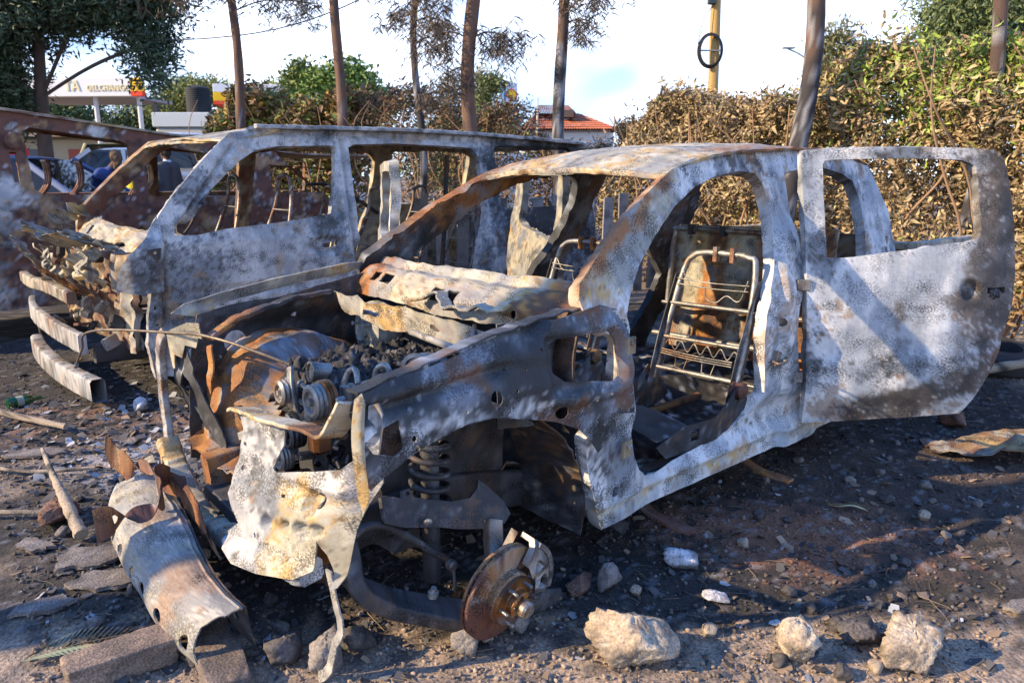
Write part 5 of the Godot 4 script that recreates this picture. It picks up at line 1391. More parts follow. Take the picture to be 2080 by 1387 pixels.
# ------------------------------------------------------------------ the rust-brown van beyond
func rusty_van() -> void:
	var root := thing("rusted_van", "rust-brown burnt van with flaking white ash beside the leafy tree", "van", Vector3(-5.089, 0, -7.162), deg_to_rad(-135.0))
	var top := func(x: float) -> float: return lerpf(2.07, 1.74, clampf(-x / 3.0, -0.1, 1.0)) - 0.05 * ss(0.2, 0.9, x)
	var outl := [0.95, 0.30, 0.95, 1.2]
	for k in 11:
		var x := 0.7 - 5.0 * k / 15.0
		outl.append_array([x, top.call(x)])
	outl.append_array([-4.4, 0.30])
	var mb := MB.new()
	var w1 := pv([-0.30, 1.36, -0.28, 1.86, -0.34, 1.90, -1.08, 1.81, -1.16, 1.77, -1.16, 1.33, -1.11, 1.30, -0.36, 1.31])
	var w2 := pv([-1.28, 1.30, -1.28, 1.74, -1.33, 1.79, -2.3, 1.66, -2.36, 1.60, -2.36, 1.30, -2.30, 1.26, -1.36, 1.27])
	var w3 := pv([-2.6, 1.30, -2.6, 1.60, -3.9, 1.55, -3.9, 1.30])
	var w0 := pv([0.08, 1.36, 0.05, 1.85, 0.50, 1.85, 0.80, 1.36])
	sheet(mb, pv(outl), [w0, w1, w2, w3, box2(-0.205, 1.42, -0.155, 1.68)], 0.03, func(q: Vector2) -> Vector3:
		var z := -0.85 + 0.12 * maxf(q.y - 1.2, 0.0) / 0.8 - 0.02 * sin(q.y * 3.0)
		z += 0.02 * exp(-pow((q.y - 1.24) / 0.014, 2.0)) + 0.02 * exp(-pow((q.y - 0.72) / 0.02, 2.0))
		return Vector3(q.x, q.y, z + 0.014 * N1.get_noise_3dv(Vector3(q.x, q.y, 4))), 0.06, pal2(BROWN, VAN, func(p: Vector3) -> float: return -0.24 + 0.34 * ss(-0.25, 0.1, p.x) + 0.6 * N1.get_noise_3dv(p * 0.7)))
	part(mb, "body_side", M.metal, root)
	mb = MB.new()
	sheet(mb, pv(outl), [pv([0.55, 1.30, 0.5, 1.93, -0.2, 1.98, -1.2, 1.885, -1.7, 1.83, -1.7, 1.30]), pv([-1.95, 1.30, -1.95, 1.79, -3.9, 1.68, -3.9, 1.30])], 0.06, func(q: Vector2) -> Vector3: return Vector3(q.x, q.y, 0.85 - 0.12 * maxf(q.y - 1.2, 0.0) / 0.8), -0.06, pal2(BROWN, RUST, func(p: Vector3) -> float: return -0.05))
	part(mb, "body_side", M.metal, root)
	mb = MB.new()
	sheet(mb, box2(-4.3, -0.76, 0.65, 0.76), [], 0.06, func(q: Vector2) -> Vector3: return Vector3(q.x, top.call(q.x) + 0.05 * (1.0 - pow(q.y / 0.76, 2.0)) - 0.05 * ss(-0.5, -2.0, q.x) * (1.0 - pow(q.y / 0.76, 2.0)), q.y), 0.02, pal2(TAN, BROWN, func(p: Vector3) -> float: return 0.0))
	part(mb, "roof", M.metal, root)
	mb = MB.new()
	sheet(mb, pv([-0.83, 0.30, 0.83, 0.30, 0.83, 1.20, -0.83, 1.20]), [disc2(-0.6, 0.78, 0.11, 0.09), disc2(0.6, 0.78, 0.11, 0.09), box2(-0.35, 0.70, 0.35, 0.86)], 0.05, func(q: Vector2) -> Vector3: return Vector3(0.95 + 0.06 * (1.0 - pow(q.x / 0.83, 2.0)), q.y, q.x), 0.03, pal2(BROWN, VAN, func(p: Vector3) -> float: return 0.4 * N1.get_noise_3dv(p)))
	part(mb, "nose_panel", M.metal, root)
	mb = MB.new()
	lathe(mb, Vector3(-0.20, 1.78, -0.775), Vector3.FORWARD, v2([0.075, -0.02, 0.075, 0.012, 0.06, 0.018, 0.0, 0.018]), pal(BROWN), 22)
	part(mb, "belt_anchor_cover", M.metal, root)
	for a in [[-0.55, -0.30], [-0.95, 0.1], [-1.5, -0.30], [-1.6, 0.3]]:
		mb = MB.new()
		for o in [0.0, 0.07, 0.14]:
			tube(mb, smooth([a[0] + 0.22, 1.05, a[1] + o, a[0] + 0.10, 1.26, a[1] + o, a[0], 1.42, a[1] + o, a[0], 1.60, a[1] + o, a[0], 1.62, a[1] + o + 0.05], 0.03), 0.016, pal(BROWN), 7)
		tube(mb, p3([a[0], 1.62, a[1], a[0], 1.62, a[1] + 0.19]), 0.016, pal(BROWN), 7)
		part(mb, "headrest_frame", M.raw, root)
	mb = MB.new()
	sheet(mb, box2(-4.2, -0.8, 0.6, 0.8), [], 0.1, func(q: Vector2) -> Vector3: return Vector3(q.x, 0.45, q.y), 0.02, pal(DARK))
	part(mb, "floor", M.soot, root)

# ------------------------------------------------------------------ things lying on the yard
func rock_pal(c1: Color, c2: Color, dirt: float) -> Callable:
	return func(p: Vector3) -> Color:
		var c := c1.lerp(c2, ss(-0.25, 0.3, N2.get_noise_3dv(p) + 0.6 * N3.get_noise_3dv(p)))
		c = c.lerp(Color(0.05, 0.046, 0.045), dirt * ss(-0.05, 0.3, N2.get_noise_3dv(p + Vector3(3, 8, 1)) + 0.6 * N3.get_noise_3dv(p + Vector3(2, 2, 2))))
		return c * (1.0 + 0.3 * N4.get_noise_3dv(p))

func yard() -> void:
	front_beam()
	var pale := rock_pal(Color(0.42, 0.33, 0.24), Color(0.55, 0.47, 0.37), 0.55)
	var grey := rock_pal(Color(0.17, 0.15, 0.14), Color(0.27, 0.24, 0.22), 0.5)
	var dark := rock_pal(Color(0.06, 0.055, 0.055), Color(0.13, 0.115, 0.11), 0.6)
	var slag := rock_pal(Color(0.22, 0.23, 0.26), Color(0.62, 0.63, 0.68), 0.5)
	var red := rock_pal(Color(0.16, 0.075, 0.045), Color(0.24, 0.13, 0.09), 0.5)
	# [x, z, sx, sy, sz, palette, label]
	var big := [
		[0.37, -2.02, 0.26, 0.17, 0.20, pale, "large angular tan stone resting on black soil past the brake disc"],
		[0.88, -2.04, 0.15, 0.13, 0.13, pale, "fist-sized broken tan stone with an orange lower face"],
		[1.22, -2.00, 0.19, 0.17, 0.17, pale, "round cream stone with cracked pitted faces"],
		[1.10, -2.12, 0.16, 0.07, 0.12, dark, "flat black crusted stone beside the round cream stone"],
		[0.35, -2.43, 0.11, 0.12, 0.09, grey, "squarish grey-blue stone standing upright beyond the large tan stone"],
		[0.64, -2.58, 0.12, 0.09, 0.10, slag, "lump of shiny grey and white slag"],
		[-0.69, -2.00, 0.12, 0.11, 0.12, dark, "knobbly black clinker lump beside the charred block"],
		[-0.56, -1.97, 0.10, 0.15, 0.11, grey, "upright grey stone next to the knobbly clinker lump"],
		[-0.50, -2.08, 0.14, 0.09, 0.11, dark, "broad black stone below the hanging strap"],
		[-0.14, -2.07, 0.09, 0.09, 0.09, grey, "grey angular stone below the brake disc"],
		[-0.08, -2.12, 0.05, 0.05, 0.05, pale, "small tan stone touching the brake disc"],
		[0.02, -2.17, 0.07, 0.07, 0.07, grey, "grey pebble-sized stone behind the small tan stone"],
		[-1.97, -2.98, 0.20, 0.11, 0.14, red, "dark red-brown stone under the splintered stick"],
		[-1.73, -2.94, 0.12, 0.08, 0.09, dark, "dark oval stone between stick and bumper beam"],
		[0.10, -2.30, 0.08, 0.07, 0.16, dark, "long black stone beside the wheel hub"],
		[0.24, -2.40, 0.16, 0.05, 0.08, red, "flat reddish stone beyond the wheel hub"],
		[2.65, -4.24, 0.20, 0.10, 0.13, red, "brown stone lying under the open pickup door"],
		[-2.38, -4.55, 0.10, 0.10, 0.10, slag, "pale lump of ash by the van bumper"],
		[-0.72, -2.50, 0.13, 0.12, 0.12, red, "brown stone wedged under the pickup's front panel"],
		[0.72, -2.36, 0.10, 0.03, 0.08, slag, "thin flake of pale slag on black soil"]]
	for k in big.size():
		var a: Array = big[k]
		var mb := MB.new()
		var y := gh(a[0], a[1])
		stone(mb, Vector3(0, a[3] * 0.36, 0), Vector3(a[2], a[3], a[4]), 100 + k, a[5], 0.075, 14, 22 if a[2] > 0.14 else 14)
		solo(mb, "rock", M.stone, a[6], "stone", Vector3(a[0], y, a[1]), 0.0, "stones on the burnt yard")
	# small loose stones that look alike
	var g := RandomNumberGenerator.new(); g.seed = 3
	var made := []
	for k in 5:
		var mb := MB.new()
		stone(mb, Vector3(0, 0.3, 0), Vector3(1, 0.8, 0.9), 300 + k, [grey, dark, pale, grey, dark][k], 0.07, 9, 9)
		made.append(mb.mesh())
	var n := 0
	while n < 90:
		var x := g.randf_range(-2.4, 2.2); var z := -g.randf_range(1.75, 4.2)
		if absf(x) > -z * 0.68: continue
		var l: Vector3 = pickup_xf().affine_inverse() * Vector3(x, 0, z)
		if l.x < 0.2 and l.z > -0.7 and l.z < 0.8: continue
		var o := MeshInstance3D.new()
		o.name = numbered("small_stone")
		o.mesh = made[g.randi() % 5]
		o.material_override = M.stone
		add_child(o)
		var s := g.randf_range(0.022, 0.06)
		o.position = Vector3(x, gh(x, z), z)
		o.rotation.y = g.randf() * TAU
		o.scale = Vector3.ONE * s
		tag(o, "small loose stone scattered on the scorched ground", "stone", "small loose stones")
		n += 1
	# flat charred slabs
	var slabs := [[-1.62, -2.62, 0.30, 0.20, 0.4, "wide flaked slab of charred board near the bumper beam"], [-1.48, -2.46, 0.26, 0.16, 0.2, "ash-dusted slab of board beside the wide flaked slab"], [-1.92, -2.72, 0.18, 0.10, -0.3, "narrow grey slab of burnt board"], [-1.62, -2.30, 0.20, 0.10, 0.5, "thin brown slab of burnt board"], [-1.40, -2.52, 0.18, 0.06, 0.7, "strip of tan bark by the bumper beam"], [1.75, -2.30, 0.12, 0.06, 0.3, "curled grey flake of burnt board"], [-2.55, -3.75, 0.36, 0.14, 0.1, "broken plank lying in the ash behind the bottle"]]
	for k in slabs.size():
		var a: Array = slabs[k]
		var mb := MB.new()
		var o2 := PackedVector2Array()
		for s in 18:
			var an := TAU * s / 18.0
			o2.append(Vector2(cos(an) * a[2] / 2, sin(an) * a[3] / 2) * (0.85 + 0.5 * N2.get_noise_2d(an * 0.7 + k * 5.0, k) + 0.12 * g.randf()))
		sheet(mb, o2, [], 0.02, func(q: Vector2) -> Vector3: return Vector3(q.x, 0.022 + 0.012 * N2.get_noise_3dv(Vector3(q.x, k, q.y)) + 0.006 * N3.get_noise_3dv(Vector3(q.x, k, q.y)), q.y), 0.014, rock_pal(Color(0.15, 0.13, 0.12), Color(0.26, 0.23, 0.21), 0.45))
		solo(mb, "charred_slab", M.stone, a[5], "board", Vector3(a[0], gh(a[0], a[1]), a[1]), a[4], "charred slabs on the yard")
	# two cut building stones at the bottom of the yard
	var mb := MB.new()
	rough_block(mb, Vector3(0.30, 0.085, 0.115), 3, rock_pal(Color(0.24, 0.18, 0.14), Color(0.32, 0.23, 0.17), 0.45))
	solo(mb, "building_stone", M.stone, "oblong brown building stone lying free on the soil", "stone block", Vector3(-1.17, gh(-1.17, -1.97) + 0.042, -1.97), 0.62, "cut building stones")
	mb = MB.new()
	rough_block(mb, Vector3(0.38, 0.06, 0.125), 4, rock_pal(Color(0.19, 0.15, 0.13), Color(0.26, 0.20, 0.16), 0.5))
	solo(mb, "building_stone", M.stone, "charred oblong block under the end of the bumper beam", "stone block", Vector3(-0.90, gh(-0.9, -2.0) + 0.03, -2.0), -1.0, "cut building stones")
	# splintered stick, sticks and poles
	wood_stick("splintered_stick", smooth([-2.30, 0.16, -3.42, -2.08, 0.14, -3.14, -1.90, 0.10, -2.93, -1.76, 0.03, -2.78], 0.03), 0.028, 0.008, "pale splintered stick leaning on the red-brown stone")
	wood_stick("wood_pole", smooth([3.0, 0.12, -5.0, 3.45, 0.12, -5.15, 4.3, 0.13, -5.5], 0.1), 0.035, 0.035, "peeled wooden pole lying behind the open pickup door")
	wood_stick("wood_pole", smooth([-3.5, 0.05, -4.55, -3.0, 0.06, -4.25, -2.6, 0.04, -4.1], 0.1), 0.02, 0.02, "thin charred pole lying beside the green bottle")
	wood_stick("wood_pole", smooth([-2.5, 0.03, -3.0, -2.2, 0.04, -2.97, -2.0, 0.03, -2.99], 0.05), 0.012, 0.008, "short grey stick lying left of the red-brown stone")
	wood_stick("wood_pole", smooth([-2.75, 0.03, -3.55, -2.4, 0.03, -3.45, -2.1, 0.03, -3.5], 0.05), 0.01, 0.008, "thin brown twig on the lit soil")
	# long wire from the engine bay
	mb = MB.new()
	var w0: Vector3 = pickup_xf() * Vector3(0.12, 0.79, 0.05)
	var w1: Vector3 = pickup_xf() * Vector3(0.28, 0.865, 0.32)
	var w2: Vector3 = pickup_xf() * Vector3(0.34, 0.835, 0.72)
	tube(mb, smooth([w0.x, w0.y, w0.z, w1.x, w1.y, w1.z, w2.x, w2.y, w2.z, -1.95, 0.76, -3.35, -2.15, 0.62, -3.60, -2.28, 0.50, -3.75], 0.04), 0.006, flat(Color(0.22, 0.17, 0.12), 0.4), 6)
	lathe(mb, Vector3(-2.28, 0.50, -3.75), Vector3(-0.5, -0.5, -0.6), v2([0.0, -0.01, 0.011, -0.01, 0.011, 0.03, 0.0, 0.03]), pal(STEEL), 8)
	solo(mb, "long_wire", M.raw, "bare wire arching from the pickup engine towards the van nose", "wire")
	# green bottle
	var bt := thing("green_bottle", "small green glass bottle lying in the ash", "bottle", Vector3(-3.20, gh(-3.2, -4.62) + 0.035, -4.62), 0.9)
	mb = MB.new()
	lathe(mb, Vector3(-0.08, 0, 0), Vector3.RIGHT, v2([0.0, 0.0, 0.032, 0.0, 0.036, 0.01, 0.036, 0.11, 0.028, 0.14, 0.014, 0.165, 0.013, 0.20, 0.0, 0.20]), flat(Color(1, 1, 1)), 18)
	part(mb, "glass_body", M.bottle, bt)
	mb = MB.new()
	lathe(mb, Vector3(-0.08, 0, 0), Vector3.RIGHT, v2([0.0365, 0.05, 0.0365, 0.09]), flat(Color(0.22, 0.24, 0.18), 0.6), 18)
	part(mb, "paper_label", M.dull, bt)
	# bent roofing sheet at the right edge and a burnt tyre
	mb = MB.new()
	sheet(mb, pv([-0.30, -0.14, 0.25, -0.22, 0.42, -0.05, 0.36, 0.16, 0.0, 0.20, -0.28, 0.10]), [], 0.025, func(q: Vector2) -> Vector3: return Vector3(q.x, 0.07 + 0.05 * sin(q.x * 6.0) + 0.08 * q.y + 0.05 * N2.get_noise_3dv(Vector3(q.x, 0, q.y)), q.y), 0.005, pal2(BROWN, TAN, func(p: Vector3) -> float: return 0.0))
	solo(mb, "bent_sheet", M.metal, "bent brown metal sheet lying on the black soil", "metal sheet", Vector3(2.55, gh(2.55, -3.75), -3.75), -0.3)
	mb = MB.new()
	sheet(mb, pv([-0.09, -0.04, 0.08, -0.05, 0.10, 0.02, 0.0, 0.06, -0.10, 0.03]), [], 0.02, func(q: Vector2) -> Vector3: return Vector3(q.x, 0.02 + 0.05 * N2.get_noise_3dv(Vector3(q.x, 3, q.y) * 1.4), q.y), 0.004, pal(TAN))
	solo(mb, "metal_scrap", M.metal, "small scrap of torn yellowish metal on the soil", "scrap", Vector3(-1.95, gh(-1.95, -3.6), -3.6), 0.4)
	mb = MB.new()
	lathe(mb, Vector3(0, 0.10, 0), Vector3(0.1, 1, 0.15), v2([0.20, -0.09, 0.29, -0.09, 0.33, -0.05, 0.34, 0.0, 0.33, 0.05, 0.29, 0.09, 0.20, 0.09, 0.20, -0.09]), flat(Color(0.025, 0.025, 0.027), 0.3), 32)
	solo(mb, "old_tyre", M.dull, "black tyre lying at the foot of the hedge", "tyre", Vector3(3.72, 0.02, -5.6))
	fern(Vector3(-1.36, gh(-1.36, -2.06) + 0.02, -2.06), 0.5, 0.26, "scorched grey-green fern frond lying on the gravel")
	fern(Vector3(1.52, gh(1.52, -3.08) + 0.015, -3.08), 2.6, 0.12, "dry straw-coloured leaf tuft on the black soil")
	litter()

func wood_stick(called: String, pts: PackedVector3Array, r0: float, r1: float, label: String) -> void:
	var mb := MB.new()
	var rr := []
	for k in pts.size(): rr.append(lerpf(r1, r0, float(k) / (pts.size() - 1)) * (1.0 + 0.3 * N2.get_noise_1d(k * 0.8)))
	tube(mb, pts, rr, func(p: Vector3) -> Color: return Color(0.42, 0.34, 0.25).lerp(Color(0.07, 0.06, 0.05), ss(-0.05, 0.25, N2.get_noise_3dv(p * 0.8) + 0.5 * N3.get_noise_3dv(p))), 9)
	solo(mb, called, M.stone, label, "stick")

func rough_block(mb: MB, size: Vector3, sd: int, col: Callable) -> void:
	for ax in 3:
		for sg in [-1.0, 1.0]:
			var u := (ax + 1) % 3; var v := (ax + 2) % 3
			var base := mb.v.size()
			var n := 18
			for j in n + 1:
				for k in n + 1:
					var o := Vector3.ZERO
					o[ax] = sg; o[u] = 2.0 * k / n - 1.0; o[v] = 2.0 * j / n - 1.0
					var l := pow(pow(absf(o.x), 14.0) + pow(absf(o.y), 14.0) + pow(absf(o.z), 14.0), 1.0 / 14.0)
					var p := o / l * size / 2.0
					p *= 1.0 + 0.14 * N2.get_noise_3dv(p * 0.7 + Vector3(sd, 0, 0)) + 0.09 * N3.get_noise_3dv(p * 0.6 + Vector3(sd, 0, 0))
					mb.p(p, col.call(p + Vector3(sd, 0, 0)))
			for j in n:
				for k in n:
					var a := base + j * (n + 1) + k
					if sg > 0: mb.q(a, a + n + 1, a + n + 2, a + 1)
					else: mb.q(a, a + 1, a + n + 2, a + n + 1)

func fern(at: Vector3, turn: float, size: float, label: String) -> void:
	var mb := MB.new()
	var col := Color(0.10, 0.13, 0.09) if size > 0.2 else Color(0.45, 0.38, 0.22)
	for k in 22:
		var t := k / 21.0
		for sg in [-1.0, 1.0]:
			var o := Vector3(size * (t - 0.5) * 1.2, 0.012 * sin(t * 5.0), 0)
			var tip := o + Vector3(size * 0.20, 0.01, sg * size * 0.30 * sin(PI * (0.1 + 0.85 * t)))
			var c := col.lerp(Color(0.30, 0.19, 0.08), ss(0.4, 0.8, t))
			var a := mb.p(o, c); var b := mb.p(o.lerp(tip, 0.5) + Vector3(size * 0.028, 0.006, 0), c); var d := mb.p(tip, c); var e := mb.p(o.lerp(tip, 0.5) - Vector3(size * 0.028, 0, 0), c)
			mb.q(a, b, d, e)
	tube(mb, p3([-size * 0.6, 0, 0, 0, 0.012, 0, size * 0.62, 0, 0]), 0.002, flat(Color(0.2, 0.15, 0.08)), 5)
	solo(mb, "fallen_frond", M.leaf, label, "leaf", at, turn)

func front_beam() -> void:
	var root := thing("bumper_beam", "curved pale steel bumper beam fallen in front of the pickup", "bumper")
	var inner := smooth([-1.47, 0.23, -2.90, -1.35, 0.235, -2.72, -1.20, 0.235, -2.51, -1.05, 0.22, -2.28, -0.92, 0.20, -2.11, -0.80, 0.185, -1.995], 0.02)
	var outer := smooth([-1.67, 0.19, -2.92, -1.60, 0.195, -2.77, -1.45, 0.20, -2.53, -1.26, 0.185, -2.29, -1.07, 0.16, -2.08, -0.90, 0.145, -1.945], 0.02)
	var line := func(c: PackedVector3Array, t: float) -> Vector3:
		var x := t * (c.size() - 1)
		var i := clampi(int(x), 0, c.size() - 2)
		return c[i].lerp(c[i + 1], x - i)
	var f := func(q: Vector2) -> Vector3:
		var a: Vector3 = line.call(inner, clampf(q.x, 0.0, 1.0)); var b: Vector3 = line.call(outer, clampf(q.x, 0.0, 1.0))
		var out := (b - a); out.y = 0; out = out.normalized()
		var p: Vector3
		if q.y < 1.0: p = a.lerp(b, q.y) + Vector3(0, 0.02 * sin(q.y * PI) + 0.006 * exp(-pow((q.y - 0.10) / 0.02, 2.0)), 0)
		else:
			var t := (q.y - 1.0) / 0.7
			p = b + out * (0.035 * sin(t * 2.4)) + Vector3(0, -0.115 * t, 0)
		return p + Vector3(0, 0.008, 0) * N2.get_noise_3dv(p)
	var mb := MB.new()
	var holes := []
	for k in 5: holes.append(disc2(0.34 + 0.115 * k, 1.30 + 0.02 * k, 0.020, 0.14))
	holes.append(disc2(0.93, 1.36, 0.022, 0.16))
	sheet(mb, pv([0.0, 0.0, 0.985, 0.0, 1.0, 0.5, 0.97, 1.0, 1.0, 1.7, 0.0, 1.7]), holes, 0.02, f, 0.006, pal2(TAN, STEEL, func(p: Vector3) -> float: return 0.10 + 0.6 * N1.get_noise_3dv(p)))
	part(mb, "channel", M.metal, root)
	mb = MB.new()
	var fl := func(q: Vector2) -> Vector3:
		var a: Vector3 = line.call(inner, clampf(q.x, 0.0, 1.0))
		return a + Vector3(0.02 * q.y, -0.13 * q.y, -0.005)
	sheet(mb, pv([0.0, 0.0, 1.0, 0.0, 1.04, 1.0, 0.0, 1.0]), [disc2(0.06, 0.5, 0.02, 0.2), disc2(0.90, 0.5, 0.025, 0.2)], 0.03, fl, 0.006, pal(DARK))
	part(mb, "back_web", M.soot, root)
	var t := thing("torn_bracket", "brown torn sheet-metal bracket twisted over the bumper beam", "bracket")
	var lines := [[-1.70, 0.36, -2.92, -1.64, 0.31, -2.90, -1.56, 0.30, -2.84, -1.46, 0.33, -2.77, -1.35, 0.30, -2.70, -1.25, 0.29, -2.66], [-1.45, 0.27, -2.37, -1.38, 0.29, -2.40, -1.31, 0.28, -2.47, -1.30, 0.30, -2.56, -1.36, 0.33, -2.64, -1.33, 0.33, -2.70], [-1.33, 0.32, -2.70, -1.25, 0.29, -2.61, -1.15, 0.27, -2.50, -1.07, 0.24, -2.38, -0.99, 0.20, -2.29]]
	for k in 3:
		mb = MB.new()
		var c := smooth(lines[k], 0.02)
		var n := c.size() - 1.0
		sheet(mb, pv([0, -0.5, n, -0.4, n, 0.4, 0, 0.5]), [disc2(5.0, 0.0, 0.7, 0.2)] if k == 1 else [], 0.5 * (n / 18.0), func(q: Vector2) -> Vector3:
			var x := clampf(q.x, 0.0, n)
			var o: Vector3 = line.call(c, x / n)
			var an := 0.9 + 1.3 * sin(x * 0.22 + k * 2.0)
			var p := o + Vector3(0.35 * cos(an), sin(an), 0.5 * cos(an)) * q.y * 0.125
			return p + Vector3(1, 1, 1) * 0.016 * N2.get_noise_3dv(p * 1.5), 0.003, pal2(RUST, BROWN, func(p: Vector3) -> float: return 0.08))
		part(mb, "twisted_strip", M.metal, t)

# loose gravel, ash flakes and straw nobody could count
func litter() -> void:
	var g := RandomNumberGenerator.new(); g.seed = 9
	var spot := func(a: float, b: float) -> Vector3:
		var d := lerpf(a, b, pow(g.randf(), 1.5))
		var x := g.randf_range(-0.74, 0.74) * d
		return Vector3(x, gh(x, -d), -d)
	var mb := MB.new()
	stone(mb, Vector3(0, 0.2, 0), Vector3(1, 0.75, 0.9), 900, flat(Color(1, 1, 1), 0.25), 0.06, 8, 5)
	var xf := []; var cs := []
	for k in 26000:
		var p: Vector3 = spot.call(1.6, 6.5)
		var s := 0.004 + 0.016 * pow(g.randf(), 3.0)
		xf.append(Transform3D(Basis.from_euler(Vector3(g.randf() * 0.6, g.randf() * TAU, g.randf() * 0.6)).scaled(Vector3(s, s, s)), p))
		var c := gcol(p.x, p.z)
		c = c.lerp(Color(0.34, 0.29, 0.24), 0.35 * pow(g.randf(), 3.0)) * g.randf_range(0.8, 1.5)
		cs.append(c)
	tag(swarm("gravel", mb.mesh(), M.stone, xf, cs, self), "fine loose gravel strewn over the scorched soil", "gravel", "", "stuff")
	mb = MB.new()
	sheet(mb, pv([-0.5, -0.2, -0.1, -0.35, 0.5, -0.12, 0.35, 0.3, -0.2, 0.32]), [], 0.5, func(q: Vector2) -> Vector3: return Vector3(q.x, 0.15 * sin(q.x * 4.0) + 0.1 * q.y, q.y), 0.04, flat(Color(1, 1, 1), 0.2))
	xf = []; cs = []
	for k in 4200:
		var p: Vector3 = spot.call(1.7, 6.5)
		if k % 3 == 0: p = Vector3(g.randf_range(-3.2, -1.3), 0, -g.randf_range(3.1, 4.9)); p.y = gh(p.x, p.z)
		var s := 0.012 + 0.05 * pow(g.randf(), 3.0)
		if p.x < -1.0 and p.z < -3.2: s *= 1.4
		xf.append(Transform3D(Basis.from_euler(Vector3(g.randf_range(-0.3, 0.3), g.randf() * TAU, g.randf_range(-0.3, 0.3))).scaled(Vector3(s, s, s)), p + Vector3(0, 0.006, 0)))
		var r := g.randf()
		cs.append(Color(0.32, 0.33, 0.35) * g.randf_range(0.4, 1.2) if r < 0.13 * (2.0 if p.x < -1.0 and p.z < -3.0 else 1.0) else (Color(0.30, 0.21, 0.14) * g.randf_range(0.5, 1.1) if r < 0.35 else Color(0.05, 0.048, 0.05) * g.randf_range(0.7, 1.6)))
	tag(swarm("ash_flakes", mb.mesh(), M.dull, xf, cs, self), "grey ash flakes and char scraps lying all over the yard", "ash", "", "stuff")
	mb = MB.new()
	tube(mb, p3([-0.5, 0, 0, -0.1, 0.03, 0.02, 0.5, 0, -0.03]), 0.010, flat(Color(1, 1, 1)), 4)
	xf = []; cs = []
	for k in 1000:
		var p: Vector3 = spot.call(1.7, 5.0)
		var s := g.randf_range(0.03, 0.11)
		xf.append(Transform3D(Basis.from_euler(Vector3(g.randf_range(-0.15, 0.15), g.randf() * TAU, g.randf_range(-0.15, 0.15))).scaled(Vector3(s, s, s)), p + Vector3(0, 0.007, 0)))
		cs.append(Color(0.27, 0.20, 0.13) * g.randf_range(0.3, 1.1))
	tag(swarm("straw", mb.mesh(), M.dull, xf, cs, self), "dry straw and twigs scattered over the soil", "straw", "", "stuff")

# ------------------------------------------------------------------ hedge and trees
func leaf_mesh(long: float, wide: float, curl: float) -> ArrayMesh:
	var mb := MB.new()
	var w := Color(1, 1, 1)
	var prev := []
	for k in 4:
		var t := k / 3.0
		var hw: float = wide * [0.12, 1.0, 0.75, 0.05][k] / 2.0
		var y := -curl * t * t * long
		var row := [mb.p(Vector3(-hw, y + hw * 0.5, t * long), w), mb.p(Vector3(0, y, t * long), w), mb.p(Vector3(hw, y + hw * 0.5, t * long), w)]
		if k > 0:
			mb.q(prev[0], prev[1], row[1], row[0]); mb.q(prev[1], prev[2], row[2], row[1])
		prev = row
	return mb.mesh()

# a twig's worth of leaves in one small mesh
func clump_mesh(n: int, long: float, wide: float, spread: float, droop: float, sd: int) -> ArrayMesh:
	var g := RandomNumberGenerator.new(); g.seed = sd
	var mb := MB.new()
	for k in n:
		var o := Vector3(g.randfn(), g.randfn(), g.randfn()) * spread * 0.5
		var d := (Vector3(g.randfn(), g.randfn() - droop, g.randfn())).normalized()
		var s := d.cross(Vector3(g.randfn(), g.randfn(), g.randfn())).normalized() * wide * 0.5
		var c := Color(1, 1, 1) * g.randf_range(0.75, 1.2)
		var l := long * g.randf_range(0.6, 1.2)
		var bend := Vector3(0, -0.12 * l * droop, 0)
		var a := mb.p(o, c); var b := mb.p(o + d * l * 0.45 + s, c); var e := mb.p(o + d * l + bend, c); var f := mb.p(o + d * l * 0.45 - s, c)
		mb.q(a, b, e, f)
	return mb.mesh()

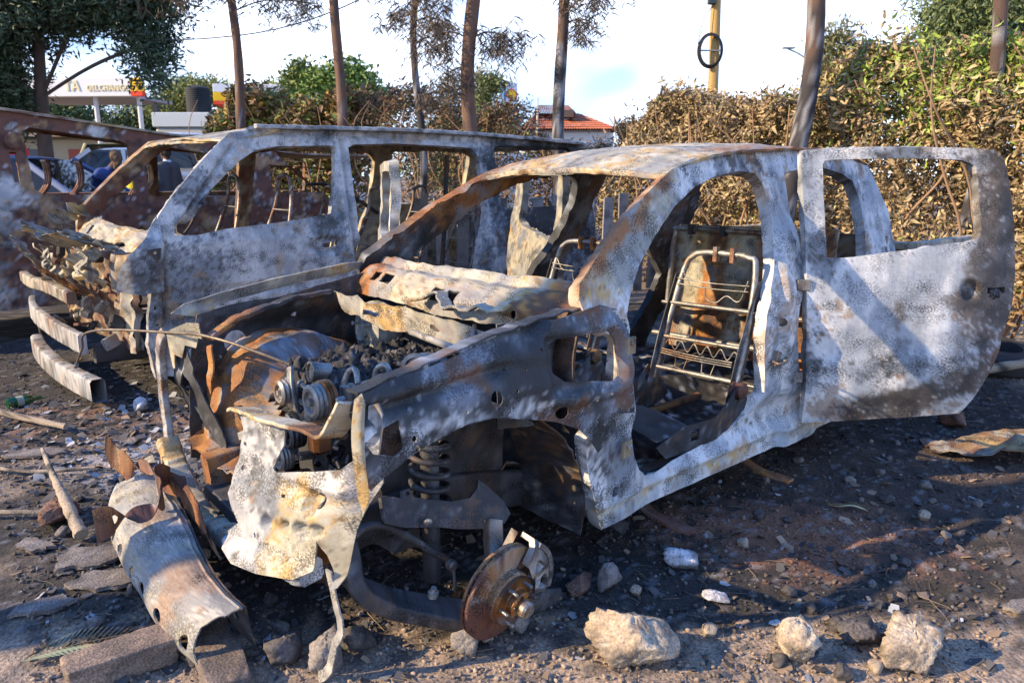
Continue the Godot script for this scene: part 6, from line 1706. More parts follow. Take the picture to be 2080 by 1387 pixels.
func hedge(label: String, line: Array, top: Callable, count: int, seed_: int, leaf: ArrayMesh, tint: Callable, depth: float, bottom: float, stems: int) -> void:
	var g := RandomNumberGenerator.new(); g.seed = seed_
	var c := smooth(line, 0.1)
	var mid := c[c.size() / 2]
	var root := thing("hedge", label, "hedge", Vector3(mid.x, 0, mid.z))
	var off := root.position
	var xf := []; var cs := []
	while xf.size() < count:
		var i := g.randi() % (c.size() - 1)
		var o := c[i].lerp(c[i + 1], g.randf())
		var dir := (c[i + 1] - c[i]).normalized()
		var out := Vector3(-dir.z, 0, dir.x)
		if out.z < 0: out = -out
		var ht: float = top.call(o)
		ht += 0.30 * N2.get_noise_2d(o.x * 0.14, o.z * 0.14) + 0.40 * N1.get_noise_2d(o.x * 0.35, o.z * 0.35)
		var y := bottom + (ht - bottom) * sqrt(g.randf()) if g.randf() < 0.75 else ht + g.randfn() * 0.08
		if g.randf() < 0.035: y = ht + 0.17 * pow(g.randf(), 2.0) * (1.0 + sin(o.x * 31.0) + sin(o.z * 23.0))
		var face := depth * (0.5 + 0.35 * N1.get_noise_3dv(Vector3(o.x, y, o.z) * 0.6) + 0.25 * N2.get_noise_3dv(Vector3(o.x, y, o.z) * 0.25))
		face *= 1.0 - 0.35 * ss(ht - 0.5, ht, y)
		var w := face - depth * 0.75 * pow(g.randf(), 2.2) if g.randf() < 0.72 else lerpf(face, -depth * 0.5, g.randf())
		var p := o + out * w
		var gy := gh(p.x, p.z)
		p.y = gy + y
		var up := (out * g.randf_range(0.0, 1.0) + Vector3(g.randfn() * 0.6, g.randf_range(-0.8, 0.5), g.randfn() * 0.6)).normalized()
		var b := Basis.looking_at(up, Vector3(g.randfn(), g.randfn(), g.randfn()).normalized())
		var s := 0.5 + 1.0 * pow(g.randf(), 1.8)
		xf.append(Transform3D(b.scaled_local(Vector3(s, s, s)), p - off))
		cs.append(tint.call(p, y / ht, g))
	tag(swarm("foliage", leaf, M.leaf, xf, cs, root), "", "", "", "stuff")
	for k in stems:
		var i := g.randi() % (c.size() - 1)
		var o := c[i] - off
		o.y = gh(c[i].x, c[i].z)
		o += Vector3(g.randf_range(-0.3, 0.3), 0, g.randf_range(0.1, depth * 0.62))
		var ht: float = top.call(c[i])
		var mb := MB.new()
		var a := [o.x, o.y - 0.05, o.z]
		var q := o
		for s in 5:
			q += Vector3(g.randfn() * 0.22, ht / 5.0, g.randfn() * 0.08)
			a.append_array([q.x, q.y, q.z])
		var pts := smooth(a, 0.15)
		var rr := []
		for s in pts.size(): rr.append(lerpf(0.020, 0.005, float(s) / pts.size()))
		tube(mb, pts, rr, flat(Color(0.27, 0.17, 0.10), 0.4), 6)
		part(mb, "stem", M.dull, root)

func vegetation() -> void:
	var broad := leaf_mesh(0.064, 0.026, 0.55)
	var dry := func(p: Vector3, t: float, g: RandomNumberGenerator) -> Color:
		var green := ss(0.68, 0.98, t + 0.30 * N1.get_noise_3dv(p * 0.3)) * ss(2.6, 4.4, p.x) * 0.9
		if g.randf() < green * 0.75: return Color(0.20, 0.27, 0.045) * g.randf_range(0.6, 1.5)
		var c := Color(0.36, 0.255, 0.125).lerp(Color(0.15, 0.095, 0.055), g.randf())
		c = c.lerp(Color(0.55, 0.46, 0.26), pow(g.randf(), 3.0) * 0.8)
		if g.randf() < 0.03: c = Color(0.14, 0.17, 0.04)
		return c * g.randf_range(0.6, 1.25)
	hedge("tall hedge of dry tan leaves with green tips behind the pickup", [6.4, 0, -4.2, 5.3, 0, -5.6, 4.6, 0, -6.8, 3.4, 0, -8.6, 2.3, 0, -10.2, 1.75, 0, -11.0], func(o: Vector3) -> float: return 2.20 + 0.30 * ss(3.0, 4.2, o.x) - 0.20 * ss(4.6, 5.6, o.x), 170000, 1, broad, dry, 1.2, 0.05, 70)
	var burnt := func(p: Vector3, t: float, g: RandomNumberGenerator) -> Color:
		var c := Color(0.13, 0.085, 0.05).lerp(Color(0.24, 0.15, 0.08), g.randf())
		if g.randf() < 0.12: c = Color(0.09, 0.13, 0.03)
		return c * g.randf_range(0.5, 1.2)
	hedge("thin scorched dark hedge between the tree trunks", [1.7, 0, -11.2, 0.4, 0, -12.0, -1.2, 0, -13.0, -2.6, 0, -14.0], func(o: Vector3) -> float: return 2.2 - 0.62 * ss(-0.1, 0.6, o.x) + 0.2 * ss(-0.5, -2.4, o.x), 26000, 2, broad, burnt, 1.0, 0.1, 40)
	var mixed := func(p: Vector3, t: float, g: RandomNumberGenerator) -> Color:
		var r := g.randf()
		var c := Color(0.13, 0.17, 0.03) if r < 0.38 else (Color(0.38, 0.26, 0.06) if r < 0.52 else Color(0.20, 0.12, 0.06))
		return c * g.randf_range(0.5, 1.3)
	hedge("green and yellow broadleaf hedge beside the water tank", [-2.6, 0, -14.0, -4.2, 0, -14.8, -5.2, 0, -15.0, -5.75, 0, -15.2], func(o: Vector3) -> float: return 2.28 + 0.12 * sin(o.x * 2.0) - 0.5 * ss(-5.2, -5.75, o.x), 22000, 3, leaf_mesh(0.13, 0.06, 0.2), mixed, 1.3, 0.1, 20)
	# boundary boards at the hedge's foot
	var fence := thing("board_fence", "weathered pale boards of a fence at the hedge's foot", "fence", Vector3(1.6, 0, -10.2))
	for k in 26:
		var mb := MB.new()
		var x := -2.6 + k * 0.22; 
		block(mb, here(x, 0.62 + 0.06 * sin(k * 3.1), 0.55 - 0.62 * x * 0.95 + 0.02 * sin(k * 5.0), 0.55, 0.0, 0.03 * sin(k * 2.3)), Vector3(0.15, 1.25, 0.02), flat(Color(0.34, 0.34, 0.36) * (0.8 + 0.25 * sin(k * 7.7)), 0.5))
		part(mb, "board", M.wood, fence)
	# slim trunks along the hedge
	# [x, z, radius, height, lean, foliage: array of [dx, y, dz, spread, number], label]
	var rows := [
		[-4.57, -13.0, 0.072, 8.0, [-0.02, 0.05], [[-0.75, 4.25, 0, 0.55, 60], [0.7, 4.3, 0, 0.6, 70], [1.15, 3.9, 0, 0.35, 36], [0.1, 4.7, 0, 0.6, 50]], "slim brown trunk with drooping dead sprays by the water tank"],
		[-2.78, -12.5, 0.078, 8.0, [0.0, 0.0], [[0.75, 4.35, 0, 0.45, 40], [-0.6, 4.6, 0, 0.4, 36]], "straight reddish trunk beside the yellow canopy"],
		[-1.45, -12.0, 0.055, 7.5, [0.0, 0.0], [[-0.3, 3.65, 0, 0.28, 34], [0.35, 3.55, 0, 0.25, 30], [0.1, 4.3, 0, 0.4, 40]], "thin forked black trunk with burnt sprays"],
		[-0.55, -10.5, 0.092, 7.5, [0.02, 0.0], [[-0.45, 3.2, 0, 0.33, 50], [-0.25, 2.75, 0, 0.22, 30], [0.42, 3.2, 0, 0.30, 48], [-0.55, 3.75, 0, 0.4, 46], [-0.62, 2.45, 0, 0.12, 9]], "thick scorched trunk with ash-white bark and dead sprays"],
		[0.66, -10.5, 0.078, 7.5, [0.0, 0.0], [[0.40, 3.75, 0, 0.33, 50], [0.3, 3.35, 0, 0.18, 20]], "straight black charred trunk before the red roof"],
		[2.86, -7.6, 0.088, 6.5, [0.03, 0.0], [], "crooked trunk charred black below, rising behind the pickup cab"],
		[4.15, -6.75, 0.058, 6.0, [0.05, 0.0], [], "thin leaning trunk before the greenest hedge"]]
	var spray := clump_mesh(9, 0.20, 0.010, 0.10, 2.2, 12)
	for a in rows: slim_tree(a, spray)
	# a tree outside the picture whose trunk shades the near ground
	slim_tree([-5.6, -1.12, 0.13, 7.0, [0.0, 0.0], [], "trunk standing left of the yard"], spray)
	# dense dark tree on the left
	leafy_tree("large dense dark-green tree overhanging the rust-brown van", Vector3(-9.6, 0.6, -15.6), 1.5, [[0.4, 4.9, 0, 2.4, 1.6, 2.2], [2.0, 4.9, 0.5, 1.7, 1.5, 1.6], [-2.6, 4.2, 0, 2.6, 2.2, 2.2], [0.2, 6.6, 0, 3.0, 1.8, 2.2], [2.55, 3.4, 0.4, 0.6, 1.0, 0.8], [-1.4, 2.9, 0.3, 1.5, 0.9, 1.5], [-3.6, 2.9, 0.0, 2.0, 1.0, 1.5], [-1.9, 4.0, 0.6, 2.0, 1.6, 1.4], [-0.7, 2.3, 0.2, 0.8, 0.8, 1.0]], 42000, Color(0.028, 0.058, 0.030), Color(0.07, 0.11, 0.055), 0.15, 0.04, 41)
	leafy_tree("tall feathery olive-green tree behind the street lamp", Vector3(10.8, 0.7, -26.0), 1.2, [[0, 3.6, 0, 1.0, 1.3, 1.0], [0, 5.0, 0, 0.75, 1.0, 0.8], [0.2, 2.2, 0, 1.3, 0.9, 1.1], [-0.6, 4.2, 0, 0.5, 0.5, 0.5], [0.75, 4.4, 0, 0.5, 0.6, 0.5]], 1500, Color(0.20, 0.18, 0.07), Color(0.11, 0.13, 0.05), 0.22, 0.05, 42)
	leafy_tree("large soft green tree above the hedge top", Vector3(12.8, 0.7, -21.5), 1.5, [[0, 5.2, 0, 1.9, 1.5, 1.6], [-0.9, 4.4, 0, 1.0, 0.9, 1.0], [1.2, 4.4, 0, 1.2, 1.0, 1.0]], 3000, Color(0.15, 0.19, 0.06), Color(0.09, 0.13, 0.05), 0.22, 0.05, 43)
	leafy_tree("bright green round tree between two brown trunks", Vector3(-5.3, 0.72, -24.5), 1.2, [[0, 3.55, 0, 1.1, 0.75, 1.0], [-0.75, 3.2, 0, 0.7, 0.6, 0.7], [0.9, 3.0, 0, 0.6, 0.6, 0.7]], 1600, Color(0.11, 0.20, 0.03), Color(0.18, 0.26, 0.05), 0.2, 0.07, 44)
	leafy_tree("small rounded green tree behind the broadleaf hedge", Vector3(-6.9, 0.72, -25.5), 1.0, [[0, 3.7, 0, 0.6, 0.9, 0.6], [-0.3, 2.8, 0, 0.9, 0.6, 0.8]], 1000, Color(0.11, 0.17, 0.03), Color(0.17, 0.2, 0.05), 0.2, 0.07, 45)
	leafy_tree("wide flat-topped yellow-green tree behind the water tank", Vector3(-12.2, 0.72, -30.0), 1.2, [[0, 4.0, 0, 1.5, 0.45, 1.2], [1.8, 3.6, 0, 1.2, 0.4, 1.0], [-1.0, 3.4, 0, 1.0, 0.4, 1.0], [3.6, 3.9, 0, 1.4, 0.5, 1.0]], 1800, Color(0.17, 0.21, 0.05), Color(0.24, 0.26, 0.07), 0.22, 0.06, 46)
	leafy_tree("small tree with loose olive crown before the tower sign", Vector3(-0.9, 0.72, -30.0), 1.0, [[0, 4.3, 0, 0.75, 0.5, 0.6], [-0.3, 3.6, 0, 0.6, 0.5, 0.6], [0.1, 2.7, 0, 1.0, 0.7, 0.8]], 1000, Color(0.14, 0.17, 0.05), Color(0.22, 0.24, 0.08), 0.2, 0.06, 47)
	leafy_tree("layered dark conifer far behind the thin hedge", Vector3(-3.3, 0.72, -40.0), 1.0, [[0, 6.3, 0, 0.10, 0.3, 0.1], [0, 5.7, 0, 0.5, 0.10, 0.5], [0, 5.2, 0, 0.65, 0.10, 0.6], [0, 4.7, 0, 0.8, 0.12, 0.7], [0, 4.1, 0, 1.0, 0.14, 0.9], [0, 3.2, 0, 1.5, 0.8, 1.2]], 1300, Color(0.05, 0.11, 0.06), Color(0.10, 0.17, 0.05), 0.18, 0.05, 48)
	leafy_tree("long row of dark green trees behind the service canopy", Vector3(-20.0, 0.72, -33.0), 1.5, [[0, 3.0, 0, 3.5, 2.0, 1.5], [5.0, 2.8, 0, 3.0, 1.6, 1.5], [-6.0, 3.4, 0, 4.0, 2.4, 1.5], [8.6, 2.2, 0, 2.2, 1.1, 1.2]], 9000, Color(0.05, 0.09, 0.035), Color(0.12, 0.16, 0.05), 0.24, 0.07, 50)
	leafy_tree("low green shrubs in front of the white house", Vector3(1.4, 0.7, -22.0), 0.5, [[0, 1.0, 0, 1.6, 0.7, 0.8], [2.6, 1.1, 0, 1.2, 0.6, 0.8], [-3.0, 1.2, 0, 1.8, 0.9, 0.8]], 1600, Color(0.07, 0.12, 0.03), Color(0.15, 0.17, 0.05), 0.16, 0.06, 49)

func slim_tree(a: Array, spray: ArrayMesh) -> void:
	var g := RandomNumberGenerator.new(); g.seed = int(absf(a[0]) * 100.0) + 5
	var root := thing("slim_tree", a[6], "tree", Vector3(a[0], gh(a[0], a[1]), a[1]))
	var r: float = a[2]; var h: float = a[3]
	var pts := PackedVector3Array(); var rr := []
	var lean: Array = a[4]
	for k in 60:
		var t := k / 59.0
		var y := h * t - 0.1
		pts.append(Vector3(lean[0] * (y - 2.3) + (0.06 if r > 0.085 or r < 0.06 else 0.03) * sin(y * 1.9 + a[0]), y, 0.03 * sin(y * 1.3)))
		rr.append(r * lerpf(1.2, 0.7, t) * (1.0 + 0.10 * N1.get_noise_1d(y * 0.8 + a[0] * 9.0)))
	var mb := MB.new()
	tube(mb, pts, rr, func(p: Vector3) -> Color:
		var q := p + root.position
		var c := Color(0.20, 0.115, 0.075).lerp(Color(0.11, 0.07, 0.055), ss(-0.2, 0.3, N2.get_noise_3dv(q * Vector3(1, 0.4, 1))))
		var up := 2.5 + 0.8 * N1.get_noise_3dv(q) + 0.6 * sin(a[0] * 3.0)
		c = c.lerp(Color(0.045, 0.042, 0.045), ss(up + 0.5, up - 0.5, p.y))
		c = c.lerp(Color(0.40, 0.41, 0.44), 0.75 * ss(0.12, 0.30, N2.get_noise_3dv(q * Vector3(1, 0.5, 1) + Vector3(4, 4, 4)) + 0.4 * N3.get_noise_3dv(q)) * ss(up + 0.9, up - 0.3, p.y))
		return c, 14)
	part(mb, "trunk", M.stone, root)
	if a[5].size() == 0: return
	mb = MB.new()
	var xf := []; var cs := []
	for f in a[5]:
		var tip := Vector3(f[0], f[1], f[2])
		var k0 := clampi(int((f[1] + 0.15) / h * 59.0), 0, 58)
		tube(mb, smooth([pts[k0].x, pts[k0].y, pts[k0].z, tip.x * 0.5, tip.y + 0.10, tip.z, tip.x * 1.15, tip.y + 0.05, tip.z]), 0.012, flat(Color(0.07, 0.05, 0.04)), 5)
		for k in f[4] * 2:
			var o: Vector3 = Vector3(g.randfn(), g.randfn() * 0.7, g.randfn()) * f[3] * 0.62
			var s: float = g.randf_range(0.5, 1.0) * (0.8 + f[3] * 0.5)
			xf.append(Transform3D(Basis.from_euler(Vector3(g.randfn() * 0.2, g.randf() * TAU, g.randfn() * 0.2)).scaled(Vector3(s, s, s)), tip + o))
			cs.append(Color(0.13, 0.10, 0.075).lerp(Color(0.24, 0.18, 0.12), g.randf()) * g.randf_range(0.5, 1.2))
	part(mb, "branches", M.dull, root)
	tag(swarm("dead_sprays", spray, M.leaf, xf, cs, root), "", "", "", "stuff")

func leafy_tree(label: String, at: Vector3, trunk: float, blobs: Array, count: int, c1: Color, c2: Color, long: float, wide: float, sd: int) -> void:
	var g := RandomNumberGenerator.new(); g.seed = sd
	var root := thing("leafy_tree", label, "tree", at)
	var cm := clump_mesh(9, long, wide, long * 1.3, 0.5, sd)
	var xf := []; var cs := []
	var vol := 0.0
	for b in blobs: vol += b[3] * b[4] * b[5]
	for b in blobs:
		var n := int(count * (b[3] * b[4] * b[5]) / vol)
		for k in n:
			var d := Vector3(g.randfn(), g.randfn(), g.randfn()).normalized()
			var sub := 0.72 + 0.45 * N1.get_noise_3dv(d * 0.9 + Vector3(b[0], b[1], sd))
			d *= pow(g.randf(), 0.45) * sub * 1.25
			var p := Vector3(b[0], b[1], b[2]) + d * Vector3(b[3], b[4], b[5])
			var s := g.randf_range(0.6, 1.3)
			xf.append(Transform3D(Basis.from_euler(Vector3(g.randf() * TAU, g.randf() * TAU, 0)).scaled(Vector3(s, s, s)), p))
			cs.append(c1.lerp(c2, g.randf()) * g.randf_range(0.7, 1.25))
	tag(swarm("crown", cm, M.leaf, xf, cs, root), "", "", "", "stuff")
	var mb := MB.new()
	var top: Array = blobs[0]
	var rr := []
	var pts := smooth([0, -0.3, 0, top[0] * 0.3, top[1] * 0.5, 0, top[0], top[1] + top[4] * 0.3, top[2]], 0.3)
	for k in pts.size(): rr.append(0.10 * trunk * lerpf(1.2, 0.35, float(k) / pts.size()))
	tube(mb, pts, rr, flat(Color(0.07, 0.05, 0.04), 0.4), 9)
	for b in blobs:
		var q: Vector3 = pts[pts.size() / 2]
		tube(mb, smooth([q.x, q.y, q.z, (q.x + b[0]) / 2, (q.y + b[1]) / 2 + 0.1, b[2] / 2, b[0], b[1], b[2]], 0.3), 0.025 * trunk, flat(Color(0.07, 0.05, 0.04), 0.4), 6)
	part(mb, "trunk", M.dull, root)

# ------------------------------------------------------------------ filling station, house, poles
func slab(mb: MB, x0: float, y0: float, z0: float, x1: float, y1: float, z1: float, c: Color) -> void:
	block(mb, here((x0 + x1) / 2, (y0 + y1) / 2, (z0 + z1) / 2), Vector3(absf(x1 - x0), absf(y1 - y0), absf(z1 - z0)), flat(c, 0.05), 0.04)

func lettering(text: String, size: float, c: Color, parent: Node3D, at: Vector3) -> void:
	var m := TextMesh.new()
	m.text = text
	var f := SystemFont.new()
	f.font_names = PackedStringArray(["Droid Sans"])
	f.font_weight = 700
	m.font = f
	m.font_size = 64
	m.pixel_size = size / 46.0
	m.depth = 0.02
	m.horizontal_alignment = HORIZONTAL_ALIGNMENT_LEFT
	var o := MeshInstance3D.new()
	o.name = "lettering"
	o.mesh = m
	var sm := StandardMaterial3D.new()
	sm.albedo_color = c.linear_to_srgb()
	sm.roughness = 0.6
	o.material_override = sm
	parent.add_child(o, true)
	o.position = at

func town() -> void:
	var white := Color(0.72, 0.74, 0.76)
	# oil change bay sign
	var t := thing("service_canopy", "white service canopy lettered in pale yellow with yellow and red end", "canopy", Vector3(-13.6, 0.72, -24.0), -0.06)
	var mb := MB.new()
	slab(mb, -2.4, 3.22, -0.2, 1.85, 3.76, 0.0, white)
	slab(mb, -2.3, 3.24, -3.0, 1.6, 3.34, -0.2, Color(0.3, 0.3, 0.32))
	part(mb, "fascia", M.dull, t)
	mb = MB.new()
	slab(mb, 1.85, 3.36, -0.2, 2.22, 3.76, 0.004, Color(0.85, 0.50, 0.02))
	part(mb, "yellow_panel", M.dull, t)
	mb = MB.new()
	slab(mb, 1.85, 3.22, -0.2, 2.22, 3.36, 0.004, Color(0.75, 0.06, 0.03))
	part(mb, "red_panel", M.dull, t)
	for x in [0.55, 1.95]:
		mb = MB.new()
		tube(mb, p3([x, -0.2, -0.25, x, 3.5, -0.25]), 0.07, flat(Color(0.55, 0.57, 0.60), 0.1), 10)
		part(mb, "post", M.dull, t)
	lettering("TA", 0.30, Color(0.75, 0.66, 0.38), t, Vector3(-0.25, 3.53, 0.012))
	lettering("OILCHANGE", 0.17, Color(0.75, 0.66, 0.38), t, Vector3(0.45, 3.46, 0.012))
	# main canopy behind the hedge
	t = thing("forecourt_canopy", "long forecourt canopy with white, yellow and red stripes behind the hedge", "canopy", Vector3(-5.4, 0.42, -28.0), 0.12)
	for a in [[4.02, 4.30, white], [3.72, 4.02, Color(0.85, 0.52, 0.02)], [3.60, 3.72, Color(0.75, 0.06, 0.03)]]:
		mb = MB.new()
		slab(mb, -5.2, a[0], -4.0, 1.1, a[1], 0.0, a[2])
		part(mb, "fascia_stripe", M.dull, t)
	for x in [-4.0, -0.6]:
		mb = MB.new()
		tube(mb, p3([x, -0.2, -1.5, x, 3.65, -1.5]), 0.14, flat(Color(0.5, 0.5, 0.5), 0.1), 10)
		part(mb, "post", M.dull, t)
	# tower sign with a scallop
	t = thing("tower_sign", "blue and white tower sign with a red and yellow scallop", "sign", Vector3(-0.15, 0.72, -45.0), 0.5)
	mb = MB.new()
	slab(mb, -0.45, -0.3, -0.15, 0.45, 6.15, 0.15, Color(0.62, 0.68, 0.75))
	part(mb, "pylon", M.dull, t)
	mb = MB.new()
	slab(mb, -0.46, 4.8, -0.16, -0.30, 6.16, 0.16, Color(0.05, 0.18, 0.45))
	part(mb, "blue_edge", M.dull, t)
	for a in [[0.36, Color(0.7, 0.05, 0.03), 0.16], [0.29, Color(0.85, 0.50, 0.02), 0.17]]:
		mb = MB.new()
		var sc := PackedVector2Array()
		for k in 21:
			var an := lerpf(-0.15, PI + 0.15, k / 20.0)
			sc.append(Vector2(cos(an), sin(an)) * a[0] * (1.0 + 0.05 * cos(k * PI)))
		sc.append(Vector2(-0.10, -a[0] * 0.75)); sc.append(Vector2(0.10, -a[0] * 0.75))
		sheet(mb, sc, [], 0.2, func(q: Vector2) -> Vector3: return Vector3(q.x + 0.05, q.y + 5.45, a[2]), 0.01, flat(a[1], 0.05))
		part(mb, "scallop", M.dull, t)
	# kiosk with the water tank on it
	t = thing("kiosk", "low pale-grey kiosk roof under the water tank", "kiosk", Vector3(-9.5, 0.72, -22.0))
	mb = MB.new()
	slab(mb, -0.80, 2.18, -2.0, 0.85, 2.58, 0.0, Color(0.50, 0.57, 0.65))
	part(mb, "parapet", M.dull, t)
	mb = MB.new()
	slab(mb, -0.75, -0.1, -1.95, 0.78, 2.18, -0.05, Color(0.45, 0.45, 0.46))
	part(mb, "wall", M.dull, t)
	mb = MB.new()
	slab(mb, -0.86, 2.60, -0.3, -0.70, 2.80, -0.2, Color(0.03, 0.03, 0.035))
	beam(mb, p3([-0.78, 2.40, -0.28, -0.78, 2.62, -0.28]), 0.03, 0.03, Vector3.RIGHT, flat(Color(0.05, 0.05, 0.05)))
	part(mb, "floodlight", M.dull, t)
	mb = MB.new()
	var prof := [0.0, 0.0, 0.34, 0.0]
	for k in 24: prof.append_array([0.350 if k % 2 == 0 else 0.342, 0.03 + k * 0.029])
	prof.append_array([0.33, 0.72, 0.20, 0.78, 0.0, 0.79])
	lathe(mb, Vector3.ZERO, Vector3.UP, v2(prof), flat(Color(0.022, 0.024, 0.03), 0.1), 28)
	solo(mb, "water_tank", M.dull, "black ribbed plastic water tank on the kiosk", "tank", Vector3(-9.16, 3.30, -22.6))
	# house with a tiled roof
	t = thing("house", "white house with a hipped orange tile roof", "house", Vector3(2.4, 0.72, -32.0))
	mb = MB.new()
	slab(mb, -1.95, -0.3, -5.0, 1.9, 2.75, -0.35, Color(0.62, 0.64, 0.66))
	part(mb, "wall", M.dull, t)
	var tile := func(p: Vector3) -> Color: return Color(0.42, 0.13, 0.06) * (1.0 + 0.3 * N3.get_noise_3dv(p * 0.2) + 0.25 * N2.get_noise_3dv(p * 0.2))
	var hip := func(x0: float, x1: float, r0: float, r1: float, ey: float, ry: float, z0: float, z1: float) -> void:
		# tiled in courses; each slope is a ribbed sheet
		for sg in [0, 1]:
			var b := MB.new()
			var n := int((x1 - x0) / 0.11)
			for k in n:
				for j in 8:
					var ta := float(j) / 8.0; var tb := float(j + 1) / 8.0 + 0.02
					var qa: Vector3; var qb: Vector3; var qc: Vector3; var qd: Vector3
					var ua := float(k) / n; var ub := float(k + 1) / n
					var l := func(u: float, v: float) -> Vector3:
						return Vector3(lerpf(lerpf(x0, x1, u), lerpf(r0, r1, u), v), lerpf(ey, ry, v), lerpf(z0 if sg == 0 else z1, (z0 + z1) / 2, v))
					qa = l.call(ua, ta) + Vector3(0, 0.03, 0); qb = l.call(ub, ta) + Vector3(0, 0.03, 0); qc = l.call(ub, tb); qd = l.call(ua, tb)
					var mid := (qa + qb) / 2 + Vector3(0, 0.035, 0.01); var mid2 := (qc + qd) / 2 + Vector3(0, 0.03, 0.01)
					var c: Color = tile.call(mid)
					var i0 := b.p(qa, c); var i1 := b.p(mid, c); var i2 := b.p(qb, c); var i3 := b.p(qc, c); var i4 := b.p(mid2, c); var i5 := b.p(qd, c)
					b.q(i0, i1, i4, i5); b.q(i1, i2, i3, i4)
			part(b, "roof_slope", M.dull, t)
		for e in 2:
			var b := MB.new()
			var xe := x0 if e == 0 else x1; var re := r0 if e == 0 else r1
			var a0 := b.p(Vector3(xe, ey, z0), tile.call(Vector3(xe, ey, z0))); var a1 := b.p(Vector3(re, ry, (z0 + z1) / 2), tile.call(Vector3(re, ry, 0))); var a2 := b.p(Vector3(xe, ey, z1), tile.call(Vector3(xe, ey, z1)))
			b.t(a0, a1, a2)
			part(b, "hip_end", M.dull, t)
	hip.call(-2.15, 2.1, -1.3, 0.6, 2.72, 3.55, 0.1, -5.2)
	hip.call(-1.5, 0.35, -1.2, 0.1, 3.5, 3.9, -1.2, -3.6)
	mb = MB.new()
	slab(mb, -0.25, 3.3, -1.4, 0.25, 3.62, -1.0, Color(0.10, 0.07, 0.06))
	part(mb, "dormer_vent", M.dull, t)
	mb = MB.new()
	tube(mb, p3([-1.35, 2.6, 0.2, -1.35, 4.0, 0.2]), 0.04, flat(Color(0.6, 0.55, 0.45)), 8)
	part(mb, "vent_pipe", M.dull, t)
	# shops along the road behind the parked cars
	t = thing("shop_row", "low khaki-walled shop row behind the parked cars", "building", Vector3(-15.5, 0.72, -27.0))
	mb = MB.new()
	slab(mb, -9.0, -0.2, -3.0, 6.2, 2.15, 0.0, Color(0.36, 0.33, 0.24))
	part(mb, "wall", M.dull, t)
	for k in 7:
		mb = MB.new()
		slab(mb, -8.4 + k * 2.05, -0.1, 0.0, -6.9 + k * 2.05, 1.75, 0.03, [Color(0.10, 0.12, 0.14), Color(0.30, 0.08, 0.06), Color(0.08, 0.16, 0.26)][k % 3])
		part(mb, "shutter", M.dull, t)
	mb = MB.new()
	slab(mb, -9.2, 2.15, -3.2, 6.4, 2.27, 0.5, Color(0.25, 0.20, 0.16))
	part(mb, "roof", M.dull, t)
	# pale boundary wall before the house
	mb = MB.new()
	slab(mb, -2.6, -0.2, -0.1, 3.0, 1.35, 0.1, Color(0.60, 0.62, 0.64))
	solo(mb, "boundary_wall", M.dull, "low white boundary wall before the tiled house", "wall", Vector3(1.6, 0.72, -20.0))
	# timber pole with a coil of cable
	t = thing("utility_pole", "yellowish timber pole carrying a coil of black cable", "pole", Vector3(4.13, 0.6, -16.0))
	mb = MB.new()
	tube(mb, p3([0.03, -0.4, 0, 0.02, 2.5, 0, -0.03, 4.5, 0, -0.10, 7.0, 0]), 0.105, func(p: Vector3) -> Color: return Color(0.42, 0.26, 0.09) * (1.0 + 0.5 * N2.get_noise_3dv(p * Vector3(1, 0.1, 1))), 12)
	part(mb, "shaft", M.dull, t)
	for k in 3:
		mb = MB.new()
		var ring := PackedVector3Array()
		for s in 28: ring.append(Vector3(-0.12 + (0.25 - 0.02 * k) * cos(TAU * s / 28), 3.38 + (0.33 - 0.02 * k) * sin(TAU * s / 28), 0.13 + 0.02 * k))
		tube(mb, ring, 0.016, flat(Color(0.015, 0.015, 0.017), 0.1), 6, true)
		part(mb, "cable_coil", M.dull, t)
	mb = MB.new()
	beam(mb, p3([-0.36, 3.38, 0.14, 0.12, 3.38, 0.14]), 0.03, 0.02, Vector3.UP, flat(Color(0.2, 0.2, 0.2)))
	part(mb, "coil_bracket", M.dull, t)
	mb = MB.new()
	tube(mb, smooth([-0.10, 4.25, 0.1, -0.30, 3.9, 0.13, -0.37, 3.5, 0.14]), 0.008, flat(Color(0.02, 0.02, 0.02)), 5)
	part(mb, "drop_cable", M.dull, t)
	mb = MB.new()
	slab(mb, -0.22, 4.25, 0.08, -0.06, 4.42, 0.22, Color(0.03, 0.05, 0.06))
	part(mb, "splice_box", M.dull, t)
	# street lamp
	t = thing("street_lamp", "grey double-arm street lamp beyond the hedge", "street lamp", Vector3(11.85, 0.72, -30.0))
	mb = MB.new()
	tube(mb, p3([0, -0.2, 0, 0, 4.2, 0]), 0.06, flat(Color(0.16, 0.22, 0.25)), 10)
	slab(mb, -0.12, 3.7, -0.1, 0.12, 4.95, 0.1, Color(0.16, 0.22, 0.25))
	part(mb, "post", M.dull, t)
	mb = MB.new()
	beam(mb, p3([-1.35, 5.60, 0, -0.9, 5.42, 0, 0, 4.9, 0]), 0.06, 0.05, Vector3.BACK, flat(Color(0.2, 0.24, 0.27)))
	slab(mb, -1.5, 5.58, -0.08, -1.05, 5.64, 0.08, Color(0.2, 0.24, 0.27))
	part(mb, "lamp_arm", M.dull, t)
	# overhead wires
	for a in [[-13.0, 5.6, -20.0, -4.6, 3.75, -13.0, 0.30, "sagging wire from the dark tree to the slim trunk"], [-4.6, 3.75, -13.0, -2.4, 4.35, -13.0, 0.1, "short wire between two brown trunks"], [0.6, 4.35, -10.5, -3.5, 5.6, -12.0, 0.25, "thin wire tied to the charred trunk"]]:
		mb = MB.new()
		var pts := PackedVector3Array()
		for k in 20:
			var u := k / 19.0
			pts.append(Vector3(a[0], a[1], a[2]).lerp(Vector3(a[3], a[4], a[5]), u) - Vector3(0, a[6] * 4.0 * u * (1.0 - u), 0))
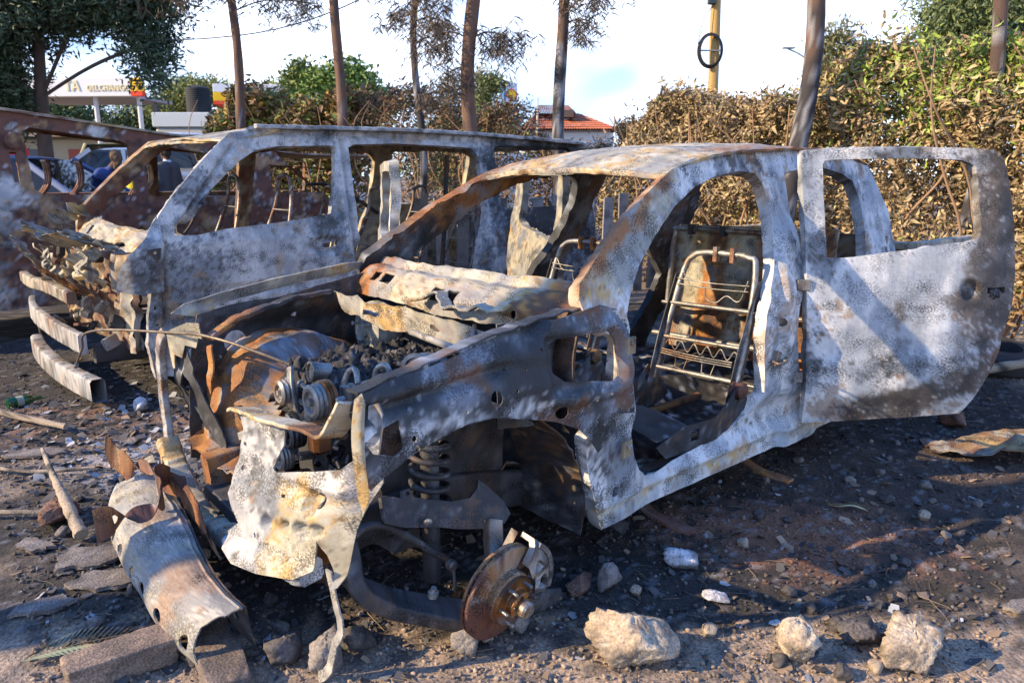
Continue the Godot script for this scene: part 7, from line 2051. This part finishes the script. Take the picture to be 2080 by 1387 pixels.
		tube(mb, pts, 0.011, flat(Color(0.05, 0.04, 0.035)), 5)
		solo(mb, "overhead_wire", M.dull, a[7], "wire")
	# parked cars beyond the rusty van
	car("parked_car", "silver saloon car parked on the road behind the vans", Vector3(-8.0, 0.66, -17.0), 0.12, Color(0.62, 0.66, 0.72), [4.5, 1.72, 1.46], 0)
	car("parked_car", "dark blue estate car close behind the rust-brown van", Vector3(-7.45, 0.22, -11.9), -0.06, Color(0.02, 0.06, 0.18), [4.6, 1.75, 1.60], 1)
	car("parked_car", "white off-roader parked behind the man in the suit", Vector3(-5.6, 0.55, -16.0), 0.5, Color(0.75, 0.76, 0.78), [4.6, 1.85, 1.80], 1)
	car("parked_car", "olive pickup truck parked behind the yellow dress", Vector3(-9.2, 0.72, -21.0), 0.0, Color(0.16, 0.18, 0.09), [4.9, 1.8, 1.7], 1)
	people()

# profile: 0 saloon, 1 estate; x forward, the car's length along x
func car(called: String, label: String, at: Vector3, turn: float, paint: Color, dim: Array, kind: int) -> void:
	var t := thing(called, label, "car", at, turn, "cars parked behind the vans")
	var L: float = dim[0]; var W: float = dim[1]; var H: float = dim[2]
	var deck := func(x: float) -> float:
		var u := x / L
		return H * (0.60 + 0.04 * ss(-0.5, 0.0, u) - 0.10 * ss(0.18, 0.45, u) - (0.03 if kind == 0 else 0.0) * ss(-0.30, -0.45, u) - 0.12 * ss(0.46, 0.5, absf(u)))
	var mb := MB.new()
	var ns := 36; var nr := 24
	for k in ns + 1:
		var x := L * (float(k) / ns - 0.5)
		var u := absf(x / L)
		var hw := W / 2 * (1.0 - 0.16 * ss(0.38, 0.5, u))
		var y0 := 0.20 + 0.08 * ss(0.42, 0.5, u); var y1: float = deck.call(x)
		for s in nr:
			var an := TAU * s / nr
			var cx := signf(cos(an)) * pow(absf(cos(an)), 0.38); var sy := signf(sin(an)) * pow(absf(sin(an)), 0.38)
			var p := Vector3(x, (y0 + y1) / 2 + sy * (y1 - y0) / 2, cx * hw * (1.0 - 0.05 * absf(sy)))
			for wx in [-0.30, 0.30]:
				var d := Vector2(p.x - wx * L, p.y - 0.31).length()
				if d < 0.36 and absf(p.z) > W * 0.3: p.z *= 0.80
			mb.p(p, paint)
	for k in ns:
		for s in nr: mb.q(k * nr + s, k * nr + (s + 1) % nr, (k + 1) * nr + (s + 1) % nr, (k + 1) * nr + s)
	for k in [0, ns]:
		var cc := mb.p(Vector3(L * (float(k) / ns - 0.5), 0.45, 0), paint)
		for s in nr: mb.t(cc, k * nr + s, k * nr + (s + 1) % nr)
	part(mb, "body", M.paint, t)
	# greenhouse: roof with pillars, glass set in
	var b0 := -0.40 if kind == 0 else -0.485; var r0 := -0.24 if kind == 0 else -0.44; var r1 := 0.04; var b1 := 0.24
	var by := H * 0.61
	mb = MB.new()
	sheet(mb, box2(r0 * L, -W * 0.36, r1 * L, W * 0.36), [], 0.2, func(q: Vector2) -> Vector3: return Vector3(q.x, H - 0.05 * pow(q.y / (W * 0.36), 2.0) - 0.05 * pow((q.x / L - (r0 + r1) / 2) / ((r1 - r0) / 2), 4.0), q.y), 0.05, flat(paint, 0.02))
	part(mb, "roof", M.paint, t)
	for sg in [-1.0, 1.0]:
		for e in [[b0, r0], [b1, r1], [-0.08, -0.09]]:
			mb = MB.new()
			beam(mb, p3([e[0] * L, by - 0.03, sg * W * 0.46, e[1] * L, H - 0.06, sg * W * 0.36]), 0.09, 0.05, Vector3.RIGHT, flat(paint, 0.02))
			part(mb, "pillar", M.paint, t)
		for e in [[b0, r0, -0.08, -0.09], [-0.08, -0.09, b1, r1]]:
			mb = MB.new()
			var i0 := mb.p(Vector3(e[0] * L, by, sg * W * 0.455), Color.WHITE); var i1 := mb.p(Vector3(e[1] * L, H - 0.07, sg * W * 0.36), Color.WHITE); var i2 := mb.p(Vector3(e[3] * L, H - 0.07, sg * W * 0.36), Color.WHITE); var i3 := mb.p(Vector3(e[2] * L, by, sg * W * 0.455), Color.WHITE)
			mb.q(i0, i1, i2, i3)
			part(mb, "window", M.glass, t)
	for e in [[b0, r0], [b1, r1]]:
		mb = MB.new()
		var i0 := mb.p(Vector3(e[0] * L, by, -W * 0.44), Color.WHITE); var i1 := mb.p(Vector3(e[1] * L, H - 0.07, -W * 0.35), Color.WHITE); var i2 := mb.p(Vector3(e[1] * L, H - 0.07, W * 0.35), Color.WHITE); var i3 := mb.p(Vector3(e[0] * L, by, W * 0.44), Color.WHITE)
		mb.q(i0, i1, i2, i3)
		part(mb, "windscreen", M.glass, t)
	for wx in [-0.30, 0.30]:
		for sg in [-1.0, 1.0]:
			mb = MB.new()
			lathe(mb, Vector3(wx * L, 0.31, sg * W * 0.41), Vector3(0, 0, sg), v2([0.0, -0.02, 0.19, 0.02, 0.20, 0.06, 0.27, 0.08, 0.31, 0.05, 0.31, -0.08, 0.2, -0.1]), func(p: Vector3) -> Color: return Color(0.35, 0.35, 0.36) if Vector2(p.x - wx * L, p.y - 0.31).length() < 0.195 else Color(0.02, 0.02, 0.02), 22)
			part(mb, "wheel", M.dull, t)
	for sg in [-1.0, 1.0]:
		mb = MB.new()
		block(mb, here(L * 0.475, H * 0.42, sg * W * 0.36), Vector3(0.12, 0.12, 0.3), flat(Color(0.7, 0.72, 0.75), 0.02), 0.3)
		part(mb, "headlight", M.paint, t)
		mb = MB.new()
		block(mb, here(-L * 0.48, H * 0.46, sg * W * 0.37), Vector3(0.10, 0.16, 0.25), flat(Color(0.35, 0.02, 0.02), 0.02), 0.3)
		part(mb, "tail_light", M.paint, t)

# ------------------------------------------------------------------ people: one continuous body from joints, meshed as surface nets
# caps: [from, to, radius0, radius1, colour]
func flesh(mb: MB, caps: Array, cell: float, blend: float) -> void:
	var lo := Vector3.ONE * 99; var hi := -lo
	for c in caps:
		var r := Vector3.ONE * (maxf(c[2], c[3]) + cell * 2.0)
		lo = lo.min((c[0] as Vector3).min(c[1]) - r); hi = hi.max((c[0] as Vector3).max(c[1]) + r)
	var n := Vector3i(((hi - lo) / cell).ceil()) + Vector3i.ONE
	var f := PackedFloat32Array(); f.resize(n.x * n.y * n.z); f.fill(1.0)
	for c in caps:
		var a: Vector3 = c[0]; var b: Vector3 = c[1]; var r0: float = c[2]; var r1: float = c[3]
		var ab := b - a; var l2 := maxf(ab.length_squared(), 1e-8)
		var reach := Vector3.ONE * (maxf(r0, r1) + 2.5 * blend + cell)
		var i0 := Vector3i(((a.min(b) - reach - lo) / cell).floor()).clamp(Vector3i.ZERO, n - Vector3i.ONE)
		var i1 := Vector3i(((a.max(b) + reach - lo) / cell).ceil()).clamp(Vector3i.ZERO, n - Vector3i.ONE)
		for z in range(i0.z, i1.z + 1):
			for y in range(i0.y, i1.y + 1):
				for x in range(i0.x, i1.x + 1):
					var p := lo + Vector3(x, y, z) * cell
					var t := clampf((p - a).dot(ab) / l2, 0.0, 1.0)
					var d := (p - a - ab * t).length() - lerpf(r0, r1, t)
					var id := (z * n.y + y) * n.x + x
					var o := f[id]
					var h := maxf(blend - absf(o - d), 0.0) / blend
					f[id] = minf(o, d) - h * h * blend * 0.25
	var ids := {}
	var st := [1, n.x, n.x * n.y]
	for z in n.z - 1:
		for y in n.y - 1:
			for x in n.x - 1:
				var id := (z * n.y + y) * n.x + x
				var s := Vector3.ZERO; var m := 0
				var neg := f[id] < 0.0
				var mixed := false
				for k in 8:
					if (f[id + (k & 1) + (k >> 1 & 1) * n.x + (k >> 2) * n.x * n.y] < 0.0) != neg: mixed = true
				if not mixed: continue
				for e in 12:
					var ax := e / 4; var q := e % 4
					var u := (ax + 1) % 3; var v := (ax + 2) % 3
					var o := Vector3.ZERO; o[u] = q & 1; o[v] = q >> 1
					var ia: int = id + int(o.x) + int(o.y) * n.x + int(o.z) * n.x * n.y
					var fa := f[ia]; var fb := f[ia + st[ax]]
					if (fa < 0.0) != (fb < 0.0):
						o[ax] = fa / (fa - fb)
						s += o; m += 1
				var p := lo + (Vector3(x, y, z) + s / m) * cell
				var best := 9.0; var col := Color.GRAY
				for c in caps:
					var a: Vector3 = c[0]; var ab: Vector3 = c[1] - a
					var t := clampf((p - a).dot(ab) / maxf(ab.length_squared(), 1e-8), 0.0, 1.0)
					var d := (p - a - ab * t).length() - lerpf(c[2], c[3], t)
					if d < best: best = d; col = c[4]
				ids[id] = mb.p(p, col)
	for z in range(1, n.z - 1):
		for y in range(1, n.y - 1):
			for x in range(1, n.x - 1):
				var id := (z * n.y + y) * n.x + x
				for ax in 3:
					var fa := f[id]; var fb := f[id + st[ax]]
					if (fa < 0.0) == (fb < 0.0): continue
					var u: int = st[(ax + 1) % 3]; var v: int = st[(ax + 2) % 3]
					if not (ids.has(id) and ids.has(id - u) and ids.has(id - v) and ids.has(id - u - v)): continue
					if fa < 0.0: mb.q(ids[id], ids[id - v], ids[id - u - v], ids[id - u])
					else: mb.q(ids[id], ids[id - u], ids[id - u - v], ids[id - v])

func person(label: String, at: Vector3, turn: float, coat: Color, legs: Color, skin: Color, hair: Color, shirt: Color, skirt := false, bend := 0.0) -> void:
	var t := thing("person", label, "person", at, turn)
	# x to the person's left, z forward
	var V := func(x: float, y: float, z: float) -> Vector3: return Vector3(x, y, z + bend * maxf(y - 0.95, 0.0))
	var caps := []
	for s in [-1.0, 1.0]:
		caps.append([V.call(s * 0.10, 0.92, 0.0), V.call(s * 0.10, 0.50, 0.02), 0.095, 0.065, legs])
		caps.append([V.call(s * 0.10, 0.50, 0.02), V.call(s * 0.10, 0.09, -0.02), 0.062, 0.043, legs])
		caps.append([V.call(s * 0.10, 0.05, -0.03), V.call(s * 0.115, 0.035, 0.14), 0.045, 0.035, Color(0.02, 0.02, 0.02)])
		caps.append([V.call(s * 0.185, 1.42, 0.0), V.call(s * 0.235, 1.13, -0.03), 0.062, 0.052, coat])
		caps.append([V.call(s * 0.235, 1.13, -0.03), V.call(s * 0.235, 0.90, 0.06), 0.052, 0.042, coat])
		# hand: palm, four fingers and thumb
		var w: Vector3 = V.call(s * 0.235, 0.88, 0.07)
		caps.append([w, w + Vector3(0, -0.07, 0.02), 0.028, 0.030, skin])
		for k in 4: caps.append([w + Vector3(0, -0.07, -0.012 + 0.018 * k), w + Vector3(-s * 0.02, -0.145 + 0.012 * absf(k - 1.5), -0.005 + 0.02 * k), 0.011, 0.009, skin])
		caps.append([w + Vector3(-s * 0.01, -0.03, 0.045), w + Vector3(-s * 0.025, -0.085, 0.075), 0.012, 0.010, skin])
		caps.append([V.call(s * 0.10, 1.39, -0.02), V.call(s * 0.09, 0.92, 0.0), 0.105, 0.105, coat])
	caps.append([V.call(-0.13, 1.42, -0.02), V.call(0.13, 1.42, -0.02), 0.085, 0.085, coat])
	caps.append([V.call(0, 1.43, -0.01), V.call(0, 1.50, 0.01), 0.075, 0.062, shirt])
	caps.append([V.call(0, 1.48, 0.0), V.call(0, 1.58, 0.02), 0.052, 0.052, skin])
	if skirt: caps.append([V.call(0, 0.95, 0.0), V.call(0, 0.35, 0.0), 0.15, 0.23, coat])
	var mb := MB.new()
	flesh(mb, caps, 0.026, 0.04)
	var hc: Vector3 = V.call(0, 1.655, 0.03)
	flesh(mb, [[hc + Vector3(0, 0.035, -0.015), hc + Vector3(0, 0.0, 0.005), 0.092, 0.080, skin], [hc + Vector3(0, 0, 0.02), hc + Vector3(0, -0.075, 0.045), 0.068, 0.045, skin], [hc + Vector3(0, 0.015, 0.085), hc + Vector3(0, -0.018, 0.108), 0.010, 0.014, skin], [hc + Vector3(-0.02, -0.055, 0.085), hc + Vector3(0.02, -0.055, 0.085), 0.011, 0.011, skin * 0.7], [hc + Vector3(-0.034, 0.022, 0.075), hc + Vector3(-0.03, 0.022, 0.078), 0.012, 0.012, Color(0.03, 0.02, 0.02)], [hc + Vector3(0.034, 0.022, 0.075), hc + Vector3(0.03, 0.022, 0.078), 0.012, 0.012, Color(0.03, 0.02, 0.02)], [hc + Vector3(-0.088, 0.015, -0.01), hc + Vector3(-0.088, -0.025, 0.0), 0.018, 0.012, skin], [hc + Vector3(0.088, 0.015, -0.01), hc + Vector3(0.088, -0.025, 0.0), 0.018, 0.012, skin], [hc + Vector3(0, -0.05, -0.02), hc + Vector3(0, -0.14, -0.03), 0.055, 0.052, skin], [hc + Vector3(0, 0.06, -0.035), hc + Vector3(0, -0.01, -0.05), 0.083, 0.066, hair]], 0.012, 0.015)
	part(mb, "body", M.cloth, t)

func people() -> void:
	var dark := Color(0.10, 0.055, 0.035)
	person("standing man in a dark grey suit seen through the pale van's windscreen", Vector3(-6.35, 0.25, -14.0), deg_to_rad(-115), Color(0.055, 0.06, 0.075), Color(0.04, 0.042, 0.05), dark, Color(0.02, 0.017, 0.015), Color(0.55, 0.60, 0.70))
	person("person in a bright yellow patterned dress behind the rust-brown van", Vector3(-6.82, 0.20, -13.4), deg_to_rad(160), Color(0.62, 0.50, 0.02), Color(0.62, 0.50, 0.02), dark, Color(0.02, 0.02, 0.02), Color(0.25, 0.12, 0.45), true, 0.25)
	person("person in a dark blue shirt bending beside the yellow dress", Vector3(-7.0, 0.12, -12.7), deg_to_rad(60), Color(0.03, 0.06, 0.20), Color(0.02, 0.03, 0.06), dark, Color(0.02, 0.02, 0.02), Color(0.03, 0.06, 0.20), false, 0.9)
	person("person in a red top beyond the dark blue car", Vector3(-9.35, 0.55, -14.3), deg_to_rad(20), Color(0.55, 0.03, 0.03), Color(0.05, 0.05, 0.08), dark, Color(0.02, 0.02, 0.02), Color(0.55, 0.03, 0.03))
	person("onlooker in a pale shirt behind the silver saloon", Vector3(-9.15, 0.62, -18.6), deg_to_rad(10), Color(0.45, 0.5, 0.6), Color(0.05, 0.05, 0.08), dark, Color(0.02, 0.02, 0.02), Color(0.45, 0.5, 0.6))

func _ready() -> void:
	setup()
	ground()
	pickup()
	van()
	rusty_van()
	yard()
	vegetation()
	town()
